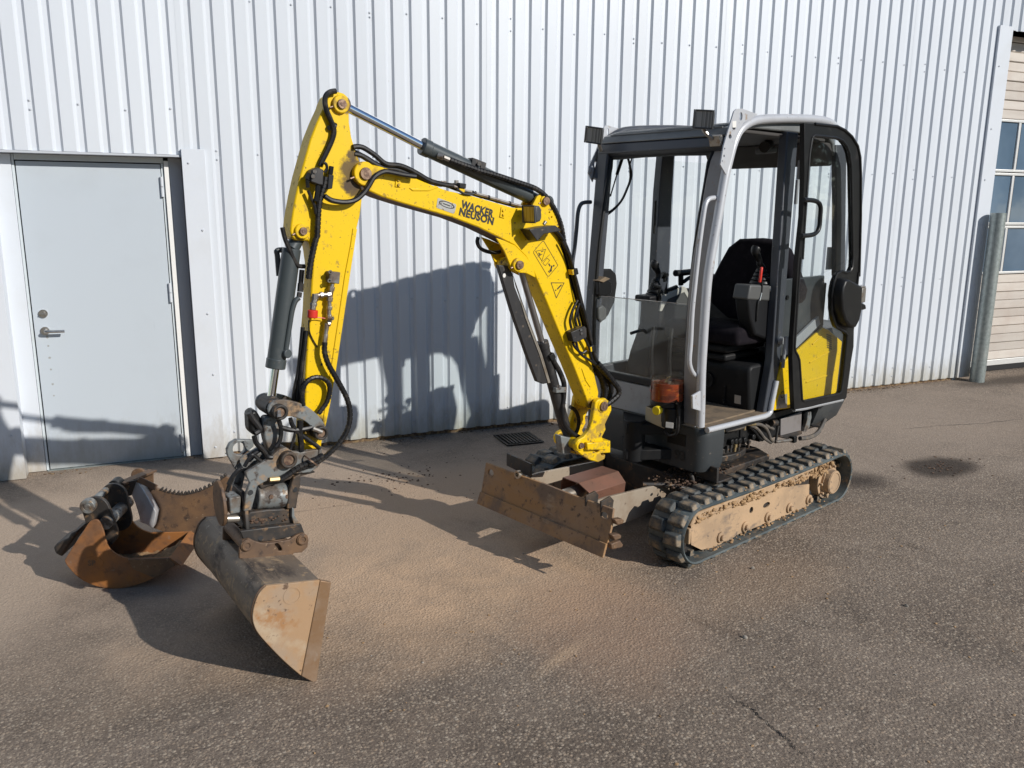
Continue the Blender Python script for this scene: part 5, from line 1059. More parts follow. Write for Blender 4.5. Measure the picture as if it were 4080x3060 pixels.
# reading direction runs back towards the cab, so +x local is mirrored: build from corner points
def letters(txt, p0, p1, cap, wgt):
    a = Vector(p0); b = Vector(p1); d = (b - a); L = d.length; d.normalize(); up_ = Vector((-d.y, d.x))
    if up_.y < 0: up_ = -up_
    m_ = MB(); put_text(m_, txt, cap / .69, (a.x, YB, a.y), (d.x, 0, d.y), (up_.x, 0, up_.y), wgt, 1.06, 0, L); return m_
part('boom_lettering', letters('WACKER', (1.0911, 1.7883), (0.9233, 1.745), .0315, .0021), 'decal_black', bm_)
part('boom_lettering', letters('NEUSON', (1.1041, 1.7585), (0.9257, 1.7143), .0305, .0021), 'decal_black', bm_)
sq = [(1.203, 1.8278), (1.1172, 1.8024), (1.1148, 1.7963), (1.1235, 1.7656), (1.1296, 1.7626), (1.2106, 1.7866), (1.2123, 1.7926), (1.2066, 1.8248)]
part('dealer_sticker', MB().prism(sq, .0552, .0562), 'sticker_silver', bm_)
ck = MB(); c = Vector((1.163, 1.797)); ux = (Vector((1.1173, 1.7835)) - c); uz = (Vector((1.1586, 1.8147)) - c)
ov = [c + ux * .80 * math.cos(t) + uz * .62 * math.sin(t) + uz * .18 for t in [2 * math.pi * i / 26 for i in range(26)]]
for i in range(0, 26): stroke(ck, [ov[i].lerp(ov[(i + 1) % 26], .15), ov[i].lerp(ov[(i + 1) % 26], .85)], .0035, .0564)
for sx in (-.62, .62): stroke(ck, [c + ux * (sx + .10 * math.cos(t)) + uz * (.18 + .30 * math.sin(t)) for t in [2 * math.pi * i / 9 for i in range(9)]], .002, .0564, True)
stroke(ck, [c - ux * .35 + uz * .15, c + ux * .35 + uz * .15], .0045, .0564)
part('sticker_print', ck, 'decal_black', bm_)
wd = MB(); W = .0022
stroke(wd, [(0.6395, 1.6371), (0.5582, 1.529), (0.555, 1.5209), (0.6061, 1.4736), (0.6147, 1.474), (0.6974, 1.5837), (0.6976, 1.5915), (0.6487, 1.6367)], W, YB, True)
stroke(wd, [(0.6864, 1.5923), (0.6288, 1.6), (0.649, 1.5465)], W, YB, True)
stroke(wd, [(0.6047, 1.5741), (0.6517, 1.5399)], W * .8, YB)
stroke(wd, [(0.6187, 1.5592), (0.6034, 1.5475), (0.6279, 1.5233), (0.6431, 1.5351)], W * .8, YB, True)
stroke(wd, [(0.6622, 1.5716), (0.668, 1.583), (0.6581, 1.5782)], .0035, YB); stroke(wd, [(0.6622, 1.5716), (0.6489, 1.578)], .003, YB); stroke(wd, [(0.6527, 1.5893), (0.6428, 1.5924)], .004, YB)
stroke(wd, [(0.6073, 1.5306), (0.6014, 1.5224)], .006, YB)
stroke(wd, [(0.5905, 1.5187), (0.5952, 1.5029)], .008, YB); stroke(wd, [(0.5937, 1.5017), (0.608, 1.4965)], .005, YB); stroke(wd, [(0.5908, 1.4981), (0.605, 1.4907)], .004, YB); fillp(wd, oval(*(0.5783, 1.5217), .0045, .0045, 10), YB)
stroke(wd, [(0.5924, 1.4416), (0.5139, 1.4375), (0.5593, 1.3677)], .0032, YB, True)
stroke(wd, [(0.5321, 1.4273), (0.5523, 1.4115)], .0065, YB); fillp(wd, oval(*(0.5639, 1.4051), .0035, .0035, 10), YB)
part('warning_decals', wd, 'decal_black', bm_)
# lamp on the boom
lp = worklight((0, 0, 0), R(-2), R(4), 'lens_amber', .86, 'boom_light', EX)
q_ = Vector((0.7745, 0.125, 1.7619))
ca, sa = math.cos(PHI), math.sin(PHI)
lp.location = (KP[0] + q_.x * ca - q_.y * sa, KP[1] + q_.x * sa + q_.y * ca, q_.z); lp['label'] = 'square work light on the boom elbow'
part('lamp_bracket', MB().prism([(0.7824, 1.6941), (0.7568, 1.6982), (0.6954, 1.7064), (0.6329, 1.7115), (0.6006, 1.6914), (0.604, 1.6848), (0.6601, 1.6788), (0.6982, 1.6737), (0.7354, 1.6415)], .060, .135), 'guard_steel', bm_, .003)
part('lamp_stem', MB().cyl((0.6823, 0.11, 1.7158), (0.6722, 0.11, 1.7293), .008, n=10), 'fitting_steel', bm_)

# ---- stick cylinder over the boom
def ram(name, p_rod, p_gland, p_end, p_eye, rr_, rb, eye_r, w, mat_b='cyl_grey', label=None, rod_m='chrome'):
    g_ = bgroup(name, label)
    part('rod', MB().cyl(p_rod, p_gland, rr_, n=24), rod_m, g_)
    part('barrel', MB().cyl(p_gland, p_end, rb, n=32), mat_b, g_, .004)
    d = (Vector(p_end) - Vector(p_gland)).normalized(); a = Vector(p_gland)
    part('gland', MB().cyl(a - d * .012, a + d * .028, rb * 1.08, n=32), mat_b, g_, .004)
    m_ = MB().cyl(p_end, p_eye, rb * .8, rb * .62, 20)
    m_.cyl((p_eye[0], -w, p_eye[2]), (p_eye[0], w, p_eye[2]), eye_r, n=24)
    part('barrel_eye', m_, mat_b, g_, .003)
    part('rod_eye', MB().cyl((p_rod[0], -w, p_rod[2]), (p_rod[0], w, p_rod[2]), eye_r, n=24), 'dark_steel', g_, .003)
    return g_
sc_ = ram('stick_cylinder', (1.6063, 0.0, 2.1821), (1.2382, 0.0, 2.0374), (0.6867, -0.0, 1.8431), (0.5933, -0.0, 1.8166), .0185, .0345, .030, .030, label='hydraulic cylinder above the boom with chrome rod')
part('port', MB().cyl((1.1883, 0.03, 2.0036), (1.1706, 0.045, 1.9962), .013, n=12).cyl((1.1706, 0.045, 1.9962), (1.1398, 0.045, 1.9865), .010, n=6), 'fitting_steel', sc_)
part('guarded_hose', MB().spiral(B3([(1.1416, 1.9863), (1.1009, 1.9748), (1.0338, 1.9578), (0.9903, 1.9459), (0.9334, 1.9352), (0.869, 1.9213), (0.8031, 1.9051), (0.7357, 1.8895), (0.6807, 1.8728), (0.6314, 1.8436), (0.5881, 1.8001), (0.5546, 1.7501), (0.5316, 1.6995), (0.5177, 1.6428), (0.4986, 1.5624)], .05), .0125, .017), 'black_hose', sc_)
part('hose_clip', MB().prism([(1.0238, 1.9669), (1.0163, 2.0018), (0.9914, 1.9936), (0.9939, 1.9638)], .030, .034).prism([(0.9776, 1.9581), (0.9726, 1.9891), (0.946, 1.9819), (0.951, 1.9528)], .030, .034).prism([(1.0163, 2.0018), (0.946, 1.9819), (0.9485, 1.9694), (1.0188, 1.9875)], -.01, .033), 'guard_steel', sc_, .002)
part('clip_bolt', MB().cyl((0.9833, 0.035, 1.9758), (0.9928, 0.05, 1.9749), .009, n=6), 'fitting_steel', sc_)

# ---- boom cylinder under the boom
bcg = ram('boom_cylinder', (0.7378, -0.0, 1.5258), (0.5977, -0.0, 1.1414), (0.4465, 0.0, 0.697), (0.3991, -0.0, 0.5972), .0155, .0300, .028, .035, 'guard_steel', 'hydraulic cylinder under the boom behind a steel guard', 'rod_worn')
part('rod_guard', MB().prism([(0.8828, 1.534), (0.8284, 1.5288), (0.8001, 1.4897), (0.7892, 1.432), (0.7177, 1.2785), (0.6294, 1.0957), (0.5718, 0.9498), (0.6126, 0.9469), (0.6515, 0.9634), (0.7151, 1.1038), (0.8052, 1.3201)], .010, .036), 'guard_steel', bcg, .004)
part('guard_edge', MB().prism([(0.8004, 1.4816), (0.7845, 1.432), (0.7128, 1.2786), (0.627, 1.0959), (0.5722, 0.9504), (0.5871, 0.949), (0.6435, 1.0975), (0.7287, 1.2797)], .0365, .040), 'bare_steel', bcg, .001)
part('guard_hole', MB().prism(oval(*(0.8494, 1.4849), .008, .010), .0362, .0375), 'sticker_white', bcg)
part('ram_hose', MB().tube(B3([(0.5702, 1.0893), (0.546, 1.0493), (0.5118, 1.0001), (0.4815, 0.9354), (0.4798, 0.8732), (0.4873, 0.7963), (0.4708, 0.7233), (0.4203, 0.6681), (0.3696, 0.6362)], .03), .013, 10), 'black_hose', bcg)
part('hose_fitting', MB().cyl((0.5702, 0.03, 1.0893), (0.541, 0.03, 1.0397), .012, n=6).obox((0.5653, 0.03, 1.0798), (.03, .03, .03), Matrix.Rotation(R(30), 3, 'Y')), 'black_plastic', bcg, .002)
part('ram_clamp', MB().prism([(0.5431, 0.9214), (0.4745, 0.9179), (0.4737, 0.8899), (0.5406, 0.895)], -.02, .046), 'grey_steel', bcg, .003)
part('ram_foot', MB().prism([(0.4954, 0.6653), (0.4214, 0.6419), (0.427, 0.5622), (0.4783, 0.5668)], -.02, .03), 'grey_steel', bcg, .004)
part('ram_hose', MB().tube(B3([(0.3826, 0.7875), (0.3468, 0.7626), (0.3231, 0.7187), (0.3236, 0.6698), (0.3379, 0.6392)], -.04), .010, 8), 'black_hose', bcg)

stains('yellow_paint', [(*(1.5704, 0.05, 1.9171), .085), (*(1.5791, 0.05, 1.8636), .05), (*(1.8087, 0.05, 1.6835), .030), (*(1.6043, 0.05, 2.164), .022), (*(0.3057, 0.055, 0.8009), .05), (*(1.7934, 0.05, 0.9072), .06), (*(1.5861, 0.05, 1.9856), .03)], (.07, .045, .028))
# ---- swing bracket
sw = bgroup('swing_bracket', 'chipped yellow swing bracket at the boom foot')
cheek = [(0.3069, 0.8429), (0.2563, 0.8412), (0.2192, 0.811), (0.2144, 0.7735), (0.2336, 0.7409), (0.2557, 0.7054), (0.2493, 0.6763), (0.2734, 0.6396), (0.2568, 0.6103), (0.2552, 0.5718), (0.3249, 0.5776), (0.3059, 0.5599), (0.2837, 0.566), (0.2725, 0.5413), (0.2579, 0.5356), (0.2457, 0.5417), (0.2499, 0.5178), (0.2937, 0.5074), (0.3503, 0.5286), (0.4065, 0.5647), (0.4419, 0.5945), (0.4479, 0.6311), (0.431, 0.6506), (0.3949, 0.6608), (0.3593, 0.6927), (0.3409, 0.7377), (0.333, 0.7919), (0.3265, 0.8305)]
part('cheek', MB().prism(cheek, .066, .094), 'yellow_worn', sw, .005)
part('cheek', MB().prism(cheek, -.094, -.066), 'yellow_worn', sw, .005)
part('bracket_web', MB().prism([(0.3344, 0.6195), (0.189, 0.601), (0.1862, 0.5338), (0.3218, 0.5478)], -.0655, .0655), 'yellow_worn', sw, .005)
part('bracket_stop', MB().prism([(0.3953, 0.6347), (0.2679, 0.6177), (0.2641, 0.5766), (0.3899, 0.5924)], .095, .118), 'yellow_worn', sw, .006)
pin(sw, (0.2756, 0.8045), -.098, .098, .036, .024)
pin(sw, (0.4165, 0.619), -.098, .098, .028, .015, nut=False)

# ---- hoses along the boom
hz = bgroup('boom_hoses')
for pts, r, y in (([(1.5846, 2.0187), (1.5639, 2.0219), (1.5381, 2.0175), (1.4916, 1.9925), (1.4444, 1.9604), (1.3846, 1.9558), (1.3405, 1.9433), (1.2958, 1.9238), (1.2446, 1.8996), (1.1863, 1.886), (1.1268, 1.8798)], .0105, .052), ([(1.5752, 1.9938), (1.5443, 1.9881), (1.5082, 1.9695), (1.4609, 1.949), (1.385, 1.9386), (1.2959, 1.914), (1.2156, 1.8904), (1.1745, 1.8838)], .0105, .040), ([(1.5665, 2.0048), (1.5148, 1.9835), (1.4622, 1.9571), (1.4082, 1.9445), (1.325, 1.9276), (1.2568, 1.9049), (1.1868, 1.8865)], .010, .015), ([(1.1151, 1.8677), (1.0786, 1.8479), (1.0416, 1.8459), (1.0166, 1.854)], .006, .06)):
    part('hose', MB().tube(B3(pts, y), r, 9), 'black_hose', hz)
part('stick_feed_hose', MB().tube(B3([(1.7239, 1.8286), (1.6942, 1.8121), (1.6416, 1.8062), (1.5965, 1.8148), (1.5592, 1.8423), (1.5354, 1.8723), (1.509, 1.9078), (1.4689, 1.9274), (1.4313, 1.9252), (1.3789, 1.9175), (1.3255, 1.9126)], .085), .0105, 9), 'black_hose', hz)
for y, off in ((.045, 0), (.025, 0), (.0, 0)):
    part('pipe', MB().tube(B3([(1.1835, 1.8939), (1.1179, 1.8766), (1.0631, 1.8608), (0.9631, 1.8391), (0.8332, 1.81), (0.7526, 1.7935)], y), .0068, 8), 'fitting_steel' if y > .03 else 'black_hose', hz)
part('pipe_clamp', MB().prism([(1.1026, 1.8931), (1.0661, 1.8888), (1.0692, 1.8683), (1.0998, 1.8703)], .0, .062), 'black_plastic', hz, .003)
part('clamp_bolts', MB().cyl((1.1541, 0.03, 1.8872), (1.154, 0.03, 1.8998), .008, n=6).cyl((1.098, 0.03, 1.8884), (1.0978, 0.03, 1.9037), .010, n=6), 'fitting_steel', hz)
part('clamp_foot', MB().prism([(1.1034, 1.8687), (1.0729, 1.8657), (1.0791, 1.8503), (1.1053, 1.8549)], .050, .064), 'yellow_paint', hz, .002)
for q in ((1.026, 0.05, 1.8511), (0.9421, 0.05, 1.8326), (0.8287, 0.05, 1.8079)): part('cable_tie', MB().ring((q[0] - .003, q[1] - .004, q[2]), (q[0] + .003, q[1] - .004, q[2]), .0105, .0075, 12), 'black_plastic', hz)
for i, (y, dx) in enumerate(((.075, 0), (.062, 6), (.048, -6), (.035, 10))):
    pts = [(0.5888, 1.6936), (0.5379, 1.6403), (0.4994, 1.5719), (0.4741, 1.4991), (0.4486, 1.4326), (0.4257, 1.3652), (0.4014, 1.2969), (0.3769, 1.2277), (0.3504, 1.142), (0.3218, 1.0625), (0.2878, 1.0087), (0.235, 0.9559), (0.1762, 0.9056)]
    part('boom_hose', MB().tube([(x + .002 * dx * .3, y, z) for x, z in pts], .0085, 9), 'black_hose', hz)
for pts in ([(0.5535, 1.6378), (0.504, 1.5623), (0.4761, 1.4933), (0.4466, 1.3902), (0.4233, 1.3153)], ): part('sensor_cable', MB().tube(B3(pts, .085), .0045, 8), 'black_hose', hz)
for q in ([(0.4903, 1.5046), (0.4579, 1.5085), (0.4495, 1.4793), (0.48, 1.4718)], [(0.3634, 1.1192), (0.3371, 1.1245), (0.326, 1.0929), (0.3554, 1.088)]):
    part('hose_clamp', MB().prism(q, .050, .088), 'black_plastic', hz, .003)
    x0, z0 = q[0]; part('clamp_foot', MB().prism([(x0 + .004, z0 - .004), (x0 - .006, z0 - .002), (x0 - .010, z0 - .026), (x0 - .001, z0 - .028)], .058, .090), 'yellow_paint', hz, .001)
part('junction_block', MB().prism([(0.5001, 1.2021), (0.4674, 1.2107), (0.4155, 1.2254), (0.4027, 1.2155), (0.3991, 1.1678), (0.4655, 1.1486), (0.4846, 1.1547)], .056, .100), 'guard_steel', hz, .003)
part('junction_bolts', MB().cyl((0.4362, 0.1, 1.2086), (0.4428, 0.108, 1.2101), .006, n=8).cyl((0.4327, 0.1, 1.1904), (0.4393, 0.108, 1.192), .006, n=8), 'fitting_steel', hz)
for pts in ([(0.4844, 1.221), (0.4931, 1.2602), (0.4758, 1.3106), (0.4489, 1.3532)], [(0.4503, 1.2268), (0.461, 1.2648), (0.4527, 1.3013), (0.4367, 1.3373)], [(0.4286, 1.2276), (0.4444, 1.2733), (0.4486, 1.3179)], [(0.4512, 1.1473), (0.4375, 1.107), (0.4056, 1.0736), (0.3305, 1.0279), (0.2419, 0.9483)], [(0.4702, 1.149), (0.46, 1.1241), (0.4158, 1.0898), (0.387, 1.0985)], [(0.4039, 1.1682), (0.3682, 1.1159), (0.3462, 1.0526), (0.3152, 1.0186)]):
    part('branch_hose', MB().tube(B3(pts, .082), .0068, 8), 'black_hose', hz)
for pts, y in (([(0.3157, 1.0303), (0.2637, 0.9821), (0.2049, 0.9204), (0.1723, 0.8848), (0.1655, 0.8519), (0.2058, 0.8249), (0.2461, 0.8061)], .09), ([(0.3001, 1.0278), (0.2462, 0.9435), (0.223, 0.8772), (0.2306, 0.8141)], .05), ([(0.279, 1.0022), (0.2051, 0.939), (0.1661, 0.8785), (0.1744, 0.8311), (0.2088, 0.7871)], .03), ([(0.2614, 0.9892), (0.2077, 0.9278), (0.1838, 0.8526), (0.2016, 0.782)], -.01), ([(0.3031, 1.0249), (0.27, 0.9506), (0.257, 0.8776), (0.2641, 0.7983)], -.04)):
    part('loop_hose', MB().spiral(B3(pts, y), .0145, .02), 'black_hose', hz)
part('under_hose', MB().tube(B3([(0.9485, 1.6574), (0.9537, 1.6358), (0.9407, 1.6111), (0.9078, 1.594), (0.8611, 1.5857), (0.8275, 1.5893)], -.03), .009, 8), 'black_hose', hz)

# ---- stick
sk = bgroup('stick', 'yellow dipper stick hanging from the boom end')
SH = .045
so = [(1.6908, 2.177), (1.6957, 2.1619), (1.7258, 2.1056), (1.7554, 2.0417), (1.7798, 1.9703), (1.8042, 1.8989), (1.8244, 1.8274), (1.838, 1.7717), (1.8479, 1.7239), (1.8519, 1.6959), (1.8475, 1.6737), (1.8313, 1.6602), (1.8058, 1.6581), (1.7801, 1.6585)] + [(1.7724, 1.6154), (1.7673, 1.5623), (1.7755, 1.4913), (1.7854, 1.3839), (1.8022, 1.2637), (1.8151, 1.148), (1.8246, 1.0244), (1.8341, 0.9311), (1.8439, 0.8164), (1.7665, 0.8069), (1.7541, 0.8647), (1.723, 0.9795), (1.6869, 1.1408), (1.6502, 1.3256), (1.6136, 1.5146), (1.5861, 1.6413), (1.574, 1.7061)] + [(1.56, 1.7519), (1.5487, 1.8145), (1.5482, 1.856), (1.5574, 1.8971), (1.5492, 1.9383), (1.553, 1.9627), (1.5718, 2.0107), (1.5858, 2.0583), (1.5929, 2.1098), (1.5923, 2.1534), (1.5877, 2.1814), (1.5957, 2.2063), (1.6111, 2.218), (1.6328, 2.2222), (1.6569, 2.216), (1.6769, 2.202)]
part('stick_box', MB().prism(so, -SH, SH), 'yellow_paint', sk, .006)
fl = [(1.5755, 1.7014), (1.6136, 1.5146), (1.6502, 1.3256), (1.6869, 1.1408), (1.7215, 0.9857), (1.7541, 0.8647), (1.7672, 0.8667), (1.7411, 0.9883), (1.7098, 1.1432), (1.6731, 1.3273), (1.6365, 1.5155), (1.6058, 1.6417), (1.5937, 1.7045)]
part('edge_flange', MB().prism(fl, .0445, .0495), 'yellow_paint', sk, .002)
part('doubler_plate', MB().prism([(1.8537, 1.696), (1.8468, 1.724), (1.8292, 1.7837), (1.803, 1.8038), (1.7802, 1.7438), (1.7744, 1.6831), (1.782, 1.6587), (1.8077, 1.6583), (1.8331, 1.6604), (1.8493, 1.6739)], .0447, .051), 'yellow_paint', sk, .003) if False else None
pin(sk, (1.631, 2.1761), -.062, .062, .034, .018)
pin(sk, (1.8068, 1.695), -.058, .058, .030, .015)
part('link_hole', MB().cyl((1.7489, 0.044, 1.1627), (1.7497, 0.046, 1.1631), .006, n=10), 'decal_black', sk)
part('valve_block', MB().prism([(1.7757, 1.924), (1.7512, 1.9353), (1.7261, 1.9255), (1.7306, 1.8681), (1.7477, 1.8698), (1.781, 1.8808)], .048, .095), 'guard_steel', sk, .004)
part('block_studs', MB().cyl((1.7632, 0.095, 1.9191), (1.7655, 0.101, 1.9189), .0075, n=12).cyl((1.7707, 0.095, 1.9005), (1.7731, 0.101, 1.9003), .0075, n=12), 'fitting_steel', sk)
part('side_block', MB().prism([(1.701, 1.9127), (1.6795, 1.9073), (1.6881, 1.8572), (1.71, 1.8528)], .048, .080), 'black_plastic', sk, .003)
for a_, b_, r_ in (((1.6849, 0.07, 1.9412), (1.6904, 0.07, 1.9112), .010), ((1.7779, 0.08, 1.9105), (1.7894, 0.08, 1.8887), .010), ((1.7894, 0.08, 1.8887), (1.7874, 0.08, 1.8593), .007), ((1.7459, 0.08, 1.868), (1.757, 0.08, 1.8083), .010)): part('block_port', MB().cyl(a_, b_, r_, n=8), 'black_plastic', sk)
part('stick_hose', MB().tube(B3([(1.6522, 2.2218), (1.6761, 2.216), (1.6938, 2.2012), (1.6982, 2.1758), (1.6918, 2.1454), (1.68, 2.119), (1.6694, 2.0923), (1.666, 2.069), (1.6769, 2.0369), (1.698, 1.9966), (1.7166, 1.9642), (1.7283, 1.9401)], .062), .0105, 9), 'black_hose', sk)
part('hose_clip', MB().ring((1.6745, 0.055, 2.0963), (1.6575, 0.055, 2.0894), .016, .010, 12).cyl((1.6768, 0.046, 2.087), (1.6827, 0.06, 2.0857), .010, n=8), 'black_plastic', sk)
part('guarded_hose', MB().spiral(B3([(1.7104, 1.9007), (1.7159, 1.8727), (1.728, 1.8406), (1.738, 1.8084), (1.7447, 1.7723), (1.7494, 1.7239), (1.7549, 1.6672)] + [(1.7582, 1.6688), (1.7705, 1.6283), (1.7854, 1.5703), (1.7962, 1.5107)], .068), .0125, .0155), 'black_hose', sk)
part('short_hose', MB().tube(B3([(1.7832, 1.8476), (1.7737, 1.824), (1.7622, 1.7962), (1.7565, 1.7602)], .07), .0065, 8), 'black_hose', sk)
part('short_hose', MB().tube(B3([(1.7203, 1.9161), (1.7101, 1.9322), (1.7125, 1.9479), (1.723, 1.9534)], .085), .006, 8), 'black_hose', sk)
# quick fittings on the stick
ft = bgroup('stick_fittings')
part('shutoff_block', MB().prism([(1.716, 1.539), (1.6691, 1.5337), (1.676, 1.4872), (1.719, 1.4951)], .047, .085), 'grey_steel', ft, .003)
part('block_sockets', MB().ring((1.7118, 0.085, 1.5363), (1.7139, 0.09, 1.5367), .008, .004, 10).ring((1.7164, 0.085, 1.5025), (1.7184, 0.09, 1.503), .008, .004, 10), 'fitting_steel', ft)
def stack(parent, pts, rs, m):
    for (a, b), r in zip(zip(pts, pts[1:]), rs): part('fitting', MB().cyl(a, b, r, n=6 if r > .010 else 10), m, parent, .001)
P3 = lambda L, y: [(x, y, z) for x, z in L]
stack(ft, P3([(1.6986, 1.4886), (1.7016, 1.4779), (1.7061, 1.4601), (1.7109, 1.4363), (1.7155, 1.4184), (1.7149, 1.4002), (1.7181, 1.3853), (1.7188, 1.3671), (1.7177, 1.3335), (1.7286, 1.3313), (1.733, 1.3041), (1.7361, 1.2891), (1.7413, 1.257)], .07), [.008, .013, .010, .013, .0085, .013, .009, .011, .015, .010, .0085, .011, .008], 'fitting_steel')
stack(ft, P3([(1.7087, 1.4475), (1.7259, 1.4466), (1.7417, 1.4474), (1.7543, 1.4463), (1.7719, 1.4448)], .072), [.012, .009, .013, .009], 'fitting_steel')
stack(ft, P3([(1.7736, 1.4525), (1.7757, 1.4318), (1.7813, 1.4172), (1.7844, 1.4055), (1.7869, 1.3907)], .075), [.013, .011, .014, .012], 'fitting_steel')
part('dust_cap', MB().cyl((1.7886, 0.078, 1.39), (1.7913, 0.078, 1.359), .0205, n=20), 'red_plastic', ft, .003)
part('cap_strap', MB().tube(B3([(1.7814, 1.355), (1.7624, 1.3573), (1.7342, 1.3517)], .068), .002, 6), 'red_plastic', ft)
part('tap_handle', MB().cyl((1.7244, 0.085, 1.3528), (1.7146, 0.1, 1.3538), .008, n=10), 'fitting_steel', ft)
part('guarded_hose', MB().spiral(B3([(1.7466, 1.2588), (1.7495, 1.221), (1.7362, 1.1704), (1.7092, 1.1176), (1.6817, 1.064), (1.6585, 1.0102), (1.6492, 0.9511), (1.66, 0.8943), (1.6899, 0.8468), (1.7313, 0.808), (1.7852, 0.7749), (1.844, 0.7574), (1.8887, 0.7513), (1.9204, 0.7443)], .085), .0115, .017), 'black_hose', ft)
part('loop_hose', MB().spiral(B3([(1.845, 1.0091), (1.8458, 1.0588), (1.8315, 1.0973), (1.8023, 1.1168), (1.7642, 1.1144), (1.7343, 1.0891), (1.7307, 1.051), (1.7461, 1.0087), (1.7834, 0.9664)], .075), .0105, .017), 'black_hose', ft)
for i, pts in enumerate(([(1.8146, 1.3176), (1.824, 1.2512), (1.8332, 1.1907), (1.8442, 1.13), (1.8613, 1.0636), (1.8687, 1.0146)], [(1.8058, 1.3047), (1.8165, 1.2383), (1.8275, 1.1778), (1.8367, 1.1168), (1.8485, 1.0683), (1.8559, 1.0192)], [(1.8367, 1.1168), (1.8422, 1.0676), (1.8433, 1.0176)])):
    part('service_hose', MB().tube(B3(pts, .03 + .014 * i), .0085, 9), 'black_hose', ft)
part('bottom_hose', MB().tube(B3([(1.7951, 1.3477), (1.7958, 1.3052), (1.7859, 1.2738), (1.7653, 1.2352)], .05), .003, 6), 'black_hose', ft)

# ---- bucket cylinder in front of the stick
bk = ram('bucket_cylinder', (1.9509, 0.0, 1.0223), (1.9221, 0.0, 1.169), (1.8337, -0.0, 1.6264), (1.7848, 0.0, 1.696), .0165, .0365, .030, .036, label='grey bucket cylinder in front of the stick')
part('side_pipe', MB().tube(B3([(1.8264, 1.4363), (1.8425, 1.4223), (1.8565, 1.3874), (1.8683, 1.3343), (1.8845, 1.2572), (1.8912, 1.2215)], .035), .0105, 10), 'cyl_grey', bk)
part('pipe_boss', MB().cyl((1.8934, 0.02, 1.2182), (1.8856, 0.05, 1.2201), .018, n=14), 'cyl_grey', bk, .003)
part('pipe_nut', MB().cyl((1.8157, 0.035, 1.4923), (1.8203, 0.035, 1.4599), .012, n=6).cyl((1.8223, 0.035, 1.4582), (1.8263, 0.035, 1.4381), .010, n=6), 'guard_steel', bk)
part('feed_hose', MB().tube(B3([(1.8776, 1.7092), (1.8681, 1.6632), (1.8494, 1.6165), (1.8332, 1.5752), (1.8186, 1.5601), (1.7941, 1.5575)], .03), .009, 9), 'black_hose', bk)
part('feed_hose', MB().tube(B3([(1.8089, 1.5453), (1.8127, 1.5159), (1.8165, 1.4894)], .035), .010, 9), 'black_hose', bk)
part('side_pipe', MB().tube(B3([(1.8496, 1.62), (1.8773, 1.6165), (1.8765, 1.5958), (1.8745, 1.5185)], -.045), .011, 9), 'cyl_grey', bk)

# ---- linkage and tilting coupler
lk_ = bgroup('bucket_linkage', 'curved grey links between stick and coupler')
ban = crv([(1.9875, 1.0004), (1.9835, 1.029), (1.9636, 1.0434), (1.9321, 1.0447), (1.8861, 1.0339), (1.8373, 1.0098), (1.7934, 0.9698), (1.7642, 0.9292), (1.7523, 0.8916), (1.764, 0.8729), (1.7875, 0.8689), (1.8013, 0.8838), (1.8138, 0.9136), (1.8404, 0.9442), (1.8746, 0.964), (1.9087, 0.9748), (1.9383, 0.9715), (1.9672, 0.9756)], 4, True)
for y in (.066, -.082): part('side_link', MB().prism(ban, y, y + .016), 'grey_steel', lk_, .003)
def eyepin(parent, c, y0, y1, r):
    part('link_boss', MB().ring((c[0], y0, c[1]), (c[0], y1, c[1]), r, r * .62, 28), 'dark_steel', parent, .004)
    part('link_pin', MB().cyl((c[0], y0 + .006, c[1]), (c[0], y1 - .008, c[1]), r * .61, n=20), 'steel_pin', parent)
eyepin(lk_, (1.949, 1.0021), -.10, .112, .031); eyepin(lk_, (1.7829, 0.8909), -.10, .105, .029)
part('link_collar', MB().cyl(((1.9551, 1.0093)[0], -.06, (1.9551, 1.0093)[1]), ((1.9551, 1.0093)[0], .06, (1.9551, 1.0093)[1]), .036, n=24), 'dark_steel', lk_, .003)
part('push_link', MB().prism(crv([(1.995, 0.9708), (1.9633, 0.9738), (1.9308, 0.9592), (1.9262, 0.9136), (1.9486, 0.8643), (1.9779, 0.8323), (1.9927, 0.8638), (1.9996, 0.9146)], 4, True), .0, .050), 'grey_steel', lk_, .006)
part('push_link', MB().prism(crv([(1.9697, 0.9498), (1.9373, 0.9528), (1.9039, 0.9379), (1.8992, 0.8911), (1.9222, 0.8405), (1.9522, 0.8078), (1.9674, 0.8401), (1.9744, 0.8922)], 4, True), -.06, -.02), 'dark_steel', lk_, .006)
part('lamp_guard', MB().prism([(2.0492, 0.9958), (2.0207, 1.0087), (2.0111, 0.9916), (1.9903, 0.9489), (1.9945, 0.9096), (2.0273, 0.8965), (2.0497, 0.9228)], -.04, .03), 'black_plastic', lk_, .012)
part('strap', MB().tube([(x, .035, z) for x, z in [(2.049, 0.9993), (2.0319, 0.9675), (2.0188, 0.946), (2.0104, 0.925), (2.0303, 0.9132)]], .012, 8), 'guard_steel', lk_)
for pts, r in (([(1.9513, 0.9972), (1.9496, 0.9652), (1.9419, 0.9248), (1.95, 0.8816), (1.9682, 0.8597)], .009), ([(1.9028, 0.9687), (1.8968, 0.9406), (1.876, 0.9076), (1.8375, 0.8714), (1.8031, 0.8406), (1.7858, 0.8224)], .009), ([(1.885, 0.907), (1.8966, 0.8735), (1.9083, 0.84)], .006), ([(1.864, 0.952), (1.8664, 0.9019), (1.8636, 0.8557), (1.8651, 0.8253)], .012), ([(1.9402, 0.9348), (1.9016, 0.9191), (1.8569, 0.9149), (1.8163, 0.9165)], .010), ([(2.0499, 0.9171), (2.0422, 0.8865), (2.0154, 0.8525), (2.0025, 0.8255), (1.9834, 0.8197)], .010)):
    part('link_hose', MB().tube(B3(pts, .085), r, 8), 'black_hose', lk_)
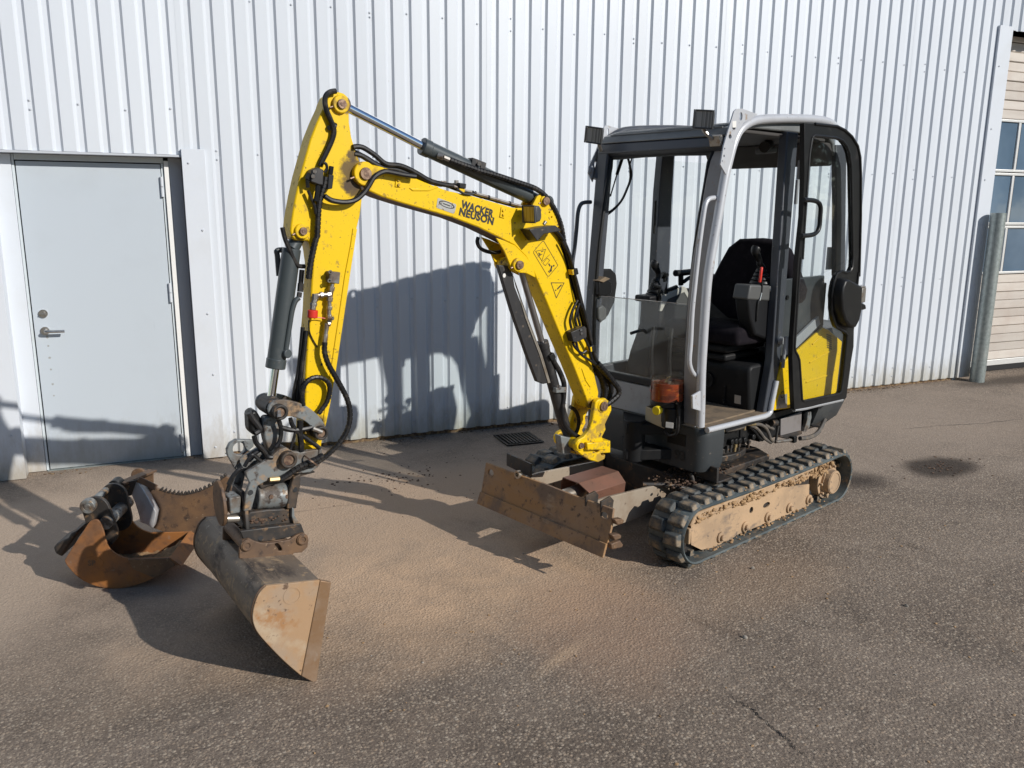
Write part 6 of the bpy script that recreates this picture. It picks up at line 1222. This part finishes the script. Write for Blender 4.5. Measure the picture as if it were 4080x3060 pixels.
part('grease_block', MB().cyl((1.9565, 0.11, 1.0098), (1.9606, 0.125, 0.9869), .009, n=8).cyl((1.8228, 0.11, 0.9192), (1.7854, 0.11, 0.8985), .009, n=8).cyl((1.7858, 0.09, 0.8224), (1.7882, 0.09, 0.8022), .008, n=8), 'fitting_steel', lk_)
tc = bgroup('tilt_coupler', 'muddy tilting quick coupler on the stick end')
fp = [(2.0919, 0.7774), (2.0361, 0.802), (1.9867, 0.8243), (1.9563, 0.8481), (1.9266, 0.8517), (1.8979, 0.8304), (1.8581, 0.8218), (1.8122, 0.8224), (1.7812, 0.8214), (1.7809, 0.7687), (1.8001, 0.7452), (1.8317, 0.7312), (1.8725, 0.7325), (1.9124, 0.7397), (1.972, 0.7355), (2.0212, 0.7246), (2.0497, 0.7135), (2.0619, 0.6683), (2.079, 0.6191), (2.1083, 0.6217), (2.0954, 0.695), (2.0781, 0.7314), (2.0888, 0.7581)]
for y in (.068, -.088): part('top_plate', MB().prism(fp, y, y + .020), 'grey_steel', tc, .004)
eyepin(tc, (1.9266, 0.8056), -.105, .118, .034)
part('top_housing', MB().prism([(2.0508, 0.7424), (1.9904, 0.7723), (1.9201, 0.7807), (1.8393, 0.7564), (1.7993, 0.7178), (1.8828, 0.7118), (1.9946, 0.6962), (2.0296, 0.6874)], -.067, .067), 'dark_steel', tc, .006)
ep = [(2.1068, 0.7677), (2.1348, 0.8323), (2.1365, 0.8573), (2.1233, 0.8808), (2.0981, 0.8926), (2.0283, 0.8787), (2.0322, 0.8528), (2.0722, 0.8268), (2.1, 0.8015)]
part('lifting_eye', holed(ep, [oval(*(2.0897, 0.8536), .024, .026)], -.012, .012), 'grey_steel', tc, .003)
c0 = (2.0437, 0.03, 0.6531); c1 = (1.918, 0.03, 0.6342)
part('tilt_motor', MB().cyl(c0, c1, .052, n=36), 'grey_steel', tc, .005)
part('motor_bolts', MB().cyl((c0[0] * .62 + c1[0] * .38, .075, c0[2] + .004), (c0[0] * .62 + c1[0] * .38, .086, c0[2] + .004), .009, n=8).cyl((c1[0] + .012, .07, c1[2] + .01), (c1[0] + .012, .082, c1[2] + .01), .009, n=8), 'steel_pin', tc)
def crossplate(px, z0, z1, y0=-.085, y1=.085, t=.012):
    return MB().box(px - t / 2, px + t / 2, y0, y1, z0, z1)
rp = [(1.8706, 0.7318), (1.8751, 0.6811), (1.8881, 0.6319), (1.8969, 0.588), (1.935, 0.5939), (1.9256, 0.66), (1.9014, 0.722)]
for y in (.06, -.085): part('end_bracket', MB().prism(rp, y, y + .025), 'dark_steel', tc, .004)
part('end_disc', MB().cyl((c1[0] - .002, .0, c1[2]), (c1[0] - .03, .0, c1[2]), .062, n=32), 'dark_steel', tc, .004)
lpz = [(2.0952, 0.6785), (2.1101, 0.5341)]
part('cross_plate', MB().prismx([(-.09, lpz[1][1]), (.09, lpz[1][1]), (.085, lpz[0][1] - .03), (.05, lpz[0][1] + .012), (-.05, lpz[0][1] + .012), (-.085, lpz[0][1] - .03)], lpz[0][0] - .006, lpz[0][0] + .010), 'dark_steel', tc, .003)
dc = (2.1804, 0.03, 0.6464)
ds = MB(); loft(ds, [[(dc[0] + dx, dc[1] + .075 * math.cos(t), dc[2] + (.098 if math.sin(t) > 0 else .085) * math.sin(t)) for t in [2 * math.pi * i / 36 for i in range(36)]] for dx in (-.006, .008)])
part('guard_disc', ds, 'rust_brown', tc, .003)
part('disc_bolts', MB().cyl((2.1734, 0.05, 0.6711), (2.1677, 0.06, 0.674), .008, n=6).cyl((2.1812, 0.05, 0.6219), (2.1732, 0.06, 0.6244), .008, n=6), 'fitting_steel', tc)
b0 = (2.1529, 0.03, 0.6398); b1 = (2.1078, 0.03, 0.6279)
part('valve_box', MB().box(b1[0], b0[0], -.03, .06, b0[2] - .032, b0[2] + .036), 'grey_steel', tc, .005)
part('valve_pipe', MB().cyl((2.1629, 0.04, 0.5872), (2.1138, 0.04, 0.5791), .016, n=14), 'bare_steel', tc)
deck = [(2.1156, 0.5427), (2.1001, 0.5859), (2.0808, 0.6071), (2.0133, 0.603), (1.9145, 0.5875), (1.8924, 0.5199)]
part('coupler_body', MB().prism(deck, -.10, .070), 'dark_steel', tc, .006)
mb = MB(); q0 = [(2.096, 0.5683), (1.9092, 0.5486)]
for i in range(420): t = random.random(); mb.lump((q0[0][0] + (q0[1][0] - q0[0][0]) * t, random.uniform(-.09, .075), q0[0][1] + (q0[1][1] - q0[0][1]) * t + random.uniform(-.012, .014)), random.choice((.004, .005, .007, .011)), i, (1.2, 1.1, .8))
o = part('caked_soil', mb, 'dark_mud', tc, sharp=60); o['kind'] = 'stuff'
part('side_rib', MB().prism([(1.9154, 0.5976), (1.9072, 0.5907), (1.9072, 0.5595), (1.8899, 0.527), (1.8849, 0.5154), (1.9129, 0.5268), (1.9187, 0.562)], .060, .090), 'grey_steel', tc, .002)
part('front_lip', MB().prism([(2.1308, 0.5479), (2.0235, 0.5391), (1.8944, 0.526), (1.8834, 0.5214), (1.872, 0.4799), (1.9374, 0.4765), (2.0073, 0.4771), (2.0654, 0.4856), (2.1211, 0.5124)], .071, .098), 'dark_steel', tc, .004)
cp = [(2.1455, 0.4417), (2.1407, 0.4891), (2.1279, 0.5134), (2.1026, 0.5167), (2.0798, 0.4991), (2.0494, 0.4828), (2.0009, 0.4755), (1.9412, 0.473), (1.9102, 0.4868), (1.8856, 0.4896), (1.8658, 0.474), (1.8616, 0.4519), (1.8681, 0.4231), (1.8926, 0.4057), (1.9266, 0.4118), (1.9349, 0.397), (2.0045, 0.4089), (2.1007, 0.4285)]
cs = crv([(2.0013, 0.4689), (1.989, 0.4675), (1.9753, 0.4445), (1.9773, 0.4335), (1.9905, 0.4388), (1.9982, 0.4526)], 3, True)
part('coupler_plate', holed(cp, [cs], .100, .114), 'rust_brown', tc, .003)
part('coupler_plate', MB().prism(cp, -.120, -.106), 'rust_brown', tc, .003)
for c in ((2.1135, 0.4903), (1.8896, 0.4635)):
    part('coupler_boss', MB().cyl((c[0], -.12, c[1]), (c[0], .121, c[1]), .024, n=24).ring((c[0], .1212, c[1]), (c[0], .125, c[1]), .0205, .011, 20), 'rust_brown', tc, .004)
for a_, b_ in (((2.0529, 0.099, 0.5012), (2.0535, 0.101, 0.502)), ((2.0781, 0.09, 0.694), (2.0787, 0.092, 0.6948)), ((1.8982, 0.086, 0.6693), (1.8989, 0.088, 0.67))): part("hole_plug", MB().cyl(a_, b_, .010, n=14), "decal_black", tc)
part('motor_hose', MB().spiral(B3([(1.9619, 0.7285), (1.924, 0.7443), (1.8829, 0.7648), (1.8366, 0.7797), (1.8002, 0.7888), (1.7789, 0.8007)], .10), .012, .017), 'black_hose', tc)
part('hose_nut', MB().cyl((2.0039, 0.1, 0.7356), (1.9652, 0.1, 0.7319), .010, n=6), 'fitting_brass', tc)
part('hose_strap', MB().ring((1.8352, 0.1, 0.7821), (1.8309, 0.1, 0.7865), .034, .029, 16), 'steel_pin', tc)
for pts in ([(2.1557, 0.7348), (2.1402, 0.7613), (2.1155, 0.7862), (2.0965, 0.7926)], [(2.1621, 0.7066), (2.146, 0.7428), (2.1256, 0.7733), (2.0985, 0.7979)], [(2.0644, 0.831), (2.0545, 0.8392), (2.0275, 0.8098), (2.0137, 0.7974)], [(2.0901, 0.7959), (2.0644, 0.831), (2.0152, 0.8574)]):
    part('motor_hose', MB().tube(B3(pts, .07), .008, 8), 'black_hose', tc)
part('drain_hose', MB().tube(B3([(2.0064, 0.6055), (2.0027, 0.5841), (1.9966, 0.5596)], .055), .010, 8), 'black_hose', tc)

# ---- ditching bucket on the coupler
bu = bgroup('ditching_bucket', 'wide smooth ditching bucket resting its corner on the ground')
YN, YF = .400, -.425
tl, tr_, ct, tip, bl_ = [(2.1329, 0.4394), (1.93, 0.4079), (1.8867, 0.3891), (1.9641, -0.0142), (2.0214, 0.0392)]
curve = crv([tl] + [(2.1615, 0.4164), (2.1794, 0.379), (2.1889, 0.3392), (2.1867, 0.302), (2.1705, 0.2578), (2.1249, 0.183), (2.0727, 0.106)] + [bl_], 4)
part('end_plate', MB().prism([tr_] + curve, YN - .012, YN), 'bucket_side', bu, .002)
part('end_plate', MB().prism([tr_] + curve, YF, YF + .012), 'rust_brown', bu, .002)
part('side_cutter', MB().prism([tr_, ct, tip, bl_], YN - .016, YN + .004), 'worn_edge', bu, .003)
part('side_cutter', MB().prism([tr_, ct, tip, bl_], YF - .004, YF + .016), 'worn_edge', bu, .003)
cx_ = sum(q[0] for q in curve) / len(curve); cz_ = sum(q[1] for q in curve) / len(curve)
inn = [(q[0] + (cx_ - q[0]) * .05, q[1] + (cz_ - q[1]) * .05) for q in curve]
part('back_shell', MB()._shell(curve, inn, YF + .0121, YN - .0121), 'bucket_back', bu)
topin = [(tr_[0], tr_[1] - .012), (tl[0], tl[1] - .012)]
part('top_sheet', MB().prism([tl, tr_, topin[0], topin[1]], YF + .0122, YN - .0122), 'bucket_back', bu, .001)
part('cutting_edge', MB().prism([bl_, tip, (tip[0] + .01, tip[1] + .014), (bl_[0] + .004, bl_[1] + .016)], YF + .0162, YN - .0162), 'worn_edge', bu)
part('edge_weld', MB().tube([(q[0], YN - .012, q[1]) for q in curve], .0045, 6, 1), 'rust_brown', bu)
part('edge_weld', MB().tube([(q[0], YF + .012, q[1]) for q in curve], .0055, 6, 1), 'rust_brown', bu)
part('maker_ring', MB().ring((*[((2.0403, 0.375))[0]], YN, (2.0403, 0.375)[1]), ((2.0403, 0.375)[0], YN + .0015, (2.0403, 0.375)[1]), .034, .029, 30), 'bucket_side', bu)
for y in (.075, -.105): part('hanger_ear', MB().prism([(tl[0] - .02, tl[1] - .006), (tl[0] - .035, tl[1] + .055), (tr_[0] + .01, tr_[1] + .06), (tr_[0] + .0, tr_[1] + .0)], y, y + .018), 'rust_brown', bu, .003)
mb = MB()
for i in range(16): mb.lump((((2.1961, 0.4786))[0] + random.uniform(-.01, .01), .22 + random.uniform(-.02, .02), (2.1961, 0.4786)[1] + random.uniform(-.015, .015)), random.uniform(.004, .008), i)

# ------------------------------------------------------------------ spare digging bucket on the ground (local x = towards its lip, y = across its width)
SB = empty('digging_bucket', (-0.2846, 4.0797, 0), R(-18))
tag(SB, 'orange rusted narrow digging bucket lying on its back beside the door', 'bucket')
def sp_(name, mb, m, bevel=0, **k): return mb.build(name, m, SB, bevel, **k)
WID = .33
side = crv([(-0.0232, 0.3084), (-0.0266, 0.3288), (-0.0381, 0.3458), (-0.0538, 0.3507), (-0.0705, 0.3458), (-0.0862, 0.3306)], 3)[:-1] + [(-0.0862, 0.3306), (-0.1218, 0.2776), (-0.164, 0.22), (-0.2072, 0.1553)]
belly = crv([(-0.2072, 0.1553), (-0.2043, 0.136), (-0.1876, 0.1065), (-0.1588, 0.0672), (-0.1206, 0.0371), (-0.0732, 0.0144), (-0.0206, 0.0017), (0.0416, 0.0008), (0.1054, 0.0156), (0.1699, 0.0394), (0.2354, 0.0743), (0.2947, 0.1122)], 3)
lip = [(0.2947, 0.1122), (0.2663, 0.1502), (0.0794, 0.1492)]
mouth = crv([(0.0794, 0.1492), (0.0397, 0.1662), (0.0035, 0.1986), (-0.0146, 0.247), (-0.0188, 0.2812), (-0.0216, 0.3039)], 3)[1:]
plate = side[:-1] + belly[:-1] + lip[:-1] + [lip[-1]] + mouth
sp_('side_plate', MB().prism(plate, 0, .012), 'rust_orange', .002)
sp_('side_plate', MB().prism(plate, WID - .012, WID), 'rust_orange', .002)
def inward(c, k=.05):
    cx = sum(q[0] for q in c) / len(c); cz = max(q[1] for q in c) * .9
    return [(q[0] + (cx - q[0]) * k, q[1] + (cz - q[1]) * k) for q in c]
backs = [(q[0], q[1]) for q in [(-0.0885, 0.3275), (-0.1218, 0.2776), (-0.164, 0.22), (-0.2072, 0.1553)]]
sp_('back_sheet', MB()._shell(backs + belly[1:], inward(backs + belly[1:]), .0121, WID - .0121), 'rust_orange')
sp_('lip_plate', MB().prism([lip[0], lip[1], (lip[1][0] + .012, lip[1][1] - .004), (lip[0][0] + .03, lip[0][1] - .006)], -.004, WID + .004), 'rust_orange', .002)
for y in (-.006, WID - .006): sp_('side_cutter', MB().prism([lip[2], lip[1], lip[0], belly[-6], (lip[2][0] + .02, lip[2][1] - .05)], y, y + .012), 'rust_brown', .002)
p1 = (-0.0805, 0.4156); p2 = (-0.0277, 0.3266)
def capsule(a, b, ra, rb, n=12):
    a = Vector(a); b = Vector(b); ang = math.atan2((b - a).y, (b - a).x); out = []
    for i in range(n + 1): t = ang + math.pi / 2 + math.pi * i / n; out.append((a.x + ra * math.cos(t), a.y + ra * math.sin(t)))
    for i in range(n + 1): t = ang - math.pi / 2 + math.pi * i / n; out.append((b.x + rb * math.cos(t), b.y + rb * math.sin(t)))
    return out
ec = ((p1[0] + .028), p1[1] - .018)
for y, c in ((.040, (-0.0623, 0.3858)), (.225, (-0.048, 0.3864))):
    sp_('hanger_ear', MB().prism(capsule(c, (p2[0] - .01, p2[1] - .06), .062, .066), y, y + .022), 'dark_steel', .003)
sp_('hanger_web', MB().prism([(p2[0] - .05, p2[1] - .02), (p2[0] - .09, p2[1] - .10), (p2[0] - .15, p2[1] - .18), (p2[0] - .08, p2[1] - .16), (p2[0] - .01, p2[1] - .07)], .058, .234), 'dark_steel', .004)
sp_('hanger_pin', MB().cyl((p1[0], -.004, p1[1]), (p1[0], .29, p1[1]), .017, n=24).ring((p1[0], -.0045, p1[1]), (p1[0], .034, p1[1]), .034, .017, 24), 'grey_steel', .003)
sp_('hanger_pin', MB().cyl((p2[0] + .012, .013, p2[1] - .004), (p2[0] + .012, .315, p2[1] - .004), .030, n=28), 'grey_steel', .003)
em = (-0.0831, 0.1364)
sp_('emblem_ring', MB().prism(oval(em[0], em[1], .050, .030, 26), -.0012, .0005), 'rust_orange', .0005)
t_ = MB(); put_text(t_, 'SP', .036, (em[0] - .021, -.0022, em[1] - .013), (1, 0, 0), (0, 0, 1), .001); sp_('emblem_letters', t_, 'rust_brown')
so_ = MB(); nx, ny = 34, 26; vs = []
for i in range(nx + 1):
    for j in range(ny + 1):
        x = -.165 + .42 * i / nx; y = .0125 + (WID - .025) * j / ny; q = Vector((x, y, 0))
        vs.append((x, y, .040 + 2.1 * max(0, abs(x - .02) - .04) ** 2 + .03 * noise.noise(q * 9) + .014 * noise.noise(q * 34) + .007 * noise.noise(q * 90)))
so_.add(vs, [(i * (ny + 1) + j, (i + 1) * (ny + 1) + j, (i + 1) * (ny + 1) + j + 1, i * (ny + 1) + j + 1) for i in range(nx) for j in range(ny)])
o = sp_('soil_fill', so_, 'mud', sharp=80)
sp_('hook_block', MB().prism([(-0.3102, 0.1674), (-0.291, 0.1882), (-0.2374, 0.2126), (-0.2223, 0.2359), (-0.1843, 0.2537), (-0.2026, 0.2187), (-0.2492, 0.1583), (-0.2748, 0.116), (-0.3028, 0.1352)], .12, .27), 'dark_steel', .01)

# ------------------------------------------------------------------ serrated bucket behind it
SR = empty('serrated_bucket', (-0.2846 + .309 * .46 + .951 * .35, 4.0797 + .951 * .46 - .309 * .35, 0), R(-18))
tag(SR, 'brown steel bucket with a serrated curved edge standing behind the rusty bucket', 'bucket')
OFX, OFY = .35, .46
def sr_(name, mb, m, bevel=0, **k):
    mb.v = [(x - OFX, y - OFY, z) for x, y, z in mb.v]; return mb.build(name, m, SR, bevel, **k)
edge = crv([(0.0796, 0.3411), (0.1096, 0.3263), (0.1499, 0.3133), (0.1907, 0.3047), (0.2182, 0.3025), (0.2555, 0.3081), (0.298, 0.3196), (0.3457, 0.3404), (0.3891, 0.3659), (0.4327, 0.3964)], 4)
rest = [(0.4573, 0.3818), (0.4606, 0.3215), (0.4356, 0.2209), (0.3927, 0.1355), (0.314, 0.0788), (0.2013, 0.0721), (0.1185, 0.0849), (0.0516, 0.1175), (0.0088, 0.1595), (-0.0182, 0.2485), (-0.027, 0.3338), (-0.012, 0.393), (0.0421, 0.3694)]
zmin = min(q[1] for q in rest)
rest = [(x, max(z, .012)) for x, z in rest]
sr_('side_plate', MB().prism(edge + rest, .46, .475), 'rust_brown', .002)
low = rest[2:10]
sr_('curved_back', MB()._shell(low, inward(low, .04), .4751, .62), 'rust_brown')
acc = 0; tooth = None; last = Vector(edge[0])
for i in range(1, len(edge)):
    q = Vector(edge[i]); acc += (q - last).length
    if acc > .0165:
        d = (q - last).normalized(); ang = math.atan2(d.y, d.x); acc = 0
        m_ = MB().prism([(-.0085, -.003), (.0085, -.003), (.005, .013), (.0015, .015)], -.011, .011)
        if tooth is None:
            tooth = m_.build('tooth', 'dark_steel', SR, .001); c = tooth
        else: c = inst(tooth, SR)
        c.matrix_local = Matrix.Translation((q.x - OFX, .4675 - OFY, q.y)) @ Matrix.Rotation(-ang, 4, 'Y')
    last = q
gus = [(0.0062, 0.4095), (0.0178, 0.3872), (0.0448, 0.3324), (0.0783, 0.2536), (0.0881, 0.2285), (0.0648, 0.1424), (0.0302, 0.1661), (0.0038, 0.1769), (-0.0, 0.212), (-0.0136, 0.282), (-0.0278, 0.3268)]
sr_('gusset', MB().prism(gus, .40, .455), 'gusset_silver', .004)
def bar(p0, b0, p1, b1, w, h):
    a = Vector((p0[0], b0, p0[1])); b = Vector((p1[0], b1, p1[1])); d = b - a; L = d.length; d.normalize()
    z = Vector((0, 0, 1)); y = z.cross(d).normalized(); z = d.cross(y)
    return MB().obox((a + b) / 2, (L, w, h), Matrix((d, y, z)).transposed())
sr_('flange_bar', bar((-0.0629, 0.4015), .36, (0.021, 0.3934), .60, .05, .012), 'rust_brown', .002)
sr_('flange_bar', bar((0.0112, 0.4128), .40, (0.0848, 0.3504), .44, .014, .030), 'rust_brown', .002)
sr_('flange_plate', MB().prism([(-0.0505, 0.3593), (0.0175, 0.3936), (0.0118, 0.3115), (-0.0021, 0.3154), (-0.0333, 0.3394)], .612, .624), 'rust_brown', .002)
sr_('web_plate', MB().prism([(-0.0814, 0.393), (0.0112, 0.4128), (-0.0228, 0.3303), (-0.0389, 0.3258), (-0.0668, 0.3658)], .385, .398), 'dark_steel', .002)
d0 = (-0.0779, 0.3555); sr_('coupler_disc', MB().cyl((d0[0], .66, d0[1] - .01), (d0[0], .68, d0[1] - .01), .040, n=28), 'rust_brown', .003)
d0 = (-0.083, 0.3996); sr_('coupler_pin', MB().cyl((d0[0], .33, d0[1]), (d0[0], .40, d0[1]), .030, n=24), 'black_plastic', .004)

# ------------------------------------------------------------------ unseen trees, added to show as reflections and to block the low sky
def tree_meshes(seed):
    rnd = random.Random(seed); tk = MB(); tk.tube([(0, 0, -.1), (.05, .03, 1.6), (-.04, .05, 3.2), (.05, 0, 5.2)], lambda t: .17 * (1 - .75 * t), 8)
    cl = []
    for i in range(17):
        a = rnd.uniform(0, 6.28); h = rnd.uniform(2.0, 6.6); r = 1.9 * (1 - abs(h - 3.9) / 4.2) * rnd.uniform(.5, 1)
        c = Vector((r * math.cos(a), r * math.sin(a), h)); cl.append((c, rnd.uniform(.7, 1.15))); tk.tube([(0, 0, h * .55), tuple(c * .6 + Vector((0, 0, h * .28))), tuple(c)], .03, 5, 2)
    lf = MB()
    for c, r in cl:
        for j in range(190):
            d = Vector((rnd.gauss(0, 1), rnd.gauss(0, 1), rnd.gauss(0, 1))).normalized() * r * rnd.uniform(.35, 1.05) ** .6
            q = c + d; u = Vector((rnd.gauss(0, 1), rnd.gauss(0, 1), rnd.gauss(0, 1))).normalized(); v = u.orthogonal().normalized(); s_ = rnd.uniform(.09, .17)
            lf.add([q - u * s_, q + v * s_ * .5, q + u * s_, q - v * s_ * .5], [(0, 1, 2, 3)])
    return tk, lf
t0 = empty('unseen_tree', (-10.5, 3.2, 0)); tk, lf = tree_meshes(5); tk.build('trunk', 'bark', t0); lf.build('crown', 'foliage', t0)
TL = 'leafy tree added out of view to block low sky and fill reflections'
tag(t0, TL, 'tree', 'unseen added trees')
for i, (x, y, k) in enumerate(((-10.0, -.6, 1.15), (-10.8, -4.2, 1.05), (-10.2, -7.8, 1.2), (-9.0, -11.5, 1.1), (-6.5, -15.5, 1.15), (-2.5, -18.5, 1.1), (1.5, -20.0, 1.2), (5.5, -21.0, 1.05), (9.5, -21.5, 1.15), (22.5, .5, 1.2), (23.5, -3.2, 1.3), (26.0, -7.0, 1.3), (29.0, 3.0, 1.4))):
    t1 = bpy.data.objects.new('unseen_tree', None); COL.objects.link(t1); t1.location = (x, y, 0); t1.rotation_euler = (0, 0, i * 1.7); t1.scale = (k, k, k); tag(t1, TL, 'tree', 'unseen added trees')
    for ch in t0.children: inst(ch, t1)
